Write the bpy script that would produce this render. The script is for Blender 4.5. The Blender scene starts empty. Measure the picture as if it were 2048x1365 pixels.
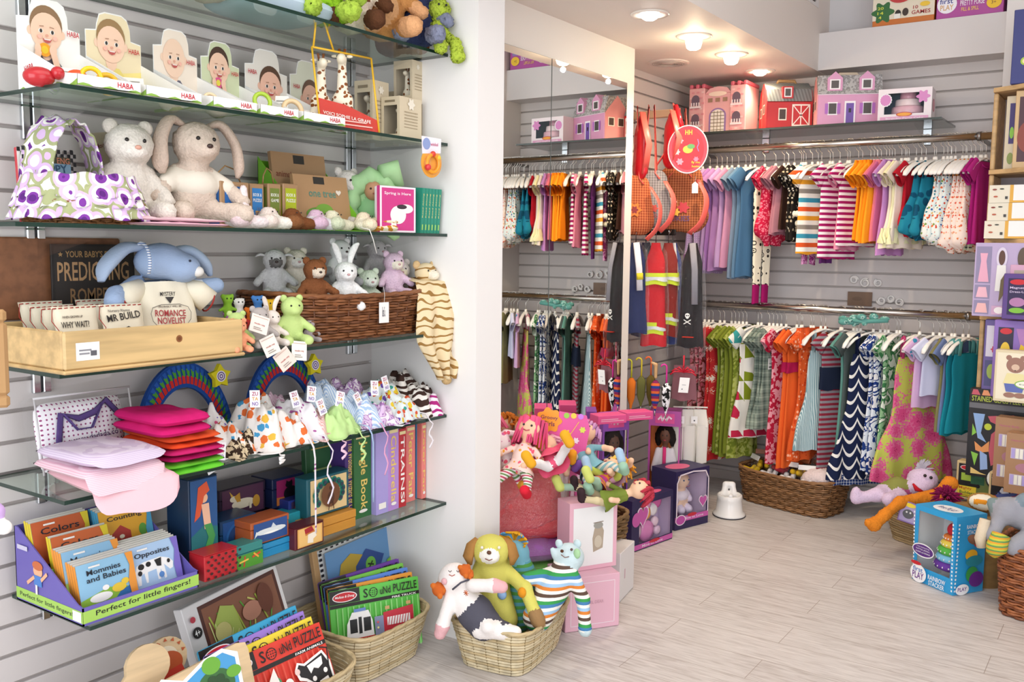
import bpy, math, random
import numpy as np
from mathutils import Vector as V, Matrix, Euler, noise
random.seed(7)
PI=math.pi
SC=bpy.context.scene; COL=SC.collection
# ---------------- camera, world, lights, exposure ----------------
CX,CY,F=1024.0,682.5,1859.97
R3=Matrix(((0.82404051,-0.0661,0.56266171),(0.5664256,0.07697918,-0.82050975),(0.01092139,0.99483927,0.10087396)))
CAM=V((0,0,1.27))
cam=bpy.data.cameras.new('camera'); co=bpy.data.objects.new('camera',cam); COL.objects.link(co)
cam.sensor_width=36; cam.lens=F/2048*36; cam.clip_start=.05
co.matrix_world=Matrix.Translation(CAM)@R3.to_4x4(); SC.camera=co
def P(px,py,x=None,y=None,z=None):
    d=R3@V(((px-CX)/F,-(py-CY)/F,-1))
    i,v=(0,x) if x is not None else ((1,y) if y is not None else (2,z))
    return CAM+d*((v-CAM[i])/d[i])
w=bpy.data.worlds.new('world'); SC.world=w; w.use_nodes=True
w.node_tree.nodes['Background'].inputs[0].default_value=(.93,.95,1,1)
w.node_tree.nodes['Background'].inputs[1].default_value=1.0
SC.view_settings.view_transform='Standard'; SC.view_settings.look='None'; SC.view_settings.gamma=1
SC.view_settings.exposure=0.30
def lamp(kind,name,loc,en,col,size=.1,rot=(0,0,0),size_y=None,spot=None,blend=.5):
    l=bpy.data.lights.new(name,kind); l.energy=en; l.color=col
    if kind=='AREA':
        l.size=size
        if size_y: l.shape='RECTANGLE'; l.size_y=size_y
    else: l.shadow_soft_size=size
    if kind=='SPOT': l.spot_size=spot; l.spot_blend=blend
    o=bpy.data.objects.new(name,l); COL.objects.link(o); o.location=loc; o.rotation_euler=rot
    return o
# daylight through the shop front behind the camera, and two unseen soft lamps at the side and ceiling
lamp('AREA','shop_window_daylight',(-.35,-1.55,1.45),54,(.88,.94,1),2.6,(PI/2*1.0,0,0),2.3)
lamp('AREA','side_fill_light',(1.66,1.0,1.45),24,(.86,.92,1),2.6,(0,PI/2,0),1.9)  # lamp added at the windowless right wall to brighten the left shelves
lamp('AREA','ceiling_soft_light',(-.6,1.4,2.85),20,(1,.97,.93),1.6,(0,0,0),2.6)  # unseen soft lamp standing in for front ceiling lights, no skylight here

# ---------------- helpers ----------------
def lin(c): return c/12.92 if c<=.04045 else ((c+.055)/1.055)**2.4
def hx(h):
    h=h.lstrip('#')
    if len(h)==3: h=''.join(c*2 for c in h)
    return tuple(lin(int(h[i:i+2],16)/255) for i in (0,2,4))+(1,)
_M={}
ORD='first second third fourth fifth sixth seventh eighth ninth tenth eleventh twelfth thirteenth fourteenth'.split()
def sock(n,*names):
    for k in names:
        if k in n.inputs: return n.inputs[k]
def M(c,kind='p',rough=None):
    """plain colour materials: p print/card, c cloth, f fur, g gloss, m metal, w wood, k knit"""
    key=(c,kind,rough)
    if key in _M: return _M[key]
    m=bpy.data.materials.new('mat_'+kind+'_'+c.strip('#')); m.use_nodes=True; _M[key]=m
    nt=m.node_tree; b=nt.nodes['Principled BSDF']; b.inputs['Base Color'].default_value=hx(c)
    m.diffuse_color=hx(c)
    ro={'p':.45,'c':.9,'f':1,'g':.18,'m':.25,'w':.5,'k':.95,'x':.85}[kind] if rough is None else rough
    b.inputs['Roughness'].default_value=ro
    if kind=='m': b.inputs['Metallic'].default_value=1
    if kind in 'cfk': 
        b.inputs['Specular IOR Level'].default_value=.15
    if kind in 'cfkw':
        tc=nt.nodes.new('ShaderNodeTexCoord'); no=nt.nodes.new('ShaderNodeTexNoise'); bu=nt.nodes.new('ShaderNodeBump')
        no.inputs['Scale'].default_value={'c':260,'f':190,'k':320,'w':30}[kind]
        no.inputs['Detail'].default_value=3
        src=tc.outputs['Object']
        if kind in 'wk':
            mp=nt.nodes.new('ShaderNodeMapping'); mp.inputs['Scale'].default_value=(.12,1,1.2) if kind=='w' else (.5,.5,1.4)
            nt.links.new(src,mp.inputs[0]); src=mp.outputs[0]
        nt.links.new(src,no.inputs['Vector']); nt.links.new(no.outputs[0],bu.inputs['Height'])
        bu.inputs['Strength'].default_value={'c':.25,'f':.5,'k':.5,'w':.15}[kind]; bu.inputs['Distance'].default_value={'c':.001,'f':.006,'k':.002,'w':.001}[kind]
        nt.links.new(bu.outputs[0],b.inputs['Normal'])
        if kind in 'fw':
            mx=nt.nodes.new('ShaderNodeMix'); mx.data_type='RGBA'
            c2=[min(1,v*(.88 if kind=='f' else .72)) for v in hx(c)[:3]]+[1]
            mx.inputs[6].default_value=c2; mx.inputs[7].default_value=hx(c)
            cr=nt.nodes.new('ShaderNodeMapRange'); cr.inputs[1].default_value=.35; cr.inputs[2].default_value=.6
            nt.links.new(no.outputs[0],cr.inputs[0]); nt.links.new(cr.outputs[0],mx.inputs[0]); nt.links.new(mx.outputs[2],b.inputs['Base Color'])
    return m
def clear(name='clear_film',tint='ffffff',amt=.95,rough=.08):
    key=(name,tint,amt)
    if key in _M: return _M[key]
    m=bpy.data.materials.new(name); m.use_nodes=True; nt=m.node_tree; _M[key]=m
    nt.nodes.remove(nt.nodes['Principled BSDF']); out=nt.nodes['Material Output']; b=nt.nodes.new('ShaderNodeBsdfGlossy'); b.inputs['Roughness'].default_value=rough
    tr=nt.nodes.new('ShaderNodeBsdfTransparent'); tr.inputs[0].default_value=hx(tint)
    fr=nt.nodes.new('ShaderNodeFresnel'); fr.inputs[0].default_value=1.35
    ma=nt.nodes.new('ShaderNodeMath'); ma.operation='ADD'; ma.inputs[1].default_value=max(0,1-amt-.05); ma.use_clamp=True
    mx=nt.nodes.new('ShaderNodeMixShader')
    ge_=nt.nodes.new('ShaderNodeNewGeometry'); m2=nt.nodes.new('ShaderNodeMath'); m2.operation='SUBTRACT'; m2.inputs[0].default_value=1; m3=nt.nodes.new('ShaderNodeMath'); m3.operation='MULTIPLY'; nt.links.new(ge_.outputs['Backfacing'],m2.inputs[1]); nt.links.new(m2.outputs[0],m3.inputs[0]); nt.links.new(fr.outputs[0],m3.inputs[1]); nt.links.new(m3.outputs[0],ma.inputs[0]); nt.links.new(ma.outputs[0],mx.inputs[0]); nt.links.new(tr.outputs[0],mx.inputs[1]); nt.links.new(b.outputs[0],mx.inputs[2]); nt.links.new(mx.outputs[0],out.inputs[0])
    if name.startswith('crinkle'):
        no=nt.nodes.new('ShaderNodeTexNoise'); no.inputs['Scale'].default_value=28; no.inputs['Detail'].default_value=4
        bu=nt.nodes.new('ShaderNodeBump'); bu.inputs['Strength'].default_value=1; bu.inputs['Distance'].default_value=.02
        nt.links.new(no.outputs[0],bu.inputs['Height']); nt.links.new(bu.outputs[0],b.inputs['Normal'])
    return m
class NT:
    def __init__(s,name,rough=.9):
        s.m=bpy.data.materials.new(name); s.m.use_nodes=True; s.t=s.m.node_tree; s.b=s.t.nodes['Principled BSDF']
        s.b.inputs['Roughness'].default_value=rough; s.b.inputs['Specular IOR Level'].default_value=.2
        s.co=s.t.nodes.new('ShaderNodeTexCoord').outputs['Object']
    def n(s,k,**a):
        n=s.t.nodes.new('ShaderNode'+k)
        for q,v in a.items(): setattr(n,q,v)
        return n
    def put(s,i,v):
        if isinstance(v,bpy.types.NodeSocket): s.t.links.new(v,i)
        else: i.default_value=v
    def math(s,op,a,b=0,c=0):
        n=s.n('Math',operation=op); s.put(n.inputs[0],a); s.put(n.inputs[1],b); s.put(n.inputs[2],c); return n.outputs[0]
    def xyz(s):
        n=s.n('SeparateXYZ'); s.t.links.new(s.co,n.inputs[0]); return n.outputs
    def ramp(s,f,cols,pos=None,interp='CONSTANT'):
        n=s.n('ValToRGB'); cr=n.color_ramp; cr.interpolation=interp; k=len(cols)
        pos=pos or [i/k for i in range(k)]
        while len(cr.elements)<k: cr.elements.new(.5)
        for e,p,c in zip(cr.elements,pos,cols): e.position=p; e.color=hx(c) if isinstance(c,str) else c
        s.put(n.inputs[0],f); return n.outputs[0]
    def mix(s,f,a,b):
        n=s.n('Mix',data_type='RGBA'); s.put(n.inputs[0],f); s.put(n.inputs[6],hx(a) if isinstance(a,str) else a); s.put(n.inputs[7],hx(b) if isinstance(b,str) else b); return n.outputs[2]
    def scaled(s,sc):
        n=s.n('Mapping'); n.inputs['Scale'].default_value=sc; s.t.links.new(s.co,n.inputs[0]); return n.outputs[0]
    def noise(s,scale,detail=2,vec=None,dist=0):
        n=s.n('TexNoise'); n.inputs['Scale'].default_value=scale; n.inputs['Detail'].default_value=detail; n.inputs['Distortion'].default_value=dist
        s.put(n.inputs['Vector'],vec or s.co); return n.outputs[0]
    def vor(s,scale,rand=1,vec=None,feature='F1'):
        n=s.n('TexVoronoi',feature=feature); n.inputs['Scale'].default_value=scale; n.inputs['Randomness'].default_value=rand; s.put(n.inputs['Vector'],vec or s.co); return n
    def bump(s,h,st,di):
        n=s.n('Bump'); n.inputs['Strength'].default_value=st; n.inputs['Distance'].default_value=di; s.put(n.inputs['Height'],h); s.t.links.new(n.outputs[0],s.b.inputs['Normal'])
    def done(s,col): s.put(s.b.inputs['Base Color'],col); return s.m
def pat(kind,*cols,s=1.0,t=.35):
    """procedural cloth patterns in the object's own coordinates"""
    key=(kind,cols,s,t)
    if key in _M: return _M[key]
    N=NT('cloth_'+kind); x,y,z=N.xyz()
    def fr(v): return N.math('FRACT',N.math('ADD',v,50.0))
    if kind=='str': c=N.ramp(fr(N.math('MULTIPLY',z,1/s)),cols)
    elif kind=='vstr': c=N.ramp(fr(N.math('MULTIPLY',N.math('ADD',x,N.math('MULTIPLY',y,.6)),1/s)),cols)
    elif kind=='scal':
        a=N.math('ABSOLUTE',N.math('SINE',N.math('MULTIPLY',x,PI/(s*1.15))))
        c=N.ramp(fr(N.math('MULTIPLY',N.math('SUBTRACT',z,N.math('MULTIPLY',N.math('POWER',a,.8),-s*.8)),1/s)),cols,[0,t])
    elif kind=='dots':
        v=N.vor(1/s,0 if t<.3 else .8,vec=N.scaled((1,.0,1))); c=N.ramp(v.outputs['Distance'],[cols[1],cols[0]],[0,t])
    elif kind=='flor':
        v=N.vor(1/s,.9); c0=N.ramp(v.outputs['Color'],list(cols[1:])); c=N.mix(N.math('LESS_THAN',N.math('ADD',v.outputs['Distance'],N.math('MULTIPLY',N.noise(3/s),.35)),t+.16),cols[0],c0)
    elif kind=='blob': c=N.ramp(N.noise(1/s,1,dist=1.2),list(cols),[0]+[.44+.1*i*(t/.35) for i in range(len(cols)-1)])
    elif kind=='ring': v=N.vor(1/s,.45,vec=N.scaled((1,1,1))); c=N.ramp(v.outputs['Distance'],list(cols),[0]+[.17+.13*i for i in range(len(cols)-1)])
    elif kind=='plaid':
        a=N.ramp(fr(N.math('MULTIPLY',z,1/s)),[cols[0],cols[1],cols[0],cols[2]],[0,.3,.5,.85]); b=N.ramp(fr(N.math('MULTIPLY',x,1/s)),[cols[0],cols[2],cols[0],cols[1]],[0,.25,.55,.8]); c=N.mix(.5,a,b)
    elif kind=='zebra':
        c=N.ramp(fr(N.math('MULTIPLY',N.math('ADD',z,N.math('MULTIPLY',N.noise(.5/s,1),s*2.2)),1/s)),cols,[0,t if t>.4 else .5])
    elif kind=='tri':
        a=fr(N.math('MULTIPLY',N.math('ADD',x,N.math('MULTIPLY',z,.8)),1/s)); b=fr(N.math('MULTIPLY',z,.8/s)); v=N.vor(1/s,.25); c=N.mix(N.math('GREATER_THAN',a,b),cols[0],N.ramp(v.outputs['Color'],list(cols[1:])))
    elif kind=='mum':
        v=N.vor(1/s,.8); w_=N.vor(9/s,1); c=N.ramp(N.math('ADD',v.outputs['Distance'],N.math('MULTIPLY',w_.outputs['Distance'],.45)),list(cols),([0,.2,.52,.62] if t<.5 else [0,.3,.6,.79])[:len(cols)])
    elif kind=='speck': c=N.ramp(N.noise(1/s,3),list(cols),[0]+[.5+.08*i for i in range(len(cols)-1)])
    N.bump(N.noise(220,2),.2,.001)
    _M[key]=N.done(c); return _M[key]
def mm(c):
    """a colour string 'c:ff0000' or 'ff0000' or a material"""
    if not isinstance(c,str): return c
    if len(c)>2 and c[1]==':': return M(c[2:],c[0])
    return M(c)
I4=Matrix.Identity(4)
def TR(x=0,y=0,z=0,rz=0,rx=0,ry=0,s=1):
    return Matrix.Translation((x,y,z))@Matrix.Rotation(math.radians(rz),4,'Z')@Matrix.Rotation(math.radians(rx),4,'X')@Matrix.Rotation(math.radians(ry),4,'Y')@Matrix.Scale(s,4)
def cr(pts,k=4):
    'smooth a control polyline'
    P_=[V(p) for p in pts]; P_=[P_[0]*2-P_[1]]+P_+[P_[-1]*2-P_[-2]]; o=[]
    for i in range(1,len(P_)-2):
        a,b,c,d=P_[i-1:i+3]
        for j in range(k): t=j/k; o.append(.5*((2*b)+(c-a)*t+(2*a-5*b+4*c-d)*t*t+(3*b-a-3*c+d)*t**3))
    return o+[P_[-2]]
def crr(r,k=4): return [q.x for q in cr([(x,0,0) for x in r],k)]
class MB:
    def __init__(s): s.v=[];s.f=[];s.mi=[];s.sm=[];s.mats=[]
    def idx(s,m):
        m=mm(m)
        if m not in s.mats: s.mats.append(m)
        return s.mats.index(m)
    def add(s,vs,fs,m,T=None,sm=True):
        o=len(s.v); k=s.idx(m)
        s.v.extend([tuple(T@V(p)) for p in vs] if T is not None else [tuple(p) for p in vs])
        s.f.extend([tuple(i+o for i in f) for f in fs]); s.mi.extend([k]*len(fs)); s.sm.extend([sm]*len(fs)); return s
    def box(s,a,b,m,T=None):
        (x0,y0,z0),(x1,y1,z1)=a,b
        vs=[(x0,y0,z0),(x1,y0,z0),(x1,y1,z0),(x0,y1,z0),(x0,y0,z1),(x1,y0,z1),(x1,y1,z1),(x0,y1,z1)]
        return s.add(vs,[(3,2,1,0),(4,5,6,7),(0,1,5,4),(1,2,6,5),(2,3,7,6),(3,0,4,7)],m,T,False)
    def rbox(s,a,b,m,T=None,r=.004):
        """box with chamfered edges"""
        (x0,y0,z0),(x1,y1,z1)=a,b; r=min(r,(x1-x0)*.45,(y1-y0)*.45,(z1-z0)*.45); vs=[];ix={}
        for i,x in enumerate((x0,x1)):
            for j,y in enumerate((y0,y1)):
                for k,z in enumerate((z0,z1)):
                    sx,sy,sz=(1,-1)[i],(1,-1)[j],(1,-1)[k]
                    for q,(dx,dy,dz) in enumerate(((0,1,1),(1,0,1),(1,1,0))):
                        ix[i,j,k,q]=len(vs); vs.append((x+sx*r*dx,y+sy*r*dy,z+sz*r*dz))
        f=[]
        for i in (0,1):
            q=[ix[i,0,0,0],ix[i,1,0,0],ix[i,1,1,0],ix[i,0,1,0]]; f.append(q if i else q[::-1])
            q=[ix[0,i,0,1],ix[1,i,0,1],ix[1,i,1,1],ix[0,i,1,1]]; f.append(q[::-1] if i else q)
            q=[ix[0,0,i,2],ix[1,0,i,2],ix[1,1,i,2],ix[0,1,i,2]]; f.append(q if i else q[::-1])
        for i in (0,1):
            for j in (0,1):
                f.append([ix[i,j,0,0],ix[i,j,1,0],ix[i,j,1,1],ix[i,j,0,1]]); f.append([ix[i,0,j,0],ix[i,1,j,0],ix[i,1,j,2],ix[i,0,j,2]]); f.append([ix[0,i,j,1],ix[1,i,j,1],ix[1,i,j,2],ix[0,i,j,2]])
                for k in (0,1): f.append([ix[i,j,k,0],ix[i,j,k,1],ix[i,j,k,2]])
        c=V(((x0+x1)/2,(y0+y1)/2,(z0+z1)/2)); g=[]
        for q in f:
            p=[V(vs[t]) for t in q]; n=(p[1]-p[0]).cross(p[2]-p[0]); m_=sum(p,V())/len(p)
            g.append(q if n.dot(m_-c)>0 else q[::-1])
        return s.add(vs,g,m,T,False)
    def tube(s,pts,r,m,n=8,T=None,closed=False,flat=1.0,cap=True):
        pts=[V(p) for p in pts]; k=len(pts); rs=r if isinstance(r,(list,tuple)) else [r]*k; vs=[];fs=[]
        up=None
        for i,p in enumerate(pts):
            a=pts[(i-1)%k] if (i or closed) else p; b=pts[(i+1)%k] if (i<k-1 or closed) else p
            d=(b-a).normalized() if (b-a).length>1e-9 else V((0,0,1))
            if up is None: up=V((0,0,1)) if abs(d.z)<.9 else V((0,1,0))
            sd=d.cross(up)
            if sd.length<1e-4: sd=d.orthogonal()
            sd.normalize(); up=sd.cross(d).normalized()
            for j in range(n):
                t=2*PI*j/n; vs.append(p+sd*math.cos(t)*rs[i]+up*math.sin(t)*rs[i]*flat)
        for i in range(k if closed else k-1):
            for j in range(n):
                a=i*n+j;b=i*n+(j+1)%n;c=((i+1)%k)*n; fs.append((a,b,c+(j+1)%n,c+j))
        if cap and not closed: fs.append(tuple(range(n))[::-1]); fs.append(tuple((k-1)*n+j for j in range(n)))
        return s.add(vs,fs,m,T,True)
    def ball(s,c,r,m,nu=14,nv=10,T=None,rot=None):
        r=(r,r,r) if not isinstance(r,(tuple,list)) else r; Q=Matrix.Translation(c)@(rot.to_4x4() if rot else I4); Q=(T@Q) if T is not None else Q
        vs=[(0,0,-r[2])];fs=[]
        for i in range(1,nv):
            p=PI*i/nv
            for j in range(nu): t=2*PI*j/nu; vs.append((r[0]*math.sin(p)*math.cos(t),r[1]*math.sin(p)*math.sin(t),-r[2]*math.cos(p)))
        vs.append((0,0,r[2])); L=len(vs)-1
        for j in range(nu):
            fs.append((0,1+(j+1)%nu,1+j)); a=1+(nv-2)*nu; fs.append((a+j,a+(j+1)%nu,L))
            for i in range(nv-2): a=1+i*nu; b=a+nu; fs.append((a+j,a+(j+1)%nu,b+(j+1)%nu,b+j))
        return s.add(vs,fs,m,Q,True)
    def lathe(s,prof,m,n=24,T=None,sx=1,sy=1,wob=None):
        vs=[];fs=[];k=len(prof)
        for i,(r,z) in enumerate(prof):
            for j in range(n):
                t=2*PI*j/n; q=wob(t,i) if wob else 1; vs.append((r*q*math.cos(t)*sx,r*q*math.sin(t)*sy,z))
        for i in range(k-1):
            for j in range(n): a=i*n;b=a+n; fs.append((a+j,a+(j+1)%n,b+(j+1)%n,b+j))
        if prof[0][0]>1e-5: fs.append(tuple(range(n))[::-1])
        if prof[-1][0]>1e-5: fs.append(tuple((k-1)*n+j for j in range(n)))
        return s.add(vs,fs,m,T,True)
    def prism(s,poly,y0,y1,m,T=None,sm=False):
        """outline in local x,z extruded along y"""
        n=len(poly); vs=[(x,y0,z) for x,z in poly]+[(x,y1,z) for x,z in poly]
        fs=[tuple(range(n)),tuple(range(n,2*n))[::-1]]+[(i,i+n,(i+1)%n+n,(i+1)%n) for i in range(n)]
        return s.add(vs,fs,m,T,sm)
    def grid(s,fn,nu,nv,m,T=None,thick=0,closed_u=False):
        vs=[];fs=[]
        for i in range(nu+1):
            for j in range(nv+1): vs.append(V(fn(i/nu,j/nv)))
        w=nv+1; top=[]
        for i in range(nu):
            for j in range(nv): top.append((i*w+j,(i+1)*w+j,(i+1)*w+j+1,i*w+j+1))
        if thick:
            ns=[V() for _ in vs]
            for f in top:
                n=(vs[f[2]]-vs[f[0]]).cross(vs[f[3]]-vs[f[1]])
                for q in f: ns[q]+=n
            L=len(vs); vs+= [v-n.normalized()*thick for v,n in zip(vs[:L],ns)]
            fs=top+[tuple(q+L for q in f[::-1]) for f in top]
            ed=[(i*w,(i+1)*w) for i in range(nu)]+[((i+1)*w+nv,i*w+nv) for i in range(nu)]+[(j+1,j) for j in range(nv)]+[(nu*w+j,nu*w+j+1) for j in range(nv)]
            fs+=[(b,a,a+L,b+L) for a,b in ed]
        else: fs=top
        return s.add(vs,fs,m,T,True)
    def build(s,name,parent=None,T=None):
        me=bpy.data.meshes.new(name); me.from_pydata(s.v,[],s.f); 
        for m in s.mats: me.materials.append(m)
        me.polygons.foreach_set('material_index',s.mi); me.polygons.foreach_set('use_smooth',s.sm); me.update()
        o=bpy.data.objects.new(name,me); COL.objects.link(o)
        if parent: o.parent=parent
        if T is not None: o.matrix_local=T
        return o
def tag(o,label,cat,group=None,kind=None):
    o['label']=label; o['category']=cat
    if group: o['group']=group
    if kind: o['kind']=kind
    return o
def thing(name,label,cat,T=None,group=None):
    o=bpy.data.objects.new(name,None); o.empty_display_size=.05; COL.objects.link(o)
    if T is not None: o.matrix_world=T
    return tag(o,label,cat,group)
def struct(name,mb):
    o=mb.build(name); o['kind']='structure'; return o
def copy_tree(o,T,label=None,kids=None):
    kids=kids or KIDS(o); c=o.copy(); COL.objects.link(c); c.matrix_world=T
    if label: c['label']=label
    def rec(a,b):
        for ch in KIDS(a):
            d=ch.copy(); COL.objects.link(d); d.parent=b; rec(ch,d)
    rec(o,c); return c
def KIDS(o): return [c for c in COL.objects if c.parent==o]
# ---------- prints: flat artwork on a face ----------
_T={}
def text_mesh(s,shear=0,font_off=.0):
    k=(s,shear,font_off)
    if k not in _T:
        cu=bpy.data.curves.new('t','FONT'); cu.body=s; cu.resolution_u=2; cu.shear=shear; cu.offset=font_off; cu.fill_mode='FRONT'
        o=bpy.data.objects.new('t',cu); me=o.to_mesh()
        vs=[(v.co.x,v.co.y) for v in me.vertices]; fs=[tuple(p.vertices) for p in me.polygons]
        o.to_mesh_clear(); bpy.data.objects.remove(o); bpy.data.curves.remove(cu)
        xs=[a for a,b in vs]; ys=[b for a,b in vs]; x0,x1,y0,y1=min(xs),max(xs),min(ys),max(ys)
        _T[k]=([((a-x0)/(x1-x0+1e-9),(b-y0)/(y1-y0+1e-9)) for a,b in vs],fs)
    return _T[k]
class Face:
    """a local 2D frame (0..1 x 0..1) on a flat surface, w x h metres"""
    def __init__(s,o,u,v,w,h): s.o=V(o);s.u=V(u).normalized();s.v=V(v).normalized();s.n=s.u.cross(s.v);s.w=w;s.h=h
    def pt(s,x,y,l): return s.o+s.u*(x*s.w)+s.v*(y*s.h)+s.n*(.0006+.0003*l)
def wobble_shape(cx,cy,rx,ry,n,k,a): return [(cx+rx*(1+a*math.cos(k*t))*math.cos(t),cy+ry*(1+a*math.cos(k*t))*math.sin(t)) for t in [2*PI*i/n for i in range(n)]]
def heart(cx,cy,rx,ry):
    return [(cx+rx*.0625*16*math.sin(t)**3,cy+ry*.0625*(13*math.cos(t)-5*math.cos(2*t)-2*math.cos(3*t)-math.cos(4*t))) for t in [2*PI*i/24 for i in range(24)]]
def starp(cx,cy,rx,ry,n=5,q=.45,a0=PI/2): return [(cx+rx*(1 if i%2==0 else q)*math.cos(a0+PI*i/n),cy+ry*(1 if i%2==0 else q)*math.sin(a0+PI*i/n)) for i in range(2*n)]
def pr(mb,fc,items,l0=0):
    """r x y w h col | e cx cy rx ry col | c cx cy r(width frac) col | p pts col | t text x y w h col [angle] [shear] | l pts width col | s/h/fl star, heart, flower"""
    for l,it in enumerate(items):
        k=it[0]; L=l0+l
        if k=='r': _,x,y,w_,h_,c=it; pts=[(x,y),(x+w_,y),(x+w_,y+h_),(x,y+h_)]
        elif k=='e': _,x,y,a,b,c=it; pts=[(x+a*math.cos(2*PI*i/24),y+b*math.sin(2*PI*i/24)) for i in range(24)]
        elif k=='c': _,x,y,a,c=it; b=a*fc.w/fc.h; pts=[(x+a*math.cos(2*PI*i/24),y+b*math.sin(2*PI*i/24)) for i in range(24)]
        elif k=='p': _,pts,c=it
        elif k=='h': _,x,y,a,b,c=it; pts=heart(x,y,a,b)
        elif k=='s': _,x,y,a,c=it[:5]; pts=starp(x,y,a,a*fc.w/fc.h,*(it[5:] or ()))
        elif k=='fl': _,x,y,a,c=it; pts=wobble_shape(x,y,a,a*fc.w/fc.h,36,6,.22)
        elif k=='sc': _,x,y,a,b,c=it; pts=wobble_shape(x,y,a,b,60,15,.05)
        elif k=='l':
            _,lp,wd,c=it; 
            for (ax,ay),(bx,by) in zip(lp,lp[1:]):
                A=V((ax*fc.w,ay*fc.h)); B=V((bx*fc.w,by*fc.h)); d=(B-A); 
                if d.length<1e-6: continue
                n=V((-d.y,d.x)).normalized()*wd*fc.w/2; e=d.normalized()*wd*fc.w*.3
                q=[A-n-e,B-n+e,B+n+e,A+n-e]; mb.add([fc.pt(p.x/fc.w,p.y/fc.h,L) for p in q],[(0,1,2,3)],c,sm=False)
            continue
        elif k=='t':
            _,s,x,y,w_,h_,c=it[:7]; ang=math.radians(it[7]) if len(it)>7 else 0; sh=it[8] if len(it)>8 else 0
            vs,fs=text_mesh(s,sh,.012); asp=fc.w/fc.h; ca,sa=math.cos(ang),math.sin(ang); q=[]
            for a,b in vs:
                dx=a*w_*fc.w; dy=b*h_*fc.h; q.append(fc.pt(x+(dx*ca-dy*sa)/fc.w,y+(dx*sa+dy*ca)/fc.h,L))
            mb.add(q,fs,c,sm=False); continue
        mb.add([fc.pt(a,b,L) for a,b in pts],[tuple(range(len(pts)))],c,sm=False)
    return mb
def logo(x,y,w,h,txt='Melissa & Doug'): return [('e',x+w/2,y+h/2,w/2,h/2,'f6eef0'),('e',x+w/2,y+h/2,w*.46,h*.42,'c8202c'),('t',txt,x+w*.1,y+h*.36,w*.8,h*.3,'ffffff',0,.3)]
def sides(w,d,h): return dict(front=Face((-w/2,-d/2,0),(1,0,0),(0,0,1),w,h),back=Face((w/2,d/2,0),(-1,0,0),(0,0,1),w,h),left=Face((-w/2,d/2,0),(0,-1,0),(0,0,1),d,h),right=Face((w/2,-d/2,0),(0,1,0),(0,0,1),d,h),top=Face((-w/2,-d/2,h),(1,0,0),(0,1,0),w,d))
def carton(name,label,cat,T,w,d,h,col,group=None,r=.002,**faces):
    """closed box with printed faces: box body plus one print part"""
    b=MB().rbox((-w/2,-d/2,0),(w/2,d/2,h),col,r=r); S=sides(w,d,h)
    if not faces: return tag(b.build(name,T=T),label,cat,group)
    t=thing(name,label,cat,T,group); b.build('box_body',t); p=MB()
    for k,it in faces.items(): pr(p,S[k],it)
    p.build('printed_artwork',t); return t
def winbox(name,label,cat,T,w,d,h,col,win,group=None,inner=None,back=None,side_win=None,**faces):
    """window box: card shell with an opening in the front (and optionally top/right), clear film, print. win=(x0,z0,x1,z1) fractions"""
    t=thing(name,label,cat,T,group); c=.002; b=MB()
    x0,z0,x1,z1=win; X0,X1=-w/2,w/2; a0,a1=X0+x0*w,X0+x1*w; Z0,Z1=z0*h,z1*h; y=-d/2
    bk=back or col
    b.box((X0,y,0),(X1,d/2,c),col); b.box((X0,d/2-c,c),(X1,d/2,h),col); b.box((X0+c,d/2-2*c,c),(X1-c,d/2-c,h-c),bk); b.box((X0,y,h-c),(X1,d/2-c,h),col)
    b.box((X0,y,c),(X0+c,d/2-c,h-c),col)
    if side_win:
        b.box((X1-c,y,c),(X1,d/2-c,Z0),col); b.box((X1-c,y,Z1),(X1,d/2-c,h-c),col); b.box((X1-c,d/2-.25*d,Z0),(X1,d/2-c,Z1),col)
    else: b.box((X1-c,y,c),(X1,d/2-c,h-c),col)
    b.box((X0+c,y+c,c),(X0+2*c,d/2-2*c,h-c),bk); b.box((X0+2*c,y+c,c),(X1-c,d/2-2*c,2*c),bk); b.box((X0+2*c,y+c,h-2*c),(X1-c,d/2-2*c,h-c),bk)
    if not side_win: b.box((X1-2*c,y+c,2*c),(X1-c,d/2-2*c,h-2*c),bk)
    for p,q in (((X0+c,y,c),(a0,y+c,h-c)),((a1,y,c),(X1-c,y+c,h-c)),((a0,y,c),(a1,y+c,Z0)),((a0,y,Z1),(a1,y+c,h-c))):
        if q[0]-p[0]>1e-5 and q[2]-p[2]>1e-5: b.box(p,q,col)
    b.build('box_body',t); MB().box((a0+.0005,y+c*.4,Z0),(a1-.0005,y+c*.7,Z1),clear()).build('clear_window',t)
    if faces:
        p=MB(); S=sides(w,d,h)
        for k,it in faces.items(): pr(p,S[k],it)
        p.build('printed_artwork',t)
    return t
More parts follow.
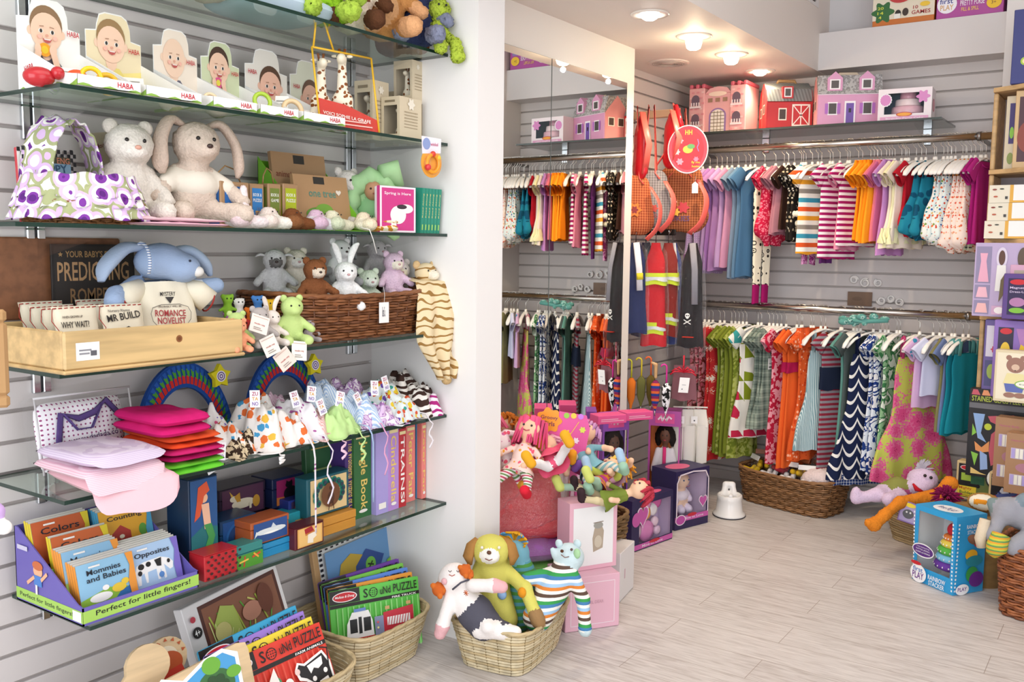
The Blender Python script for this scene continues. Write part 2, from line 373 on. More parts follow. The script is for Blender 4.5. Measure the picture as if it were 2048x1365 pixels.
# ---------- smooth blended bodies (surface nets over a distance field) ----------
def _rc(p,a,b,ra,rb):
    a=np.array(a,float);b=np.array(b,float);ab=b-a;L=ab@ab+1e-12; t=np.clip(((p-a)@ab)/L,0,1)
    return np.linalg.norm(p-a-t[...,None]*ab,axis=-1)-(ra+(rb-ra)*t)
def blend(parts,res=.005,k=.008,fuzz=0,seed=0):
    """parts: ('c',a,b,ra,rb,col) tapered limb | ('e',centre,radii,col[,rot3]); returns verts, faces, per-face colour"""
    lo=np.full(3,1e9);hi=-lo
    for q in parts:
        if q[0]=='c': A=np.array([q[1],q[2]],float); r=max(q[3],q[4]); lo=np.minimum(lo,A.min(0)-r); hi=np.maximum(hi,A.max(0)+r)
        else: A=np.array(q[1],float); r=max(q[2]); lo=np.minimum(lo,A-r); hi=np.maximum(hi,A+r)
    lo-=res*3+k;hi+=res*3+k; n=np.ceil((hi-lo)/res).astype(int)+1
    g=np.stack(np.meshgrid(*[lo[i]+res*np.arange(n[i]) for i in range(3)],indexing='ij'),-1)
    D=np.full(g.shape[:3],1e3); B=np.full(D.shape,1e3); C=np.zeros(D.shape,int)
    for i,q in enumerate(parts):
        if q[0]=='c': d=_rc(g,q[1],q[2],q[3],q[4])
        else:
            r=np.array(q[2],float); p=g-np.array(q[1],float)
            if len(q)>4: p=p@np.array(Euler([math.radians(a) for a in q[4]]).to_matrix())
            k0=np.linalg.norm(p/r,axis=-1); k1=np.linalg.norm(p/(r*r),axis=-1)+1e-9; d=k0*(k0-1)/k1
        h=np.clip(.5+.5*(D-d)/k,0,1); nd=D*(1-h)+d*h-k*h*(1-h); C[d<B]=i; B=np.minimum(B,d); D=nd
    s=D<0; nx,ny,nz=D.shape
    cell=np.zeros((nx-1,ny-1,nz-1,3)); cnt=np.zeros((nx-1,ny-1,nz-1))
    def sl(a,o): return a[o[0]:nx-1+o[0],o[1]:ny-1+o[1],o[2]:nz-1+o[2]]
    cs=[(i,j,l) for i in (0,1) for j in (0,1) for l in (0,1)]
    for a in cs:
        for ax in range(3):
            if a[ax]==0:
                b=list(a);b[ax]=1;b=tuple(b); da=sl(D,a);db=sl(D,b); cr=(da<0)!=(db<0)
                t=np.where(cr,da/np.where(cr,da-db,1),0)
                pos=np.array(a,float)*np.ones(da.shape+(3,)); pos[...,ax]+=t; cell+=np.where(cr[...,None],pos,0); cnt+=cr
    act=cnt>0; idx=-np.ones(cnt.shape,int); idx[act]=np.arange(act.sum())
    vv=cell[act]/cnt[act][:,None]+np.argwhere(act); verts=lo+vv*res
    fs=[];ci=[]
    for ax in range(3):
        o1=[0,0,0];o1[ax]=1; a=s[:nx-o1[0],:ny-o1[1],:nz-o1[2]]; b=s[o1[0]:,o1[1]:,o1[2]:]; E=np.argwhere(a!=b)
        u,v=(ax+1)%3,(ax+2)%3
        E=E[(E[:,u]>0)&(E[:,v]>0)&(E[:,u]<D.shape[u]-1)&(E[:,v]<D.shape[v]-1)]
        def at(du,dv): q=E.copy(); q[:,u]-=du; q[:,v]-=dv; return idx[q[:,0],q[:,1],q[:,2]]
        q=np.stack([at(1,1),at(0,1),at(0,0),at(1,0)],1); ins=s[E[:,0],E[:,1],E[:,2]]; q[~ins]=q[~ins][:,::-1]
        fs.append(q); ci.append(C[E[:,0],E[:,1],E[:,2]])
    fs=np.concatenate(fs); ci=np.concatenate(ci); ok=(fs>=0).all(1); fs=fs[ok]; ci=ci[ok]
    if fuzz:
        rs=np.random.RandomState(seed); verts=verts+rs.normal(0,fuzz,verts.shape)
    cols=[q[5] if q[0]=='c' else q[3] for q in parts]
    return verts.tolist(),fs.tolist(),[cols[i] for i in ci]
def blob(mb,parts,res=.005,k=.008,fuzz=0,T=None,seed=0):
    v,f,c=blend(parts,res,k,fuzz,seed); o=len(mb.v)
    mb.v.extend([tuple(T@V(p)) for p in v] if T is not None else [tuple(p) for p in v])
    cm={x:mb.idx(x) for x in set(c)}
    mb.f.extend([tuple(i+o for i in q) for q in f]); mb.mi.extend([cm[x] for x in c]); mb.sm.extend([True]*len(f)); return mb
# ======================= ROOM =======================
XW,YR,YB,XP,XM,ZC,XS,XR=-2.151,2.3,4.855,-1.712,-1.948,2.145,-1.42,-.6
paint=M('e9e4e0','p',.55); paint_w=M('efe9e2','p',.5)
def floor_mat():
    N=NT('vinyl_plank_floor',.42); N.b.inputs['Specular IOR Level'].default_value=.35
    br=N.n('TexBrick'); br.offset=.37; br.inputs['Scale'].default_value=1; br.inputs['Brick Width'].default_value=.92; br.inputs['Row Height'].default_value=.152; br.inputs['Mortar Size'].default_value=.0012; br.inputs['Mortar Smooth'].default_value=.3
    br.inputs['Color1'].default_value=(0,0,0,1); br.inputs['Color2'].default_value=(1,1,1,1); br.inputs['Mortar'].default_value=(.5,.5,.5,1); N.put(br.inputs['Vector'],N.co)
    g1=N.noise(9,5,N.scaled((.9,9,1)),.8); g2=N.noise(60,4,N.scaled((.35,7,1))); g3=N.noise(3,2)
    a=N.math('ADD',N.math('MULTIPLY',g1,.75),N.math('MULTIPLY',g2,.45)); a=N.math('ADD',a,N.math('MULTIPLY',br.outputs['Color'],.07)); a=N.math('ADD',a,N.math('MULTIPLY',g3,.14))
    c=N.ramp(a,['9c938d','b9b0ab','ccc5c1','ddd7d3'],[.42,.55,.68,.9],'LINEAR')
    c=N.mix(br.outputs['Fac'],c,'9c8e84'); N.bump(N.math('SUBTRACT',g2,N.math('MULTIPLY',br.outputs['Fac'],1.5)),.12,.002)
    return N.done(c)
def wall_mat():
    N=NT('slat_paint',.5); c=N.mix(N.noise(2.5,3),'d3ccca','dbd5d3'); return N.done(c)
SL=wall_mat()
struct('floor',MB().box((-2.4,-1.6,-.05),(1.8,5.1,0),floor_mat()))
PITCH=.0722
def slats(u0,u1,z1,phase,place):
    b=MB(); b.box((u0,.013,0),(u1,.05,z1),M('b9b1ad','p',.8)); z=phase-PITCH
    while z<z1:
        a=max(0,z+.0046); c=min(z1,z+PITCH-.0046)
        if c-a>.004: b.rbox((u0,0,a),(u1,.02,c),SL,r=.0015)
        z+=PITCH
    b2=MB(); b2.mats=b.mats; b2.v=[place(*p) for p in b.v]; b2.f=b.f; b2.mi=b.mi; b2.sm=b.sm; return b2
struct('wall_left',slats(-.2,YR,2.6,.0124,lambda u,d,z:(XW-d,u,z)))
struct('wall_left_alcove',slats(3.776,YB+.02,ZC,.0124,lambda u,d,z:(XW-d,u,z)))
struct('wall_back',slats(XW,XR,ZC+.02,.002,lambda u,d,z:(u,YB+d,z)))
struct('wall_pillar',MB().box((-2.3,YR,0),(XP,2.437,2.9),M('f2efec','p',.5)))
struct('wall_mirror_side',MB().box((-2.3,2.437,0),(XM,3.776,ZC),paint_w))
struct('ceiling_low',MB().box((-2.3,1.9,ZC),(XS,YB+.1,2.9),M('e7ded6','p',.6)))
struct('ceiling',MB().box((-2.3,-1.6,2.9),(1.8,5.1,3.0),paint))
struct('beam_back',MB().box((XS,4.70,2.148),(XR,YB,2.325),M('d8d3d1','p',.5)))
struct('wall_back_upper',MB().box((XS,YB,2.165),(1.8,5.0,2.9),M('d0cecf','p',.6)))
struct('wall_back_right',MB().box((-.2,YB,0),(1.8,5.0,2.165),paint))
struct('trim_1',MB().box((XR,4.67,0),(-.2,5.0,2.9),paint))
struct('wall_right',MB().box((1.75,-1.6,0),(1.85,5.1,2.9),paint))
struct('wall_left_front',MB().box((-2.3,-1.6,0),(-2.2,-.2,2.9),paint))
struct('wall_left_upper',MB().box((-2.3,-.2,2.6),(XW,YR,2.9),paint))
struct('baseboard_back',MB().rbox((XW,YB-.012,0),(XR,YB+.02,.05),M('cfc8c3'),r=.002))
# mirrors
mir=bpy.data.materials.new('mirror_silver'); mir.use_nodes=True; b_=mir.node_tree.nodes['Principled BSDF']
b_.inputs['Base Color'].default_value=(.88,.9,.88,1); b_.inputs['Metallic'].default_value=1; b_.inputs['Roughness'].default_value=.0
for (y0,y1,lb) in ((2.4385,3.079,'tall frameless wall mirror panel beside the white pillar'),(3.083,3.70,'tall frameless wall mirror panel nearer the pink backpacks')):
    t=thing('wall_mirror',lb,'mirror',TR(XM+.0005,(y0+y1)/2,.51),'frameless mirror panels on the side wall'); h=(y1-y0)/2
    MB().box((0,-h,0),(.005,h,1.477),M('6c6f6c','g')).build('mirror_backing',t); MB().box((.0052,-h+.001,.001),(.0058,h-.001,1.476),mir).build('mirror_glass',t)
# recessed lamps
def em(name,col,st):
    m=bpy.data.materials.new(name); m.use_nodes=True; b=m.node_tree.nodes['Principled BSDF']; b.inputs['Emission Color'].default_value=col; b.inputs['Emission Strength'].default_value=st; b.inputs['Base Color'].default_value=(.9,.9,.9,1); return m
bulb_w=em('bulb_warm',(1,.83,.55,1),14); bulb_n=em('bulb_neutral',(1,.93,.82,1),14)
for i,(x,y,lb,drop) in enumerate(((-1.618,3.25,'recessed ceiling spotlight nearest the white pillar top',.012),(-1.626,3.676,'recessed ceiling spotlight with bulb dropped lowest, above the mirror end',.045),(-1.628,4.097,'recessed ceiling spotlight above the red backpacks, third along',.035),(-1.657,4.55,'recessed ceiling spotlight just above the red toy barn',.012))):
    t=thing('recessed_spotlight',lb,'ceiling light',TR(x,y,ZC),'recessed ceiling spotlights')
    MB().lathe([(.045,-.001),(.047,-.005),(.07,-.005),(.073,-.002),(.073,0)],M('f3ece2','g'),32).build('trim_ring',t)
    MB().lathe([(.001,-.012-drop),(.018,-.010-drop),(.028,-.004-drop),(.034,-.001-drop*.6),(.036,-.001)],bulb_w if i else bulb_n,24).build('bulb',t)
    lamp('SPOT','spot_light',(x,y,ZC-.016-drop*1.1),(13,13,13,6)[i] if i else 12,(1,.80,.55) if i else (1,.9,.76),.012,(0,0,0),spot=2.6,blend=.7)
    if i in (1,2): lamp('POINT','bulb_glow',(x,y,ZC-.03-drop),.9,(1,.78,.48),.012)
t=thing('ceiling_speaker','round white speaker grille in the low ceiling','speaker',TR(-1.955,4.135,ZC))
b=MB().lathe([(.001,-.004),(.02,-.005),(.022,-.003),(.07,-.004),(.09,-.005),(.098,-.002),(.098,0)],M('ddd2ca'),40); b.build('grille',t)
p=MB()
for r in (.035,.045,.055,.065,.075): p.tube([(r*math.cos(a),r*math.sin(a),-.005) for a in [2*PI*i/40 for i in range(40)]],.0016,M('c4b8b0'),5,closed=True)
p.build('grille_ring',t)
# air vent on the soffit side
v=P(1602,-6,x=XS); t=thing('air_vent','white louvred air vent on the side of the dropped ceiling','vent',TR(XS,v.y,v.z+.02))
MB().box((0,-.22,-.015),(.004,.26,.0),M('e8e4e1')).box((0,-.22,0),(.004,-.15,.16),M('e8e4e1')).box((0,.21,0),(.004,.26,.16),M('e8e4e1')).box((0,-.22,.16),(.004,.26,.19),M('e8e4e1')).build('vent_frame',t)
b=MB().box((.0002,-.15,0),(.001,.21,.16),M('3a3836'))
for i in range(9): b.box((.001,-.15,.006+i*.018),(.006,.21,.012+i*.018),M('8d8784'))
b.build('louvres',t)
# glass shelves
gl=clear('shelf_glass','edf5f0',.93,.02); ge=M('16332a','g'); chrome=M('c9cdd0','m',.18); steel=M('8d8a88','m',.3)
acr=clear('acrylic','ffffff',.8,.05)
ZS=[1.857,1.587,1.308,1.0,.735,.449]
names=['topmost','second from the top','third from the top, at eye level','fourth from the top, holding the wooden crate','fifth from the top, holding folded clothes','lowest, holding the book display tray']
for z,nm in zip(ZS,names):
    t=thing('glass_shelf','long glass wall shelf on brackets, '+nm,'shelf',TR(0,0,z),'glass shelves on the left wall'); y0=[.92,1.054,.953,1.03,1.03,1.076][ZS.index(z)]
    b=MB().box((XW+.004,y0,-.009),(-1.826,YR-.002,0),gl); 
    b.mi=[0]*6; k=b.idx(ge); b.mi[2]=b.mi[3]=b.mi[5]=b.mi[4]=k
    b.build('glass_panel',t)
    for yb_ in (1.165,2.20):
        c=MB().rbox((XW-.002,yb_-.022,-.085),(XW+.012,yb_-.003,-.0095),chrome,r=.002).rbox((XW-.002,yb_+.003,-.085),(XW+.012,yb_+.022,-.0095),chrome,r=.002).box((XW-.002,yb_-.003,-.085),(XW+.004,yb_+.003,-.0095),M('4a4a4c','m',.4))
        br=c.build('bracket',t)
        MB().add([(XW+.012,yb_,-.0095),(-1.86,yb_,-.0095),(-1.86,yb_,-.022),(XW+.012,yb_,-.08)],[(0,1,2,3)],acr,sm=False).build('bracket_arm',br)
# shelf and rails on the back wall
t=thing('glass_shelf','glass shelf on the back wall carrying toy houses','shelf',TR(0,0,1.86))
b=MB().box((XW+.004,4.5,-.009),(-.81,YB-.002,0),clear('smoked_shelf_glass','c9d2cc',.7,.03)); b.mi=[0]*6; k=b.idx(M('3b4440','g')); b.mi[2]=b.mi[3]=b.mi[5]=k; b.build('glass_panel',t)
for xb in (-1.72,-.93):
    br=MB().rbox((xb-.02,YB-.012,-.085),(xb+.02,YB+.002,-.0095),chrome,r=.002).build('bracket',t)
    MB().add([(xb,YB-.012,-.0095),(xb,4.54,-.0095),(xb,4.54,-.02),(xb,YB-.012,-.08)],[(0,1,2,3)],acr,sm=False).build('bracket_arm',br)
YRL=4.55
for z,nm in ((1.772,'upper'),(.985,'lower')):
    t=thing('clothes_rail','long chrome clothes rail, '+nm+' of the two on the back wall','rail',TR(0,0,z),'chrome clothes rails on the back wall')
    x1=-.61
    MB().tube([(XW+.02,YRL,0),(x1,YRL,0)],.0165,M('b9b3ac','m',.22),20).build('rail_tube',t)
    for xb in (-2.0,-.66): MB().box((xb-.006,YRL,-.014),(xb+.006,YB+.002,.002),steel).tube([(xb-.008,YRL,0),(xb+.008,YRL,0)],.020,steel,20).build('rail_bracket',t)
# ======================= CLOTHES ON THE RAILS =======================
WHT=M('f3efe8','g',.3)
def hanger_proto():
    t=thing('clothes_hanger','proto','hanger')
    h=[(.0,0,-.10),(0,0,-.04),(0,0.012,-.032),(0,.0205,-.012)]+[(0,.0205*math.cos(a),.0205*math.sin(a)) for a in [PI*i/10 for i in range(0,9)]]
    MB().tube([(0,y,z) for _,y,z in h],.0019,M('c4c1bc','m',.3),6).build('hook',t)
    b=MB()
    for s in (-1,1):
        b.tube([(0,0,-.098),(s*.02,0,-.098),(s*.06,0,-.110),(s*.10,0,-.130),(s*.125,0,-.152),(s*.137,0,-.168)],[.008,.010,.010,.011,.013,.008],WHT,10,flat=.55)
    b.tube([(0,0,-.08),(0,0,-.108)],[.006,.010],WHT,8)
    b.build('hanger_body',t); return t
HP=hanger_proto(); HK=KIDS(HP); hanger_first=[True]
def hanger(T,label,group):
    if hanger_first[0]: hanger_first[0]=False; HP.matrix_world=T; HP['label']=label; HP['group']=group; return HP
    c=copy_tree(HP,T,label,HK); c['group']=group; return c
def lerp(tab,z):
    for (a,va),(b,vb) in zip(tab,tab[1:]):
        if z<=b: t=(z-a)/(b-a+1e-9); t=max(0,min(1,t)); t=t*t*(3-2*t); return va+(vb-va)*t
    return tab[-1][1]
def loft(mb,z0,z1,hw,th,m,seed=0,cx=0,fa=.006,fk=5,n=40,nz=22,T=None,taper=0,cy=0):
    """hollow hanging cloth tube; hw, th tables over depth below z0"""
    rs=random.Random(seed); ph=rs.uniform(0,6.28); ph2=rs.uniform(0,6.28); L=z1-z0; vs=[];fs=[]
    for i in range(nz+1):
        u=i/nz; z=-(z0+L*u); W=lerp(hw,u); t=lerp(th,u)
        for j in range(n):
            a=2*PI*j/n; c=math.cos(a); s_=math.sin(a); x=W*math.copysign(abs(c)**.8,c)
            f=fa*(.25+.75*u)*(math.sin(fk*x/.1+ph+u*.8)+.5*math.sin(fk*1.9*x/.1+ph2)); 
            vs.append((cx(u)+x if callable(cx) else cx+x,cy+t*math.copysign(abs(s_)**.7,s_)+f,z+(.004*math.sin(7*x/.1+ph) if i==nz else 0)))
    for i in range(nz):
        for j in range(n): a=i*n;b=a+n; fs.append((a+j,a+(j+1)%n,b+(j+1)%n,b+j)[::-1])
    return mb.add(vs,fs,m,T,True)
def ribbon(mb,pts,w,m,th=.0012,T=None):
    """flat band along pts, wide in local x,z plane"""
    return mb.tube(pts,w/2,m,8,T,flat=max(.15,th*2/w))
def garment(name,label,cat,T,kind,L,w,mat,group=None,seed=0,m2=None,m3=None,trims=()):
    t=thing(name,label,cat,T,group); m2=m2 or mat; m3=m3 or m2; rs=random.Random(seed); th=[(0,.006),(.3,.010),(1,.016)]; top=.112; L=L+.022
    b=MB(); W=w/2
    if kind=='dress': loft(b,top,L,[(0,W*.50),(.10,W*.74),(.24,W*.68),(.42,W*.66),(1,W*1.06)],[(0,.005),(.3,.010),(1,.022)],mat,seed,fa=.007)
    elif kind=='sheath': loft(b,top,L,[(0,W*.50),(.10,W*.74),(.3,W*.66),(1,W*.84)],th,mat,seed,fa=.006)
    elif kind=='tee': loft(b,top,L,[(0,W*.48),(.12,W*.76),(.3,W*.74),(1,W*.78)],th,mat,seed,fa=.004)
    elif kind=='tank': loft(b,top+.055,L,[(0,W*.60),(.15,W*.68),(.4,W*.62),(1,W*.8)],th,mat,seed,fa=.005)
    elif kind=='strap': loft(b,top+.085,L,[(0,W*.52),(.12,W*.60),(.35,W*.62),(1,W*1.12)],[(0,.006),(.4,.014),(1,.026)],mat,seed,fa=.009)
    elif kind=='leg':
        loft(b,top+.0,top+.12,[(0,W*.55),(1,W*.6)],[(0,.008),(1,.012)],mat,seed,fa=.003)
        for s in (-1,1): loft(b,top+.11,L,[(0,W*.31),(.5,W*.25),(1,W*.2)],[(0,.011),(1,.008)],mat,seed+s,cx=s*W*.29,fa=.004,n=20)
    elif kind=='romper':
        loft(b,top,L,[(0,W*.5),(.2,W*.72),(.5,W*.75),(.8,W*.98),(1,W*.5)],[(0,.006),(.5,.016),(.85,.026),(1,.012)],mat,seed,fa=.007,fk=7)
    elif kind=='bubble':
        loft(b,top+.06,L,[(0,W*.55),(.2,W*.6),(.6,W*.9),(.88,W*1.0),(1,W*.6)],[(0,.006),(.4,.018),(.85,.034),(1,.014)],mat,seed,fa=.010,fk=6)
    b.build('garment_body' if kind!='leg' else 'legging_body',t)
    if kind in('dress','tee','sheath','romper'):
        for s in (-1,1):
            c=MB(); loft(c,0,.095 if kind!='tee' else .085,[(0,.030),(1,.042)],[(0,.010),(1,.013)],m2,seed+s,fa=.003,n=18,nz=8,T=Matrix.Translation((s*W*.60,0,-top-.006))@Matrix.Rotation(s*-.75,4,'Y')); c.build('sleeve',t)
    if kind in('tank','strap','bubble'):
        for s in (-1,1):
            c=MB(); x=W*.42; ribbon(c,[(s*x,-.006,-top-.062-(.03 if kind=='strap' else 0)),(s*x*.98,-.009,-top+.0),(s*x*.95,0,-top+.012),(s*x*.98,.009,-top),(s*x,.006,-top-.062-(.03 if kind=='strap' else 0))],.014 if kind!='tank' else .026,m2); c.build('shoulder_strap',t)
    if kind in('tee','dress','sheath'):
        c=MB(); c.tube([(W*.38*math.cos(a),-.0075*(1 if a>PI else -1) if 0 else .0075*math.sin(a)*1.4,-top-.004-.022*max(0,math.sin(-a))) for a in [2*PI*i/20 for i in range(20)]],.0035,m3,6,closed=True); c.build('neckband',t)
    for tr in trims:
        if tr[0]=='band': # z0,z1 fraction, mat, name
            _,z0,z1,mt,nm,wf=tr; c=MB(); loft(c,z0,z1,[(0,W*wf),(1,W*wf*1.03)],[(0,.019),(1,.022)],mt,seed,fa=.006,nz=6); c.build(nm,t)
        elif tr[0]=='ruffle':
            _,z0,z1,mt,wf=tr; c=MB(); loft(c,z0,z1,[(0,W*wf),(1,W*wf*1.15)],[(0,.013),(1,.022)],mt,seed+5,fa=.013,fk=13,nz=8); c.build('ruffle',t)
        elif tr[0]=='cuff':
            for s in (-1,1): c=MB(); loft(c,L-.006,L+tr[1],[(0,W*.2),(1,W*.19)],[(0,.010),(1,.010)],tr[2],seed,cx=s*W*.29,fa=.002,n=20,nz=5); c.build('ankle_cuff',t)
        elif tr[0]=='btn':
            for k in range(tr[1]): MB().ball((tr[3],-.022,-tr[2]-k*.045),(.006,.003,.006),tr[4],8,6).build('button',t)
        elif tr[0]=='tag': c=MB(); x,z,cl=tr[1:]; c.box((x-.018,-.034,-z-.055),(x+.018,-.033,-z),cl); c.tube([(x,-.033,-z),(x,-.015,-z+.05)],.0007,M('e9e5df'),5); pr(c,Face((x-.018,-.034,-z-.055),(1,0,0),(0,0,1),.036,.055),[('r',.15,.15,.7,.12,'555555'),('r',.15,.5,.5,.07,'8a8a8a')]); c.build('price_tag',t)
        elif tr[0]=='pom':
            for dx,dz in ((-.02,0),(.03,-.012),(.0,-.045)): MB().ball((dx-W*.4,-.02,-tr[1]+dz),.016,tr[2],10,8).build('pompom',t)
    return t
def tagcard(T,label,group,col='f4f1ea',w=.035,h=.055,items=None):
    t=thing('price_tag',label,'tag',T,group); MB().rbox((-w/2,-.0006,-h),(w/2,.0006,0),col,r=.0004).build('tag_card',t)
    MB().tube([(0,0,-.003),(.003,0,.02),(0,.002,.045)],.0006,M('e9e5df'),5).build('tag_string',t)
    p=MB(); pr(p,Face((-w/2,-.0008,-h),(1,0,0),(0,0,1),w,h),items or [('r',.15,.15,.7,.12,'555555'),('r',.15,.45,.5,.06,'8a8a8a'),('r',.15,.6,.6,.06,'8a8a8a')]); p.build('tag_print',t); return t
ST=lambda *c,s=.05:pat('str',*c,s=s)
def hang(rail,px0,px1,n,kind,L,w,mat,desc,cat='dress',tilt=20,m2=None,m3=None,trims=(),name=None,vary=None,dz=0):
    z=1.772 if rail=='upper' else .985; yp=290 if rail=='upper' else 615
    for i in range(n):
        px=px0+(px1-px0)*(i+.5)/n; X=P(px,yp,y=YRL-.03).x; sd=int(px*7+n); rs=random.Random(sd); tl=tilt+rs.uniform(-2,2)
        mt=mat[i%len(mat)] if isinstance(mat,(list,tuple)) else mat
        od=(ORD[i]+' of '+str(n)+' ') if n>1 else ''; ds=' '.join(desc.split()[:8]); lab=ds if n>1 else desc
        T=TR(X,YRL,z+dz,rz=90-tl); g='garments on the '+rail+' clothes rail'
        if n>1 and not vary: g=desc[:50]+' group'
        garment(name or cat.replace(' ','_'),lab+(', '+od+'from left' if n>1 else '')+', '+rail+' rail',cat,T,kind,L+rs.uniform(-.012,.012)*(n>1),w,mt,g if n>1 else None,sd,m2,m3,trims)
        hanger(T,'white hanger with '+od+' '.join(desc.split()[:5])+', '+rail+' rail','hangers with '+desc+' on the '+rail+' rail')
def spare(rail,px0,px1,n):
    z=1.772 if rail=='upper' else .985
    for i in range(n):
        X=P(px0+(px1-px0)*(i+.5)/n,290 if rail=='upper' else 615,y=YRL-.03).x
        hanger(TR(X,YRL,z,rz=72),'white hanger squeezed between packed clothes, '+ORD[i]+' from left on '+rail+' rail','extra hangers on the '+rail+' rail')
lil=M('b795c4','c'); pur=M('9460a8','c'); mau=M('a9747f','c'); slb=M('5d7c98','c'); mag=M('9c1560','c'); org=M('ee8a16','c'); ros=M('d9737f','c'); crm=M('ece4cf','c'); red=M('b41c2c','c')
U='upper'
hang(U,1395,1424,2,'sheath',.60,.27,pat('dots','b99cc9','d9c7e2',s=.012,t=.2),'pale lilac dotted long dress with purple hem','dress',trims=[('band',.53,.605,M('9a5aa6','c'),'hem_band',.84)])
hang(U,1426,1466,4,'sheath',.585,.27,[lil,M('a877b8','c'),M('b384bb','c')],'plain lilac long sleeveless dress')
hang(U,1468,1480,1,'sheath',.57,.26,M('c98fae','c'),'dusty pink long dress beside the lilac dresses')
hang(U,1484,1512,3,'sheath',.62,.27,[M('76889e','c'),slb,M('43698c','c')],'slate blue long dress')
hang(U,1518,1536,1,'leg',.66,.24,pat('ring','2c2622','efe6cf','2c2622','efe6cf',s=.03),'cream leggings printed with black rings and magenta cuffs','leggings',trims=[('cuff',.09,mag)])
hang(U,1538,1560,1,'romper',.46,.27,pat('dots','c01c40','e8788c',s=.010,t=.45),'crimson patterned baby romper with gathered hem','romper')
hang(U,1562,1578,2,'sheath',.40,.24,[M('a86f7c','c'),mau],'dusty mauve cotton top',cat='top')
hang(U,1581,1592,1,'sheath',.38,.24,M('3a241c','c'),'dark brown short top','top')
hang(U,1596,1614,2,'tee',.44,.26,pat('flor','1f1a17','e9dfc8','b8a88a',s=.02),'black and cream floral dress with pompoms',trims=[('pom',.33,crm)])
hang(U,1617,1628,1,'leg',.55,.20,pat('blob','a64a86','d69ac4','8e2f74',s=.03),'magenta swirl printed leggings','leggings')
hang(U,1632,1650,1,'tee',.50,.32,ST('f1ece2','d8582a','f1ece2','3d93ad','f1ece2','8e867c','f1ece2','e09a2c',s=.17),'white dress with orange, turquoise and grey stripes',tilt=38)
hang(U,1655,1661,1,'leg',.545,.16,M('5b2a68','c'),'deep purple leggings behind the multicoloured striped dress','leggings')
hang(U,1670,1686,1,'tee',.52,.30,ST('a31c62','f4ebea',s=.026),'magenta and white striped long dress, left one of two',tilt=30)
hang(U,1694,1702,1,'sheath',.48,.24,M('d98ba4','c'),'plain rose pink dress between two magenta striped dresses')
hang(U,1706,1724,1,'tee',.46,.30,ST('a31c62','f4ebea',s=.026),'magenta and white striped dress beside the orange tops',tilt=30)
hang(U,1736,1764,4,'sheath',.44,.28,[org,M('f09a24','c')],'orange ruffled cotton top',cat='top',trims=[('ruffle',.09,.16,org,.8)])
hang(U,1768,1780,2,'sheath',.44,.26,[ros,M('c9658c','c')],'rose coloured ruffled top',cat='top',trims=[('ruffle',.09,.15,ros,.75)])
hang(U,1784,1792,1,'sheath',.50,.26,M('bd86c0','c'),'lilac ruffled dress beside the cream dresses',trims=[('ruffle',.09,.15,M('bd86c0','c'),.75)])
hang(U,1798,1820,3,'dress',.47,.26,[M('e9d9c9','c'),M('eae3b5','c')],'cream cotton dress with gathered hem',trims=[('ruffle',.40,.47,M('e8e2b4','c'),1.0)])
hang(U,1826,1836,1,'romper',.42,.22,red,'plain red romper','romper')
hang(U,1842,1876,2,'bubble',.42,.28,pat('dots','1f7f97','0f4f6c',s=.045,t=.42),'teal bubble dress with big dark dots',tilt=26,m2=M('1d6f86','c'))
hang(U,1882,1914,4,'bubble',.46,.26,[pat('flor','e6e6df','2f7f90','d9652f','7c9a4a',s=.016),pat('flor','d9e4e2','3a5fa0','c8432f','e6b23c',s=.014)],'white dress with small blue and orange flowers')
hang(U,1920,1954,4,'bubble',.48,.26,pat('flor','f0dcd0','e2804a','d8624a','e6b08c',s=.014),'white dress with small peach flowers',m2=M('ef8f2e','c'),trims=[('tag',-.06,.44,'e4ecd2')])
hang(U,1959,1975,2,'sheath',.46,.22,[M('a81f74','c'),M('b12a7c','c')],'plain magenta dress at the end of the rail')
spare(U,1560,1975,14)
Lr='lower'
hang(Lr,1402,1426,3,'sheath',.76,.28,[pat('blob','c2586a','7a3028','d98a94',s=.05),pat('blob','b83a50','d98a90','5e2420',s=.04)],'dusty pink dress with brown leaf print')
hang(Lr,1432,1450,2,'sheath',.78,.28,pat('mum','c22c30','f0e6d8','d8502e','c22c30',s=.06),'orange and cream dress with retro daisy print')
hang(Lr,1456,1494,5,'sheath',.74,.28,[M('75802a','c'),pat('blob','6c7a26','8f9a3c','a9b060',s=.03),M('7f8a30','c')],'olive green cotton dress')
hang(Lr,1504,1522,1,'dress',.64,.30,pat('tri','ece8e0','3f9c9a','c2284a','7f8c22','ece8e0','d8622a',s=.075),'white dress with large coloured triangles',tilt=32)
hang(Lr,1532,1556,3,'dress',.58,.28,pat('plaid','77857a','4c5a54','a5b0a0',s=.04),'grey green plaid dress',trims=[('ruffle',.12,.19,M('17161c','c'),.72),('tag',-.05,.25,'f0eeea')])
hang(Lr,1564,1576,1,'sheath',.75,.28,pat('speck','b81c3c','e8a0ac',s=.02),'crimson dress with white vine print')
hang(Lr,1586,1608,2,'sheath',.76,.28,M('e8662c','c'),'long orange dress with magenta waist band',trims=[('band',.26,.31,M('a8184a','c'),'waist_band',.72)])
hang(Lr,1617,1628,2,'dress',.72,.26,pat('flor','dd5c28','f2b090','c8401c',s=.018),'orange printed ruffle dress',trims=[('ruffle',.09,.18,M('dc5a2c','c'),.8)])
hang(Lr,1640,1658,1,'strap',.66,.30,pat('vstr','cfe0e0','7fa3ac',s=.007),'pale blue fine striped strap dress',tilt=34,m2=M('9fbcc2','c'))
hang(Lr,1672,1694,1,'tee',.75,.30,ST('8c2a3c','8f8a90',s=.024),'red and grey striped dress with navy band',tilt=34,m2=ST('8c2a3c','8f8a90',s=.024),trims=[('band',.27,.38,M('1c2438','c'),'waist_band',.80)])
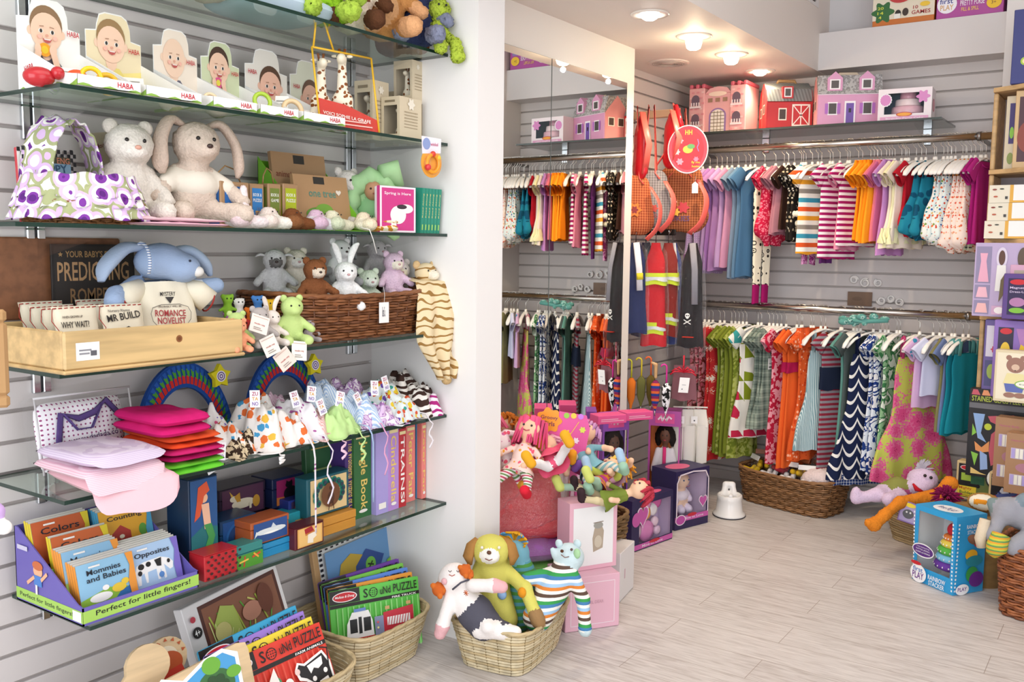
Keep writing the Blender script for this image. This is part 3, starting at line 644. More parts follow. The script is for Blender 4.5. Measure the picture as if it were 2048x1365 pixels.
hang(Lr,1702,1710,1,'sheath',.70,.26,M('5f8f84','c'),'sea green long dress behind the striped one')
hang(Lr,1709,1717,1,'sheath',.70,.26,M('4f5a58','c'),'dark grey long dress left of the navy dress')
hang(Lr,1738,1754,1,'strap',.77,.38,pat('scal','1b2546','f1efe9',s=.062,t=.74),'navy strap dress with white scalloped waves',tilt=44,m2=M('1b2546','c'),trims=[('tag',.05,.3,'d8d4cc'),('band',.77,.82,pat('plaid','22386e','e8ecf4','22386e',s=.014),'gingham_hem',1.0)])
hang(Lr,1766,1780,2,'sheath',.72,.30,pat('blob','e9e9ea','1f3a7c','dfe6ee',s=.05),'white dress with blue blob print')
hang(Lr,1788,1798,1,'sheath',.70,.28,pat('blob','dfe8d8','3c7a4a','8db88a',s=.05),'white dress with green leaf print')
hang(Lr,1828,1850,1,'strap',.75,.40,pat('mum','b83068','d94f86','dd6a96','c0c45a',s=.085,t=.6),'pink and lime dress with spiky flower print',tilt=40,m2=M('c8487a','c'))
hang(Lr,1862,1872,1,'tee',.40,.28,M('cfa9cf','c'),'lilac t-shirt beside the pink and lime dress','t-shirt',tilt=34,name='t_shirt',m2=pat('flor','d9b2d4','e08a3c','3f8fb0',s=.03))
hang(Lr,1884,1896,1,'tee',.34,.30,M('c9cbe6','c'),'pale lavender polo shirt','shirt',tilt=40,name='polo_shirt',m2=M('d9daf0','c'))
hang(Lr,1901,1908,1,'sheath',.50,.24,M('7f7a52','c'),'khaki short dress right of the polo shirt')
hang(Lr,1907,1915,1,'sheath',.50,.24,M('6c7ca4','c'),'slate blue short dress beside the teal dresses')
hang(Lr,1922,1944,2,'tank',.50,.30,M('1b8494','c'),'plain teal tank dress with pale straps',tilt=28,m2=M('66a9a6','c'))
spare(Lr,1500,1900,10)

b=MB(); rr_=random.Random(4)
for i in range(16): b.ball((rr_.uniform(-.11,.11),rr_.uniform(-.03,.0),rr_.uniform(-.06,-.02)),(rr_.uniform(.012,.026),.012,rr_.uniform(.01,.018)),pat('speck','5f9a92','9fc4ba','2f6a66',s=.02),10,7)
b.tube([(-.11,-.015,-.035),(0,-.02,-.045),(.11,-.015,-.035)],.01,M('5f9a92','c'),8)
tag(b.build('scarf',T=TR(P(1728,640,y=4.52).x,4.52,.985)),'crumpled teal scarf tied along the lower rail above the navy dress','scarf')
# ======================= LEFT WALL SHELVES =======================
def Yp(px,py,X): return P(px,py,x=X).y
def LT(x0,x1,yt,yb,X,z,d=.0,rz=90,lean=0):
    """front face on plane X between two pixels columns; returns transform, width, height"""
    ym=(yt+yb)/2; a=Yp(x0,ym,X); b=Yp(x1,ym,X); h=P((x0+x1)/2,yt,x=X).z-z
    return TR(X-d/2,(a+b)/2,z,rz=rz,rx=lean),b-a,h
def plush(name,label,cat,T,s,c,ear='bear',muz=None,belly=None,eye='1a1412',nose='3a2420',arms=None,legs=None,shirt=None,group=None,head=(0,-.05,.72),fuzz=None,earc=None,paw=None,kind='f',hr=1,extra=(),mouth=None,res=.03,hair=None,bw=1):
    mt=lambda q: mm(q) if not isinstance(q,str) or ':' in q else M(q,kind)
    C=mt(c); mz=mt(muz) if muz else C; pw=mt(paw) if paw else C; be=mt(belly) if belly else C
    arms=arms or ((.36,-.18,.28),(-.36,-.18,.28)); legs=legs or ((.20,-.42,.09),(-.20,-.42,.09))
    h=V(head); k=hr
    q=[('e',(0,0,.30),(.23*bw,.19,.30),C),('e',tuple(h),(.22*k,.20*k,.205*k),C),('c',(0,0,.45),(h.x*.6,h.y*.6,h.z-.14),.11,.10,C)]
    if be!=C: q.append(('e',(0,-.07,.28),(.16*bw,.14,.2),be))
    for (x,y,z),sg in zip(arms,(1,-1)):
        m=V((sg*.17*bw,0,.47)).lerp(V((x,y,z)),.78); q+=[('c',(sg*.17*bw,0,.47),tuple(m),.075,.062,C),('c',tuple(m),(x,y,z),.065,.07,pw)]
    for (x,y,z),sg in zip(legs,(1,-1)):
        m=V((sg*.12*bw,-.05,.12)).lerp(V((x,y,z)),.75); q+=[('c',(sg*.12*bw,-.05,.12),tuple(m),.10,.085,C),('c',tuple(m),(x,y,z),.09,.095,pw)]
    if muz or ear!='none': q.append(('e',(h.x,h.y-.16*k,h.z-.06*k),(.115*k,.10*k,.085*k),mz))
    q+=list(extra)
    t=thing(name,label,cat,T,group); S=Matrix.Scale(s,4); fz=(.004 if kind=='f' else .0008) if fuzz is None else fuzz
    b=MB(); blob(b,q,res,.05,fz,T=S,seed=len(label)); b.build('body',t)
    ec=mt(earc) if earc else C
    def E(pts,rs,flat=1,n=12):
        e=MB(); e.tube([tuple(p*s) for p in cr(pts)],[r*s for r in crr(rs)],ec,n,flat=flat); e.build('ear',t)
    for sg in (-1,1):
        X,Y_,Z=h
        if ear=='bear': e=MB(); e.ball(tuple(V((X+sg*.16*k,Y_+.02,Z+.17*k))*s),(.075*s,.04*s,.075*s),ec,12,8); e.build('ear',t)
        elif ear=='bunny': E([(X+sg*.09*k,Y_+.04,Z+.15*k),(X+sg*.13*k,Y_+.06,Z+.34*k),(X+sg*.20*k,Y_+.03,Z+.50*k),(X+sg*.26*k,Y_-.02,Z+.56*k)],[.04,.065,.06,.02],.6)
        elif ear=='lop': E([(X+sg*.12*k,Y_+.02,Z+.17*k),(X+sg*.26*k,Y_+.0,Z+.20*k),(X+sg*.38*k,Y_-.05,Z+.02*k),(X+sg*.40*k,Y_-.08,Z-.20*k),(X+sg*.38*k,Y_-.08,Z-.30*k)],[.04,.07,.08,.085,.03],.6)
        elif ear=='dog': E([(X+sg*.14*k,Y_,Z+.15*k),(X+sg*.25*k,Y_-.02,Z+.05*k),(X+sg*.27*k,Y_-.04,Z-.14*k),(X+sg*.25*k,Y_-.04,Z-.2*k)],[.04,.07,.075,.03],.5)
        elif ear=='cow': E([(X+sg*.17*k,Y_,Z+.08*k),(X+sg*.27*k,Y_-.02,Z+.10*k),(X+sg*.36*k,Y_-.03,Z+.06*k)],[.035,.06,.02],.5)
        if eye:
            e=MB(); e.ball(tuple(V((X+sg*.08*k,Y_-.185*k,Z+.035*k))*s),.020*s*k,M(eye,'g'),10,8); e.build('eye',t)
    if nose: e=MB(); e.ball(tuple(V((h.x,h.y-.255*k,h.z-.035*k))*s),(.032*s*k,.02*s,.022*s*k),M(nose,'g'),10,8); e.build('nose',t)
    if mouth: e=MB(); e.tube([tuple(V((h.x+.06*math.cos(a)*k,h.y-.245*k,h.z-.07*k+.03*math.sin(a)))*s) for a in [PI+PI*i/8 for i in range(9)]],.006*s,M(mouth),5); e.build('mouth',t)
    if shirt:
        sm=mm(shirt); b=MB(); q=[('e',(0,-.005,.36),(.255*bw,.215,.17),sm)]
        for (x,y,z),sg in zip(arms,(1,-1)): m=V((sg*.17*bw,0,.47)).lerp(V((x,y,z)),.5); q.append(('c',(sg*.15*bw,0,.46),tuple(m),.09,.088,sm))
        blob(b,q,res,.03,0,T=S); b.build('shirt',t)
    if hair:
        b=MB(); r=random.Random(5)
        for i in range(26):
            a=r.uniform(0,6.28); p=V((h.x+.12*math.cos(a)*k,h.y+.1*math.sin(a)*k+.02,h.z+.17*k)); b.tube([tuple(p*s),tuple((p+V((.06*math.cos(a),.06*math.sin(a),.06)))*s),tuple((p+V((.13*math.cos(a),.12*math.sin(a),.02)))*s)],[.02*s,.016*s,.004*s],mm(hair),5)
        b.build('hair',t)
    return t
def slab(mb,w,d,h,m,T=None,seed=0,over=0,n=22,rough=.003,e=.35,droop=0):
    """soft folded cloth slab; rounded edges, slight lumps; the front edge may droop"""
    sd=seed*3.7
    def fn(sgn):
        def g(u,v):
            cu=abs(2*u-1); cv=abs(2*v-1); x=(u-.5)*w*(1-.07*cv**8); y=(v-.5)*d*(1-.07*cu**8); r=(1-cu**4.5)**.5*(1-cv**4.5)**.5
            nz=noise.noise(V((x*14+sd,y*14,sd)))*rough*2+noise.noise(V((x*40+sd,y*30,sd+5)))*rough
            x*=1+.02*noise.noise(V((y*12,sd,1))); y*=1+.03*noise.noise(V((x*12,sd,2)))
            z=h/2+sgn*h/2*r+(nz*r if sgn>0 else 0)
            dd=max(0,-y-d/2+over) 
            return (x,y+dd*.25,z-droop*dd*dd*18-(droop*dd))
        return g
    mb.grid(lambda u,v:fn(1)(u,v),n,n,m,T); mb.grid(lambda u,v:fn(-1)(v,u),n,n,m,T); return mb
def heap(mb,w,d,h,m,T=None,seed=0,n=26,fold=.012,sc=22):
    """crumpled cloth lying in a mound"""
    sd=seed*5.3
    def g(u,v):
        x=(u-.5)*w;y=(v-.5)*d; r=min(1,math.hypot(2*u-1,2*v-1)); a=math.atan2(2*v-1,2*u-1)
        q=1+.18*math.sin(3*a+sd)+.1*math.sin(7*a+sd*2)
        k=abs(noise.noise(V((x*sc+sd,y*sc,sd))))+.5*abs(noise.noise(V((x*sc*2,y*sc*2+sd,sd))))
        z=h*(1-r**2.2)+fold*k*3*(1-r**4)
        return (x*q,y*q,max(z,.0005)+.0005)
    return mb.grid(g,n,n,m,T,thick=.0015)
def bookx(name,label,cat,T,w,h,th,cover,group=None,front=(),spine=None,spine_items=(),pages='f4f0e6'):
    """book standing: front faces local -y, spine at local -x"""
    t=thing(name,label,cat,T,group); c=.0015
    b=MB().box((-w/2,-th/2,0),(w/2,-th/2+c,h),cover).box((-w/2,th/2-c,0),(w/2,th/2,h),cover).box((-w/2,-th/2+c,0),(-w/2+c,th/2-c,h),spine or cover); b.build('cover',t)
    MB().box((-w/2+c,-th/2+c,.002),(w/2-.002,th/2-c,h-.002),pages).build('pages',t)
    if front or spine_items:
        p=MB(); S=sides(w,th,h)
        if front: pr(p,S['front'],front)
        if spine_items: pr(p,S['left'],spine_items)
        p.build('printed_artwork',t)
    return t
# ---- shelf A: plush along the top ----
zA,zB,zC_,zD,zE,zF=ZS
grpA='plush animals on the topmost glass shelf'
film=clear('crinkle_film','ffffff',.93,.16)
for px,c,lb in ((300,'e8b9b4','pink plush toy wrapped in clear film, far end of the topmost shelf'),(420,'d9c3b4','beige plush toy wrapped in clear film on the topmost shelf')):
    y=Yp(px,10,-1.98); t=plush('plush_toy',lb,'plush toy',TR(-2.0,y,zA+.012,rz=80,rx=-8),.24,c,ear='dog',group=grpA); 
b=MB(); slab(b,.30,.22,.07,M('b8c9d8','c'),seed=3); tag(b.build('baby_pillow',T=TR(-1.97,Yp(550,10,-1.95),zA+.001,rz=88)),'pale blue folded baby blanket on the topmost shelf','blanket')
def PA(px,X): return Yp(px,20,X)
plush('frog_plush','fluffy bright green frog plush on the topmost shelf','plush toy',TR(-1.93,PA(640,-1.93),zA+.01,rz=62),.27,'8fbf2a',ear='bear',fuzz=.009,paw='a9c74a')
plush('cow_plush','white plush cow with brown patches between the green frog and tan bear','plush toy',TR(-1.93,PA(715,-1.9),zA+.01,rz=55),.27,'e9dcc9',ear='cow',muz='f2e6d8',paw='5c3a26',extra=[('e',(.1,-.1,.4),(.1,.1,.1),M('7a5236','f'))])
plush('teddy_bear','tan teddy bear with orange paws on the topmost shelf','plush toy',TR(-1.92,PA(772,-1.9),zA+.01,rz=58),.30,'c98f55',muz='e2b98c',belly='d9a878',paw='e0a878')
plush('teddy_bear','reddish brown teddy bear leaning behind the navy bear','plush toy',TR(-2.05,PA(808,-2.0),zA+.01,rz=65),.27,'7a4228',muz='c07a5a')
plush('teddy_bear','shaggy navy blue bear on the topmost shelf','plush toy',TR(-1.90,PA(826,-1.9),zA+.01,rz=50),.27,'3a4268',fuzz=.008,muz='56608a',paw='8a90a8')
lime='b9cf4a'
t=thing('octopus_plush','lime green woolly plush dangling its legs over the shelf end','plush toy',TR(-1.835,2.262,zA+.022,rz=60,s=.85))
b=MB(); blob(b,[('e',(0,0,.05),(.035,.035,.05),M(lime,'f')),('e',(0,-.005,.12),(.04,.038,.038),M(lime,'f')),('c',(.02,-.02,.03),(.045,-.05,.0),.018,.016,M(lime,'f')),('c',(.045,-.05,.0),(.05,-.062,-.045),.018,.026,M(lime,'f')),('c',(-.02,-.02,.03),(-.02,-.055,.005),.018,.018,M(lime,'f')),('c',(-.02,-.055,.005),(-.015,-.065,-.02),.018,.024,M(lime,'f'))],.005,.01,.0022); b.build('body',t)
for s in (-1,1): MB().ball((s*.014,-.042,.13),.0045,M('1a1a1a','g'),8,6).build('eye',t)
# ---- shelf B: display trays with cards ----
SKN,SK2,HR='eec6ac','e0ac90','8a6a4c'
def baby(skin,hair,shirt,hat=0,hold=None,bg='f3efe9',bg2=None,logo_x=.72,logo_y=.62,cx=.45,cy=.68,r=.25,bald=False):
    it=[('r',0,0,1,.98,bg)]
    if bg2: it.append(('p',[(0,0),(1,0),(1,.42),(0,.3)],bg2))
    it+=[('p',[(cx-.42,0),(cx+.42,0),(cx+.34,.26),(cx+.14,.42),(cx-.14,.42),(cx-.34,.26)],shirt),('e',cx,cy-.2,.10,.1,skin),('e',cx-r*1.02,cy-.02,.045,.045,skin),('e',cx+r*1.02,cy-.02,.045,.045,skin)]
    if not bald: it.append(('e',cx,cy+.055,r*1.03,.2,hair))
    it+=[('e',cx,cy-.015,r,.195 if not bald else .225,skin),('e',cx,cy+.09,r*.8,.06,skin if bald else skin),('e',cx-.09,cy-.01,.036,.022,'fbf6f2'),('e',cx+.09,cy-.01,.036,.022,'fbf6f2'),('e',cx-.09,cy-.01,.022,.02,'3a342f'),('e',cx+.09,cy-.01,.022,.02,'3a342f'),
      ('l',[(cx-.11,cy+.035),(cx-.05,cy+.04)],.012,'a57f66'),('l',[(cx+.05,cy+.04),(cx+.11,cy+.035)],.012,'a57f66'),('e',cx,cy-.05,.022,.014,'dc9f88'),('p',[(cx-.075,cy-.085),(cx+.075,cy-.085),(cx+.045,cy-.118),(cx,cy-.128),(cx-.045,cy-.118)],'b85450'),('p',[(cx-.055,cy-.087),(cx+.055,cy-.087),(cx+.045,cy-.097),(cx-.045,cy-.097)],'f6eee6'),('e',cx-.12,cy-.07,.035,.022,'eeb4a2'),('e',cx+.12,cy-.07,.035,.022,'eeb4a2')]
    if hold: it+=[('e',cx-.05,cy-.2,.10,.07,hold[0]),('e',cx-.05,cy-.2,.055,.04,hold[1]),('e',cx-.16,cy-.2,.05,.06,skin),('e',cx+.08,cy-.2,.06,.06,skin),('l',[(cx+.08,cy-.22),(cx+.25,.05)],.1,skin),('l',[(cx-.16,cy-.24),(cx-.3,.05)],.1,skin)]
    it.append(('t','HABA',logo_x,logo_y,.2,.055,'c01830')); return it
cards=[((35,160),0,baby(SKN,HR,'5a5560',hold=('f0a020','e8c22a'),logo_x=.76,logo_y=.66),'blond baby biting an orange toy'),
 ((172,282),28,baby('f0cab0','9a7a52','e8d47a',bg='ead9b4',bg2='f0dc8a',logo_x=.74,logo_y=.6,cx=.44),'smiling baby in yellow'),
 ((307,394),60,baby('efcdb4','c9a27c','6c6878',bg='efe0d0',bald=True,logo_x=.72,logo_y=.62),'bald baby in a grey shirt'),
 ((402,478),84,baby(SKN,'4a3428','a898c0',bg='cfd6b0',hold=('d8508a','e2d24a'),logo_x=.74,logo_y=.6),'dark haired baby holding a pink toy'),
 ((490,574),100,baby('e9b9a2','5a4030','e4ded6',bg='e8e2d8',logo_x=.04,logo_y=.66,cx=.58,cy=.55),'baby looking down'),
 ((580,645),122,baby('e9b9a2','6a4c3a','cfd2b4',bg='e3e4d0',logo_x=.06,logo_y=.6,cx=.6,cy=.5),'baby peeking, beside the giraffe bag')]
trayX=-1.842
for (a,b_),yt,art,lb in cards:
    T,w,h=LT(a,b_,yt,200,-2.045,zB+.001); T=TR(-2.045,T.translation.y,zB+.001,rz=90); 
    t=thing('display_tray','white cardboard display tray whose card shows a '+lb,'display tray',T,'baby toy display trays'); hw=w/2
    o=[(-hw,0),(hw,0),(hw,h*.72),(hw*.62,h*.74),(hw*.6,h*.86),(hw*.5,h*.96),(hw*.3,h),(-hw*.3,h),(-hw*.5,h*.97),(-hw*.6,h*.86),(-hw*.62,h*.80),(-hw,h*.78)]
    MB().prism(o,0,.0015,'f4f2ee').build('back_card',t)
    m=MB(); D=.225 if a<570 else .10; m.box((-hw,-D,0),(hw,0,.0015),'f1efe9').box((-hw,-D,.0015),(hw,-D+.0015,.022),'f6f4f0')
    for s in (-1,1): m.add([(s*hw,0,0),(s*hw,-D,0),(s*hw,-D,.022),(s*hw,-D*.8,.028),(s*hw,0,h*.5),(s*hw*.975,0,0),(s*hw*.975,-D,0),(s*hw*.975,-D,.022),(s*hw*.975,-D*.8,.028),(s*hw*.975,0,h*.5)],[(0,1,2,3,4),(9,8,7,6,5),(2,7,8,3),(3,8,9,4)],'f6f4f0',sm=False)
    m.build('tray_body',t)
    p=MB(); fc=Face((-hw,0,0),(1,0,0),(0,0,1),w,h)
    # artwork clipped to the card outline
    clip=[]
    for it in art:
        if it[0]=='r' and it[1]==0 and it[2]==0: it=('p',[(x/w+.5,z/h) for x,z in [(q*.985,r*.985) for q,r in o]],it[5])
        clip.append(it)
    pr(p,fc,clip)
    pr(p,Face((-hw,-D,0),(1,0,0),(0,0,1),w,.022),[('p',[(i/12,.12+.16*math.sin(i*1.3)) for i in range(13)]+[(1,0),(0,0)],'8ab24a'),('t','HABA',.62,.3,.26,.5,'c01830')])
    pr(p,Face((-hw-.0003,0,0),(0,-1,0),(0,0,1),D,h),[('p',[(i/12,.03+.03*math.sin(i*1.7)) for i in range(13)]+[(1,0),(0,0)],'8ab24a'),('t','HABA',.12,.2,.16,.06,'c01830',8)])
    p.build('printed_artwork',t)
def Bx(px,py,X=-1.9): return Yp(px,py,X)
def clutch(name,label,T,balls,group=None):
    t=thing(name,label,'baby toy',T,group); done=set()
    for kind,c,r,col in balls:
        m=MB()
        if kind=='b': m.ball(c,r,M(col,'g'),14,10); n='bead'
        elif kind=='t': m.tube([(c[0]+r*math.cos(a),c[1]+r*.25*math.sin(a*1),c[2]+r*math.sin(a)) for a in [2*PI*i/20 for i in range(20)]],r*.28,M(col,'g'),8,closed=True); n='ring'
        else: m.tube(c,r,M(col,'g'),8); n='rod'
        m.build(n,t)
    return t
def card_thing(name,label,T,w,h,col='f4f1ec',items=(),group=None,cat='card',th=.001):
    b=MB().rbox((-w/2,-th/2,0),(w/2,th/2,h),col,r=.0004)
    t=thing(name,label,cat,T,group); b.build('card',t)
    if items: p=MB(); pr(p,Face((-w/2,-th/2,0),(1,0,0),(0,0,1),w,h),items); p.build('printed_artwork',t)
    return t
TX=[('t','lorem',0,0,.01,.01,'777')][:0]+[('r',.12,.75-.13*i,.7-.1*(i%3),.035,'a9a49c') for i in range(4)]
for j,(px,py,items,lb) in enumerate((
 (92,138,[('b',(-.02,0,.02),(.045,.03,.03),'b8242c'),('b',(.03,-.01,.035),(.02,.02,.02),'b8242c')],'red wooden ladybird toy in the first tray'),
 (160,130,[('b',(-.01,0,.03),(.035,.02,.03),'e2552a'),('t',(.03,-.01,.04),.028,'f1c41c'),('b',(.02,-.03,.028),(.01,.006,.01),'3a5aa0')],'orange and yellow wooden clutching toy with rings'),
 (214,143,[('t',(0,0,.03),.03,'e8b21c'),('b',(.03,-.01,.02),(.02,.015,.015),'5a9a3a')],'yellow ring rattle under a printed leaflet'),
 (270,170,[('r',[(-.03,0,.02),(0,0,.024),(.04,0,.018)],.012,'f0c41c'),('b',(.05,0,.016),.014,'f0c41c'),('b',(.075,-.01,.014),.013,'ee8a1c'),('b',(.02,-.015,.014),.012,'e8a078')],'yellow wooden duck chain lying in the second tray'),
 (325,182,[('r',[(-.02,0,.014),(.03,0,.014)],.012,'f4c61c'),('b',(.045,0,.014),.013,'f0901c'),('b',(-.035,0,.015),.014,'f4c61c')],'yellow and orange wooden figure at the tray lip'),
 (398,186,[('b',(-.05,0,.016),.012,'c83030'),('b',(-.03,0,.016),.012,'3a6ab8'),('b',(-.01,0,.016),.012,'f0c41c'),('b',(.01,0,.016),.012,'3a6ab8'),('t',(.04,0,.03),.022,'e9cfa6')],'beaded wooden rattle with blue and red beads'),
 (540,195,[('b',(-.02,0,.02),(.02,.02,.02),'b8242c'),('b',(.01,-.01,.016),.016,'2f7fc0'),('t',(-.03,0,.06),.03,'a9c83a')],'red cube grasping toy below a green ring'),
 (585,190,[('t',(0,0,.045),.036,'e6c79a'),('b',(-.01,-.02,.012),.014,'2f7fc0'),('b',(.02,-.02,.012),.013,'c83030'),('b',(.04,-.02,.012),.012,'4a9a4a')],'natural wood ring rattle with coloured beads'))):
    clutch('wooden_rattle',lb,TR(-1.89,Bx(px,py,-1.89),zB+.0035,rz=70,s=.68),items,None)
for px,py,rz,rx,w,h,lb in ((148,150,80,-35,.05,.055,'small white printed leaflet beside the orange clutching toy'),(262,140,60,-50,.06,.08,'white information leaflet with bars leaning in the second tray'),(232,150,100,-60,.05,.07,'beige folded leaflet in the second tray'),(430,190,80,-78,.07,.06,'grey leaflet lying flat in the fourth tray'),(560,175,40,-28,.035,.075,'beige barcode label tilted above the fifth tray'),(610,205,70,-30,.045,.045,'white card with coloured squares in the sixth tray')):
    card_thing('leaflet',lb,TR(-1.93,Bx(px,py,-1.93),zB+.012,rz=rz,rx=rx),w,h,'f3f0ea',[('r',.1,.75-.13*i,.75-.12*(i%3),.05,'9a968e') for i in range(4)])
card_thing('age_sticker','round red age label on the tray lip',TR(-1.838,Bx(397,203,-1.838),zB+.003,rz=90),.014,.018,'f6f4f0',[('c',.5,.5,.48,'c8202c'),('t','½+',.25,.3,.5,.4,'ffffff')])
# giraffe bag and boxed teethers
gsp=pat('dots','f2e8d2','8a4f26',s=.011,t=.42)
def giraffe(label,T,s,group=None,mat=None,box=True):
    mat=mat or gsp; c=M('efe4cc','c')
    t=thing('toy_giraffe',label,'toy giraffe',T,group); b=MB()
    blob(b,[('e',(0,0,.24),(.15,.12,.15),mat),('c',(0,-.01,.30),(0,-.04,.74),.085,.055,mat),('e',(0,-.09,.80),(.07,.13,.075),c),('c',(.08,0,.18),(.13,-.02,.03),.06,.06,mat),('c',(-.08,0,.18),(-.13,-.02,.03),.06,.06,mat),('c',(0,.05,.2),(.02,.12,.03),.06,.055,mat)],.02,.03,T=Matrix.Scale(s,4)); b.build('body',t)
    for q in (-1,1):
        MB().tube([(q*.03*s,-.02*s,.86*s),(q*.04*s,-.01*s,.95*s)],[.014*s,.02*s],M('8a4f26','c'),7).build('horn',t)
        MB().ball((q*.10*s,-.02*s,.85*s),(.05*s,.015*s,.022*s),c,8,6).build('ear',t)
        MB().ball((q*.06*s,-.13*s,.83*s),.012*s,M('201510','g'),8,6).build('eye',t)
    return t
t0=LT(648,752,95,262,-1.86,zB+.002); T=TR(-1.90,t0[0].translation.y,zB+.002,rz=82); w=t0[1]; h=t0[2]; hw=w/2
t=thing('giraffe_gift_bag','clear plastic gift bag with yellow piping and a red printed foot','bag',T)
fr=[(-hw,-.04,0),(-hw,-.04,.01),(-hw*.98,-.03,h*.95),(-hw*.78,0,h*1.0)]; m=MB(); Z=clear('crinkle_film','ffffff',.93,.16)
m.grid(lambda u,v:(-hw+w*u*(1)-0,-.045+.035*v,h*v*.95) if 1 else 0,6,6,Z); m.grid(lambda u,v:(-hw+w*(1-u),.045-.035*v,h*v*.95),6,6,Z); m.grid(lambda u,v:(hw,-.045+.09*u+.035*v*(1-2*u),h*v*.95),4,4,Z)
m.build('bag_film',t); m=MB(); yl=M('e8b52a','p')
for s,y in ((-1,-.045),(1,-.045)): m.tube([(s*hw,y,0),(s*hw*1.0,y+.035,h*.95)],.003,yl,6)
m.tube([(-hw,-.01,h*.95),(hw,-.01,h*.95)],.003,yl,6)
m.tube([(-hw*.95,-.01,h*.95),(-hw*.93,-.02,h*1.25),(-hw*.8,-.025,h*1.32),(-hw*.62,-.02,h*1.22),(-hw*.3,-.01,h*.96)],.003,yl,6); m.build('yellow_piping',t)
m=MB(); m.add([(-hw+.001,-.044,.001),(hw-.001,-.044,.001),(hw-.001,-.037,h*.16),(-hw*.1,-.034,h*.30),(-hw+.001,-.032,h*.34)],[(0,1,2,3,4)],'cf3a30',sm=False)
pr(m,Face((-hw,-.0455,0),(1,0,0),(0,.15,1),w,h*.3),[('t','VOICI SOPHIE LA GIRAFE',.06,.5,.8,.14,'f6efe6',-4),('r',.08,.15,.8,.05,'f0c4b8'),('r',.08,.3,.7,.05,'f0c4b8')],2); m.build('printed_foot',t)
giraffe('spotted toy giraffe sitting inside the clear gift bag',TR(-1.90,T.translation.y+.008,zB+.035,rz=40),.20)
giraffe('pale spotted giraffe in the back of the clear gift bag',TR(-1.925,T.translation.y-.05,zB+.025,rz=60),.19)
bxs=[(738,782,128,-1.97,.07,.178,0,'tall cream giraffe box right of the gift bag'),(779,824,146,-2.03,.075,.17,0,'cream giraffe box with hang tab behind the others'),(790,850,190,-1.90,.07,.130,0,'small cream window box at the shelf front'),(851,884,200,-1.93,.06,.125,0,'cream window box against the white pillar wall')]
for i,(a,b_,yt,X,d,hh,dz,lb) in enumerate(bxs):
    y0=Yp(a,yt+60,X); y1=Yp(b_,yt+60,X); w=y1-y0
    if i==3: y1=min(y1,YR-.004); w=y1-y0
    w,d=d,w*.8; T=TR(X-w/2,(y0+y1)/2,zB+.001,rz=4)
    winbox('giraffe_box',lb,'toy box',T,w,d,hh,'d9c9ac',(.14,.14,.86,.8),group='cream giraffe toy boxes',back='c9bca4',front=[('r',.2,.87,.55,.05,'8a7a60')],right=[('r',.2,.3+.07*k,.6,.02,'a9977a') for k in range(6)]+[('fl',.5,.85,.14,'f0e6d4')])
    giraffe('spotted teething giraffe inside the '+lb,TR(X-w/2,(y0+y1)/2-.004,zB+.004,rz=10),hh*.86)
y0=Yp(827,155,-1.93); T=TR(-1.965,(y0+YR-.006)/2,zB+.128,rz=4); w=.072
winbox('giraffe_box','cream giraffe box stacked on top of the two front boxes','toy box',T,w,.06,.128,'d9c9ac',(.12,.16,.88,.8),group='cream giraffe toy boxes',back='c9bca4',right=[('fl',.5,.85,.12,'f0e6d4')]+[('r',.2,.3+.07*k,.6,.02,'a9977a') for k in range(6)])
giraffe('teething giraffe inside the topmost stacked cream box',TR(-1.965,(y0+YR)/2-.008,zB+.131,rz=10),.11)
# teether card hanging from the shelf edge
T=TR(-1.815,Yp(863,318,-1.815),zB-.112,rz=75)
t=thing('teether_pack','teether ring in a round blister card hanging from the shelf edge','teether',T)
MB().prism(wobble_shape(0,.045,.038,.045,28,1,0.0),0,.0015,'e8a23a').prism([(-.034,.07),(.034,.075),(.036,.118),(-.036,.122)],-.0001,.0014,'e9e2ea').build('backing_card',t)
m=MB(); pr(m,Face((-.036,-.0003,.07),(1,0,0),(0,0,1),.07,.05),[('e',.25,.6,.2,.35,'8a9ac8'),('t','winkel',.45,.5,.4,.2,'c05a80')]); m.build('printed_artwork',t)
m=MB(); m.tube([(.022*math.cos(a),-.008,.042+.026*math.sin(a)) for a in [2*PI*i/20 for i in range(20)]],.006,M('f09a20','g'),8,closed=True); m.ball((0,-.008,.07),.009,M('d8402c','g')).ball((.02,-.008,.06),.008,M('f0c42a','g')).ball((-.02,-.01,.03),.010,M('d83a3a','g')); m.build('teether_ring',t)
MB().ball((0,-.001,.045),(.034,.016,.04),clear()).build('blister',t)
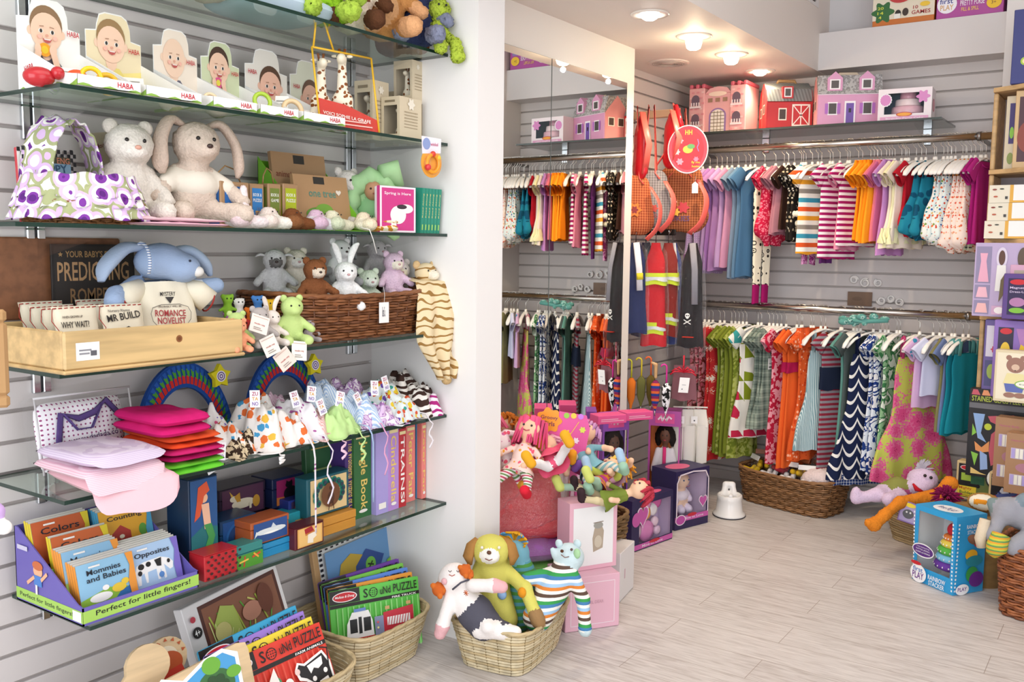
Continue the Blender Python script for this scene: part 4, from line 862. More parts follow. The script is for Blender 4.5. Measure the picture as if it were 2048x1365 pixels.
# ---- shelf C ----
T,w,h=LT(42,150,298,446,-2.06,zC_+.001)
carton('board_book','picture book with checkered border standing behind the purple basket','book',TR(-2.068,T.translation.y,zC_+.001,rz=90,rx=-4),w,.012,h,'c23a42',front=[('r',0,0,1,1,'f2eee6')]+[('r',x*.0588,y,.0588,.055,'222222') for x in range(17) for y in ((0,.89) if x%2 else (.055,.945))]+[('r',x,y*.0555,.0588,.0555,'222222') for y in range(18) for x in ((0,.8824) if y%2 else (.0588,.9412))]+[('r',.12,.11,.76,.78,'8fb6cf'),('r',.12,.11,.76,.22,'6a9a4a'),('r',.12,.8,.76,.09,'4a4a30'),('t','MARY ENG',.26,.8,.6,.08,'d88a6a'),('t','HAPPY',.22,.64,.6,.11,'2c5a7c',6),('e',.55,.5,.2,.1,'b8cfd8')])
def basket(label,T,w,d,h,col,style='wicker',rows=9,taper=.86,group=None,lining=None,bow=.012,rim=.010,col2=None,name='wicker_basket'):
    """rectangular woven basket; origin bottom centre"""
    t=thing(name,label,'basket',T,group); b=MB(); N_=96 if style=='wicker' else 72; r_=random.Random(int(w*1000)); C=M(col,'w'); C2=M(col2 or col,'w')
    def per(a,z,off=0):
        f=taper+(1-taper)*(z/h); x=math.cos(a); y=math.sin(a); q=(abs(x)**5+abs(y)**5)**(-1/5)
        return V((x*q*(w/2*f+off),y*q*(d/2*f+off),z+bow*(abs(x*q)**3)*(z/h)))
    nst=36; rh=h/rows
    ang=[]; # even arc spacing
    pts=[per(2*PI*i/720,0) for i in range(721)]; L=[0]
    for i in range(720): L.append(L[-1]+(pts[i+1]-pts[i]).length)
    def ev(n): 
        out=[];j=0
        for i in range(n):
            s_=L[-1]*i/n
            while L[j+1]<s_: j+=1
            out.append(2*PI*(j+(s_-L[j])/(L[j+1]-L[j]+1e-9))/720)
        return out
    A=ev(N_)
    if style=='wicker':
        for k in range(rows):
            for st in (0,1):
                z=rh*(k+.25+.5*st); b.tube([per(a,z+r_.uniform(-.0007,.0007),(.0045 if ((i//2)+k+st)%2 else -.0025)) for i,a in enumerate(A)],rh*.27*r_.uniform(.85,1.05),C if (k*2+st)%3 else C2,6,closed=True)
        b.build('woven_sides',t); s=MB()
        for a in ev(nst): s.tube([per(a,0),per(a,h)],.0032,C2,5)
        s.build('stakes',t)
    else:
        nr=rows
        for k in range(nr):
            z=h/nr*(k+.5); b.tube([per(a,z,r_.uniform(-.0006,.0006)) for a in A],[h/nr*.56*r_.uniform(.8,1.1) for _ in A],(C,C,C2)[k%3],5,closed=True)
        b.build('coiled_sides',t); s=MB()
        for a in ev(26):
            s.tube([per(a+.006*math.sin(i),h*i/14,.0028) for i in range(15)],.0011,M('8f7a50','w'),4)
        s.build('binding_stitches',t)
    m=MB()
    for q in (0,1): m.tube([per(a,h,0)+V((0,0,rim*.2*math.sin(i*1.1+q*PI)))+V((per(a,h).x,per(a,h).y,0)).normalized()*rim*.35*math.cos(i*1.1+q*PI) for i,a in enumerate(A)],rim*.62,C if style=='wicker' else C2,6,closed=True)
    m.build('rim',t)
    m=MB(); vs=[per(a,0.003,-.004) for a in A]+[per(a,h-.004,-.004) for a in A]; n=len(A)
    m.add(vs,[(i,(i+1)%n,n+(i+1)%n,n+i) for i in range(n)]+[tuple(range(n))],M(lining or '5a3a20','w'),sm=False); m.build('basket_lining' if lining else 'basket_base',t)
    return t
ringp=pat('ring','5b2a78','7a3a96','f4f1ea','d3b4dc','a3a87c','f4f1ea','6a3088',s=.046)
Yc=(Yp(75,380,-1.95)+Yp(252,380,-1.95))/2; wB=Yp(252,380,-1.95)-Yp(75,380,-1.95)
t=basket('baby basket lined in white, purple and olive ringed cloth',TR(-1.965,Yc,zC_+.001,rz=90),wB*1.0,.22,.045,'8a5a34',rows=5,bow=.003,rim=.005,name='lined_basket')
def rufl(z0,z1,rx,ry,fl,k,mat,T=None,nz=8,n=96,sd=0):
    def g(u,v):
        a=2*PI*v; q=1+fl*u*math.sin(k*a+sd)*.5; return (rx*(1+.12*u)*q*math.cos(a),ry*(1+.12*u)*q*math.sin(a),z0+(z1-z0)*u+.003*math.sin(k*a*.5+sd))
    return MB().grid(g,nz,n,mat,T,thick=.0015)
for z0,z1,e in ((.105,.055,.0),(.078,.035,.006),(.050,.010,.012)): rufl(z0,z1,wB*.545+e,.124+e,.10,22,ringp,sd=z0*50).build('lining_ruffle',t)
# hood
def hood(u,v):
    a=PI*v; r=1-.25*u*u; return (-wB*.36*math.cos(a)*r*1.1,.10-.10*u+0*a,.085+.16*math.sin(a)*(1-.12*u)+.004*math.sin(a*16+u*9))
MB().grid(hood,10,48,ringp,thick=.003).build('hood',t)
MB().ball((0,0,.075),(wB*.43,.09,.035),M('e9e2d4','c'),24,10).build('cushion',t)
card_thing('brand_sign','beige card sign standing behind the white bear',TR(-2.09,Yp(215,278,-2.09),zC_+.15,rz=90,ry=-10),.105,.075,'dccdb4',[('t','Moulin Roty',.28,.45,.55,.2,'8c3038',8)],cat='sign',th=.003)
plush('teddy_bear','cream white teddy bear slumped beside the purple lined basket','plush toy',TR(-1.99,Yp(268,400,-1.97),zC_+.01,rz=75),.245,'e6ddd2',muz='efe6dc',arms=((.30,-.2,.2),(-.30,-.2,.2)),nose='d8a08c')
T=TR(-1.97,Yp(385,420,-1.97),zC_+.012,rz=82)
plush('bunny_plush','large beige lop eared bunny in a cream shirt','plush toy',T,.26,'d9c6b6',ear='lop',shirt='c:e6ddce',arms=((.42,-.2,.22),(-.42,-.16,.24)),legs=((.34,-.34,.09),(-.28,-.36,.09)),head=(.02,-.06,.74),earc='ccb6a6')
b=MB(); Yb=(Yp(255,440,-1.87)+Yp(440,440,-1.87))/2; slab(b,.26,.09,.010,pat('str','e0a8b8','eccdd4','c98aa8',s=.004),seed=2); slab(b,.25,.085,.009,M('e8c4cc','c'),TR(0,0,.010),seed=3)
tag(b.build('baby_blanket',T=TR(-1.874,Yb,zC_+.001,rz=90)),'folded pink baby blanket lying along the shelf front','blanket')
# green stand with board books and puzzle boxes
T,w,h=LT(545,665,310,450,-2.03,zC_+.001)
t=thing('book_stand','bright green cardboard book stand','display stand',TR(-2.03,T.translation.y,zC_+.001,rz=90)); hw=w/2; g_='7ec832'; m=MB().box((-hw,-.15,0),(hw,.06,.002),g_).box((-hw,.058,0),(hw,.06,h*.9),g_)
for s in (-1,1): m.add([(s*hw,-.15,.0),(s*hw,.06,0),(s*hw,.06,h*.95),(s*(hw-.002),-.15,0),(s*(hw-.002),.06,0),(s*(hw-.002),.06,h*.95)],[(0,1,2),(5,4,3),(0,3,5,2),(0,1,4,3)],g_,sm=False)
m.build('stand_body',t)
kraft='a3805c'
bookx('board_book','brown kraft picture book with a blue mountain, upper of two in the green stand','book',TR(-2.02,T.translation.y-.012,zC_+.035,rz=88,rx=-8),w*.86,h*.86,.012,kraft,front=[('r',.4,.84,.2,.13,'2e2a26'),('t','animals everywhere',.06,.6,.88,.12,'7a3a24',-2),('p',[(.25,.3),(.45,.55),(.55,.48),(.7,.56),(.88,.3)],'2f5f88'),('p',[(.38,.46),(.45,.55),(.52,.46)],'e8eef0')])
bookx('board_book','brown kraft picture book with a green tree, lower of two in the green stand','book',TR(-1.955,T.translation.y+.012,zC_+.003,rz=88,rx=-10),w*.88,h*.72,.012,'b08a62',front=[('r',.36,.84,.2,.13,'2e2a26'),('t','one tree',.25,.6,.5,.12,'5a8a7a'),('e',.38,.28,.22,.13,'5f8f34'),('e',.5,.36,.16,.12,'74a43c'),('r',.42,.05,.05,.2,'6a4428'),('h',.8,.7,.05,.06,'e8dccc')])
pc=[(440,500,'1f5fa4','round green leaf boxed puzzle','blue fronted puzzle box with twine handle','PUZZLE'),(500,529,'2e78b8','','slim blue book and puzzle box','BOOK &\nPUZZLE'),(536,563,'6f7f34','','slim olive green book and game box','BOOK &\nGAME'),(566,597,'a9b41e','','slim lime green book and puzzle box','BOOK &\nPUZZLE')]
for i,(a,b_,c,_,lb,tx) in enumerate(pc):
    T,w,h=LT(a,b_,366 if i else 362,455,-1.93 if i else -1.92,zC_+.001)
    fr=[('r',.14,.1,.72,.8,c),('t',tx.split('\n')[0],.2,.72,.6,.07,'f0efe6')]
    if len(tx.split('\n'))>1: fr.append(('t',tx.split('\n')[1],.2,.6,.6,.07,'f0efe6'))
    fr+= [('e',.5,.28,.2,.12,'c2702a')] if i==0 else [('t','puzzle tale',.34,.18,.32,.3,'d9a33a')]
    t=carton('puzzle_box',lb,'puzzle box',TR(T.translation.x-.025,T.translation.y,zC_+.001,rz=90),w*.96,.05,h*.98,kraft,'twine handled puzzle boxes',front=fr,left=[('r',.1,.08,.8,.84,c)])
    if i in (0,2):
        MB().tube([(-w*.4,0,h*.96),(-w*.35,0,h*1.15),(-w*.1,-.0,h*1.32),(w*.25,0,h*1.25),(w*.42,0,h*.96)],.002,M('a07c50','w'),6).build('twine_handle',t)
# soft comforters along the shelf front
blank=[(492,'f0e0e0','pink bunny comforter with upright ear','e9cfd2'),(545,'f1eadf','cream comforter blanket toy','ecdcd2'),(592,'7a4a2c','brown monkey comforter lying flat','8a5a38'),(640,'e9e4ea','white comforter with pink bow','d9b8cc'),(672,'e4e0c4','pale yellow chick comforter','cfd6b8'),(735,'f3ead2','cream round rattle comforter','efe2c4')]
for i,(px,c,lb,c2) in enumerate(blank):
    y=Yp(px,430,-1.89); C=M(c,'f'); C2=M(c2,'f'); t=thing('comforter_toy',lb+' on the eye level shelf','plush toy',TR(-1.90,y,zC_+.001,rz=85+i*5),'soft comforters on the eye level shelf')
    b=MB(); q=[('e',(0,0,.018),(.052,.036,.018),C),('e',(-.028,-.028,.02),(.026,.02,.018),C2),('e',(.03,-.026,.016),(.03,.018,.015),C),('e',(.0,.005,.034),(.026,.022,.024),C2 if i%2 else C)]
    if i==0: q.append(('c',(0,.0,.045),(.004,.004,.10),.016,.009,C))
    blob(b,q,.005,.01,.0006); b.build('body',t)
    for s in (-1,1): MB().ball((s*.008,-.020,.045),.0022,M('2a2020','g'),6,5).build('eye',t)
y=Yp(765,445,-1.87); b=MB(); slab(b,.085,.07,.022,pat('dots','efe4c4','c8862e',s=.014,t=.5),seed=4,n=14); slab(b,.07,.06,.02,pat('dots','efe4c4','c8862e',s=.014,t=.5),TR(.01,0,.02),seed=5,n=14)
tag(b.build('giraffe_comforter',T=TR(-1.875,y,zC_+.001,rz=80)),'orange spotted giraffe print comforter folded at the shelf front','plush toy')
for px,z0,lb in ((735,.03,'white satin ribbon tail hanging off the cream comforter'),): 
    y=Yp(px,460,-1.822); b=MB(); ribbon(b,[(-1.85,y,zC_+.012),(-1.824,y+.01,zC_+.006),(-1.82,y+.02,zC_-.02),(-1.82,y+.035,zC_-.06)],.010,M('f2efe9','c')); tag(b.build('satin_ribbon'),lb,'ribbon')
t=plush('bunny_plush','grey white bunny in a teal striped shirt behind the comforters','plush toy',TR(-2.02,Yp(690,400,-2.02),zC_+.01,rz=85),.19,'ddd6cf',ear='bear',shirt=pat('str','1f3a44','4f8a92',s=.012),nose='b08a80')
T=TR(-1.95,Yp(745,400,-1.95),zC_+.006,rz=50,s=1.12); C=M('a3c995','c')
t=thing('pod_doll','baby doll wrapped in a gathered pale green cloth pod','doll',T); m=MB()
def arch(a,R_,wig=0): return V((R_*math.cos(a)*.72,.0,.055+R_*math.sin(a)*1.0))
pts=[arch(a,.085) for a in [-.9+ (PI+1.6)*i/26 for i in range(27)]]; m.tube(pts,[.026+.006*math.sin(i*1.9) for i in range(27)],C,12); m.build('cloth_hood',t)
b=MB(); blob(b,[('e',(0,-.0,.045),(.038,.03,.05),M('8fbf8a','c')),('e',(0,.01,.08),(.05,.02,.07),C)],.005,.01); b.build('cloth_body',t)
m=MB(); m.ball((0,-.018,.105),(.024,.022,.026),M('b98a68','p',.6)); m.build('head',t)
for s in (-1,1): MB().ball((s*.009,-.038,.110),.003,M('2a1c14','g'),6,5).build('eye',t)
MB().ball((0,-.041,.097),(.005,.002,.002),M('9a4a3c'),6,5).build('mouth',t)
MB().tube([(.02,-.02,.155),(.05,-.01,.165),(.075,0,.12)],[.02,.03,.012],C,10).build('petal_flap',t)
# pink board books + teal books
y0=Yp(768,420,-1.835); bw_=Yp(832,420,-1.835)-y0; hh=P(800,374,x=-1.835).z-zC_
for i in range(4):
    bookx('board_book','pink board book with a white cow cover, front-most beside the teal books' if i==0 else 'white edged copy behind the pink cow board book, '+ORD[i-1]+' behind it','book',TR(-1.85-.014*i,y0+bw_/2+.012*i,zC_+.001,rz=84),bw_,hh,.0125,'c93a82' if i==0 else 'efe6ea',None if i==0 else 'copies of the pink board book',front=[('r',0,0,1,1,'f0e4ea'),('r',.05,.04,.9,.92,'cf3c86'),('t','Spring is Here',.12,.8,.74,.08,'f6e8ee'),('e',.5,.38,.22,.2,'f4f0ea'),('e',.72,.52,.2,.1,'f4f0ea'),('e',.6,.56,.14,.05,'3a3038'),('r',.3,.05,.14,.3,'f4f0ea')] if i==0 else ())
for i in range(7):
    ya=Yp(846,430,-1.84)+.0155*i; hh2=P(870,376,x=-1.84).z-zC_
    if ya>YR-.02: break
    bookx('story_book','teal spined book, '+['first','second','third','fourth','fifth','sixth','seventh'][i]+' in the row beside the pink books','book',TR(-1.91,ya,zC_+.001,rz=0 if 0 else 180,ry=-4),.13,hh2,.014,'1f8a72','teal books on the eye level shelf',spine='1f8a72')
    # lettering up the spine
KT=[o for o in COL.objects if o.name.startswith('story_book')]
for o in KT:
    p=MB(); pr(p,Face((-.0652,.007,0),(0,-1,0),(0,0,1),.014,.17),[('t','Read Along',.62,.3,5.2,.03,'e9d98a',90),('r',.3,.08,.4,.1,'9fce6a')]); q=p.build('printed_spine',o)
# ---- shelf D: crate, pouches, romper, bunny, finger puppets, wicker basket ----
pine='d6b47c'
y0=Yp(128,700,-1.80); y1=Yp(487,680,-1.80); yc=(y0+y1)/2; W=y1-y0; zt=.088; D=.325; xf=-1.80
t=thing('wooden_crate','shallow pine crate with a knot, overhanging the glass shelf','crate',TR(xf-D/2,yc,zD+.001,rz=90))
MB().rbox((-W/2-.004,-D/2-.004,0),(W/2+.004,D/2,.008),M(pine,'w')).build('crate_bottom',t)
MB().rbox((-W/2,-D/2,.008),(W/2,-D/2+.010,zt),M('d9b880','w')).build('front_board',t)
MB().rbox((-W/2,D/2-.010,.008),(W/2,D/2,zt),M(pine,'w')).build('back_board',t)
for s in (-1,1): MB().rbox((s*W/2-(.010 if s>0 else 0),-D/2+.010,.008),(s*W/2+(.010 if s<0 else 0),D/2-.010,zt),M(pine,'w')).build('side_board',t)
p=MB(); pr(p,Face((-W/2,-D/2,0),(1,0,0),(0,0,1),W,zt),[('r',.055,.3,.115,.42,'f4f2f0'),('r',.07,.52,.06,.04,'8a8a90'),('r',.07,.44,.05,.04,'8a8a90'),('r',.125,.4,.03,.12,'5a5a60')]); p.build('price_sticker',t)
p=MB(); pr(p,Face((-W/2,-D/2,0),(1,0,0),(0,0,1),W,zt),[('c',.60,.62,.018,'8a5630'),('c',.60,.62,.010,'6e3f20')]); p.build('wood_knot',t)
b=MB().rbox((-.01,-.22,0),(.0,.24,.19),M('8a5a3c','w')); tag(b.build('backing_board',T=TR(XW+.013,Yp(140,540,-2.13)-.10,zD+.09)),'dark stained wood board standing behind the wooden crate','board')
card_thing('chalk_sign','black sign reading your baby future predicting, behind the crate',TR(-2.118,Yp(180,560,-2.12)+.01,zD+.09,rz=90),.215,.175,'241f1c',[('r',.03,.03,.94,.94,'2e2824'),('t',"YOUR BABY'S FUTURE",.16,.82,.72,.09,'b08a5a'),('t','PREDICTING',.06,.5,.86,.26,'b89066'),('t','ROMPERS',.2,.2,.6,.2,'8a6a48'),('s',.1,.86,.03,'b08a5a')],cat='sign',th=.006)
cot='e9dfc8'
def pouch(T,lb,fr,w=.105,h=.105,i=0):
    t=thing('muslin_pouch',lb,'pouch',T,'cream muslin pouches in the crate'); b=MB()
    def g(sg):
        def f(u,v):
            x=(u-.5)*w*(1-.05*math.sin(PI*v)); z=v*h; q=(1-(2*u-1)**6)*(1-(2*v-1)**6); return (x,-sg*(.009*q**.6+.0015*noise.noise(V((x*50,z*50,i)))),z)
        return f
    b.grid(lambda u,v:g(1)(u,v),12,12,M(cot,'c')); b.grid(lambda u,v:g(-1)(1-u,v),12,12,M(cot,'c')); b.build('pouch_body',t)
    m=MB()
    for q in range(8): m.tube([(-w/2+w*(q+.15)/8,-.004,h*.955),(-w/2+w*(q+.7)/8,-.005,h*.96)],.0012,M('a83a34','c'),5)
    m.tube([(-w/2+.002,-.002,h*.96),(-w/2-.006,-.006,h*.7),(-w/2+.004,-.010,h*.5),(-w/2-.004,-.012,h*.3)],.0009,M('a83a34','c'),5)
    m.build('red_stitching',t); p=MB(); pr(p,Face((-w/2,-.0105,0),(1,0,0),(0,0,1),w,h),fr); p.build('printed_text',t); return t
F1=[('t','PREDICTING',.28,.82,.5,.04,'6a5a4a'),('r',.2,.7,.05,.12,'2e2824'),('t','my',.45,.5,.2,.1,'2e2824')]
F2=[('t','WHEN GROWN UP',.15,.74,.45,.05,'4a3a30'),('t','WHY WAIT?',.1,.54,.62,.13,'2a2320'),('r',.1,.4,.7,.03,'5a4a40'),('r',.15,.3,.6,.03,'5a4a40'),('e',.75,.3,.12,.06,'a05a50')]
F3=[('t','Nursery Rhyme',.14,.80,.5,.07,'6a6460'),('t','MR BUILD',.1,.6,.78,.15,'26211e',6),('p',[(.35,.15),(.42,.45),(.55,.5),(.7,.42),(.74,.15)],'2c2624'),('e',.55,.3,.1,.12,'e9dfc8'),('t','pure',.6,.2,.3,.12,'26211e',10)]
k=0
for row,(X,z) in enumerate(((-2.07,.022),(-2.02,.016),(-1.965,.022),(-1.910,.026))):
    for c,(px) in enumerate((95,235)):
        px=(115,200)[c]+(12,12)[c]*row if row<3 else (120,232)[c]
        y=Yp((95,205)[c]+row*(22 if c==0 else 16),620,X)
        pouch(TR(X,y,zD+z,rz=92-4*c,rx=-14),('%s muslin pouch in the %s row of the crate'%(('left','right')[c],('back','second','third','front')[row])),(F1,F1,F1,(F2,F3)[c])[row] if row<3 else (F2,F3)[c],h=.115 if row<2 else .108,i=k); k+=1
y=Yp(332,590,-1.95); cm=M('ebe2cc','c'); T=TR(-1.945,y,zD+.02,rz=78,rx=-12)
t=thing('baby_romper','cream baby romper reading romance novelist, on the blue bunny','romper',T); b=MB()
def rg(sg):
    def f(u,v):
        z=.155*v; hw_=.058+.012*math.sin(PI*v)+.012*(1-v); x=(2*u-1)*hw_; q=(1-abs(2*u-1)**4); return (x,-sg*(.035*q**.5)+.002*math.sin(x*120+v*5),z)
    return f
b.grid(lambda u,v:rg(1)(u,v),20,16,cm); b.grid(lambda u,v:rg(-1)(1-u,v),20,16,cm); b.build('romper_body',t)
for s in (-1,1):
    m=MB(); m.tube([(s*.05,0,.143),(s*.085,-.008,.130),(s*.108,-.012,.105)],[.026,.030,.031],cm,14); m.build('sleeve',t)
    m=MB(); m.tube([(s*(.108+.031*math.cos(a)*.3-.0),-.012+.031*math.sin(a),.105+.031*math.cos(a)*.72) for a in [2*PI*i/16 for i in range(16)]],.0022,M('a03a34','c'),5,closed=True); m.build('red_trim',t)
p=MB(); pr(p,Face((-.055,-.0368,.02),(1,0,0),(0,0,1),.11,.115),[('t','MYSTERY',.3,.86,.34,.09,'2a2422'),('p',[(.4,.84),(.5,.70),(.6,.84)],'2a2422'),('t','PROBABLY WILL BE',.24,.62,.5,.04,'5a4a44'),('t','ROMANCE',.14,.44,.68,.14,'a5242c',-2),('t','NOVELIST',.18,.28,.62,.14,'a5242c',-2),('l',[(.05,.5),(.08,.34),(.2,.2),(.4,.16),(.6,.17),(.8,.22),(.92,.36),(.94,.5)],.012,'5a524c'),('l',[(.05,.5),(.1,.62),(.3,.68),(.7,.68),(.88,.62),(.94,.5)],.012,'5a524c')]); p.build('printed_text',t)
blu='9fb3d2'
t=thing('bunny_plush','large pale blue bunny plush slumped over the cream romper','plush toy',TR(-1.99,y,zD+.06,rz=78)); b=MB(); B=M(blu,'k')
blob(b,[('e',(0,.03,.05),(.055,.045,.07),B),('e',(.01,-.01,.165),(.062,.055,.045),B),('e',(.05,-.035,.150),(.045,.042,.036),B),('c',(-.04,.02,.11),(-.105,-.03,.085),.022,.018,B),('c',(-.105,-.03,.085),(-.115,-.045,.075),.025,.024,B),('c',(.04,.02,.11),(.125,-.01,.10),.022,.018,pat('str','9fb3d2','e9ecf2',s=.012)),('c',(.125,-.01,.10),(.15,-.01,.105),.022,.02,B)],.005,.012,.0003)
b.build('body',t)
for pts in ([(-.03,.0,.2),(-.075,.0,.195),(-.12,-.01,.155),(-.135,-.02,.12)],[(.045,.01,.19),(.09,.01,.19),(.125,0,.16),(.14,0,.13)]): MB().tube(cr(pts),crr([.018,.030,.030,.012]),M('a9bad3','k'),14,flat=.5).build('ear',t)
MB().ball((.078,-.062,.142),(.016,.014,.013),M('e9e6e2','k'),10,8).build('nose',t)
MB().tube([(-.045+.0*a,-.035+.045*math.sin(-a),.165+.045*math.cos(a)) for a in [.0+PI*i/10 for i in range(-2,8)]],.004,pat('str','e9ecf2','7c93bb',s=.006),6).build('head_seam',t)
MB().ball((.055,-.073,.168),.003,M('1c2030','g'),8,6).build('eye',t)
# finger puppet stand
fp=[(-.045,.04,'b46ab0','purple'),(-.02,.075,'e7e2dc','panda faced'),(.01,.05,'d8702a','orange'),(.03,.08,'4a7fc0','blue bird'),(.05,.045,'3a9a5a','green'),(-.05,.085,'8aba3a','lime winged'),(.0,.02,'c23a3a','red'),(.045,.015,'2a2420','black'),(.065,.07,'e0b02a','yellow'),(-.02,.03,'d87aa0','pink')]
T0=TR(-1.955,Yp(492,590,-1.95),zD+.02,rz=70)
t=thing('puppet_stand','wire stand hung with small felt finger puppets','stand',T0); m=MB().tube([(0,0,-.018),(0,0,.09)],.003,M('3a3430','m'),8).lathe([(.04,-.018),(.04,-.014),(.001,-.012)],M('3a3430'),20)
for i in range(4): m.tube([(-.05+.0*i,0,.02+.02*i),(.06,.0,.02+.02*i)],.0015,M('3a3430','m'),5)
m.build('stand_body',t)
for x,z,c,n in fp:
    q=thing('finger_puppet',n+' felt finger puppet on the wire stand','finger puppet',T0@TR(x,-.012,z-.02),'felt finger puppets'); b=MB(); C=M(c,'c'); c2=M({'e7e2dc':'1e1c1c'}.get(c,c),'c')
    blob(b,[('c',(0,0,0),(0,0,.03),.011,.010,C),('e',(0,-.002,.042),(.014,.012,.013),C),('e',(.012,0,.05),(.006,.004,.007),c2),('e',(-.012,0,.05),(.006,.004,.007),c2),('c',(.008,0,.02),(.022,-.004,.014),.005,.004,c2),('c',(-.008,0,.02),(-.022,-.004,.014),.005,.004,c2)],.0035,.004); b.build('body',q)
    for s in (-1,1): MB().ball((s*.005,-.013,.045),.0022,M('151515','g'),6,5).build('eye',q)
# small plush frogs and tagged toys at the shelf front
gr='c2d88a'
for i,(px,py,c,rz,lb,s) in enumerate(((455,640,'e8a07a',70,'small salmon pink plush leaning at the crate corner',.085),(475,640,gr,60,'small pale green frog plush behind two paper tags',.10),(520,660,'b9b0ac',75,'small grey elephant plush lying by the frog plush',.11),(585,640,gr,68,'pale green frog plush sitting in front of the wicker basket',.135),(545,680,'e8dcd2',80,'small cream bunny plush at the shelf front',.10),(620,680,'a59a9c',85,'small grey mouse plush touching the wicker basket corner',.07))):
    plush('frog_plush' if c==gr else 'small_plush',lb,'plush toy',TR(-1.875 if i!=0 else -1.83,Yp(px,py,-1.87),zD+.008,rz=rz),s,c,ear='bear' if i!=4 else 'bunny',kind='k',res=.04,nose=None,group='small plush toys at the front of the fourth shelf')
tg=[(515,648,-1.82,20,.05,.045,'f0e2d8','pale pink paper tag with red lettering'),(548,690,-1.812,-20,.045,.05,'ece6dc','beige folded paper tag beside the frog plush'),(598,702,-1.812,8,.045,.05,'f3efe4','cream paper tag with bar code hanging over the shelf edge'),(580,715,-1.808,-32,.05,.05,'ead8cc','pink paper tag tilted below the cream tag')]
for px,py,X,ry,w,h,c,lb in tg:
    v=P(px,py,x=X); card_thing('paper_tag',lb,TR(X,v.y,v.z-h/2,rz=80,ry=ry,rx=-10),w,h,c,[('r',.08,.86,.84,.03,'c8a89a'),('t','moulin roty',.2,.42,.6,.12,'b0504a'),('r',.2,.25,.4,.04,'9a9088'),('r',.2,.15,.5,.04,'9a9088')],'paper tags on the fourth shelf','tag')
# wicker basket with plush
ya=Yp(607,640,-1.85); yb2=YR-.03; Wb=yb2-ya+.10
TB=TR(-1.985,(ya+yb2)/2-.02,zD+.001,rz=90)
basket('long brown wicker basket full of small plush animals',TB,yb2-ya+.03,.27,.125,'8a5530',rows=8,taper=.9,col2='6e3f20')
tagcard(TR(-1.838,Yp(768,610,-1.838),zD+.105,rz=88),'white shaped swing tag tied to the wicker basket front',None,'f3f1ee',.04,.06,[('t','Bear Co.',.3,.3,.3,.5,'4a4a5a',0)])
pl=[(548,520,-2.08,'e4e2e2','cow','grey white cow plush with dark patches','7a7674',None),(590,520,-2.08,'efe6d6','bear','cream lamb plush in a beige blanket','f6f2ea',None),(628,540,-1.93,'8a5636','bear','chocolate brown monkey plush with cream face','e6d6c2',None),(678,500,-2.03,'eeeeee','bear','white plush puppy with grey spots, tallest in the basket','f4f4f4','a9a9ac'),(690,545,-1.92,'f1f0ee','bunny','white bunny plush lying at the basket rim','f6f4f2',None),(735,560,-1.97,'d9e6d0','bear','pale green plush at the basket centre','eef2e8',None),(785,525,-1.95,'e6c8dc','bear','pink hippo plush with cream snout','f4ead8',None),(805,500,-2.08,'ece6e8','cow','pale lilac elephant plush at the back','ece6e8',None),(822,540,-1.98,'f2e8e2','bear','pale cream and pink duck plush','f4ead0',None)]
for i,(px,py,X,c,e,lb,mz,belly) in enumerate(pl):
    v=P(px,py,x=X); s=.15; z=v.z-.72*s; z=max(z,zD+.02)
    y=min(v.y,YR-.055)
    plush('small_plush',lb+' in the wicker basket','plush toy',TR(X,y,z,rz=58+6*(i%4)),s,c,ear=e,muz=mz,belly=belly,paw=belly,nose='3a2a26' if i in(0,2,3) else 'c89a9a',res=.04,group='plush animals in the brown wicker basket',kind='f' if i not in(3,) else 'k')
tg_=pat('zebra','e3cfa8','9a7440',s=.026,t=.72); t=thing('tiger_comforter','tiger striped comforter blanket hanging over the basket end','comforter',TR(-1.845,2.262,zD,rz=75)); 
def drp(u,v):
    L=.30*v; a=(u-.5)*.16*(.75+.5*math.sin(PI*min(1,v*1.05))); x=a; zz=.155-L; yy=.0-.035*min(1,v*3)+.014*math.sin(u*17+v*3)*(.2+v)
    if v<.12: zz=.155+(.12-v)*.1; yy=.10*(.12-v)/.12-.012
    return (x*(1-.45*max(0,v-.6)/.4)+.02*v,yy,zz)
MB().grid(drp,30,30,tg_,thick=.003).build('blanket_cloth',t)
b=MB(); blob(b,[('e',(0,.05,.185),(.036,.034,.032),tg_),('e',(.008,.018,.178),(.018,.018,.015),M('f0e6d2','f'))],.004,.006); b.build('head',t)
for s in (-1,1): MB().ball((s*.032,.055,.21),(.014,.008,.014),M('d9b888','f'),10,8).build('ear',t); MB().ball((s*.013,.017,.193),.003,M('1a1512','g'),6,5).build('eye',t)
MB().ball((.02,-.035,-.15),(.018,.014,.014),M('c8a878','f'),8,6).build('corner_knot',t)
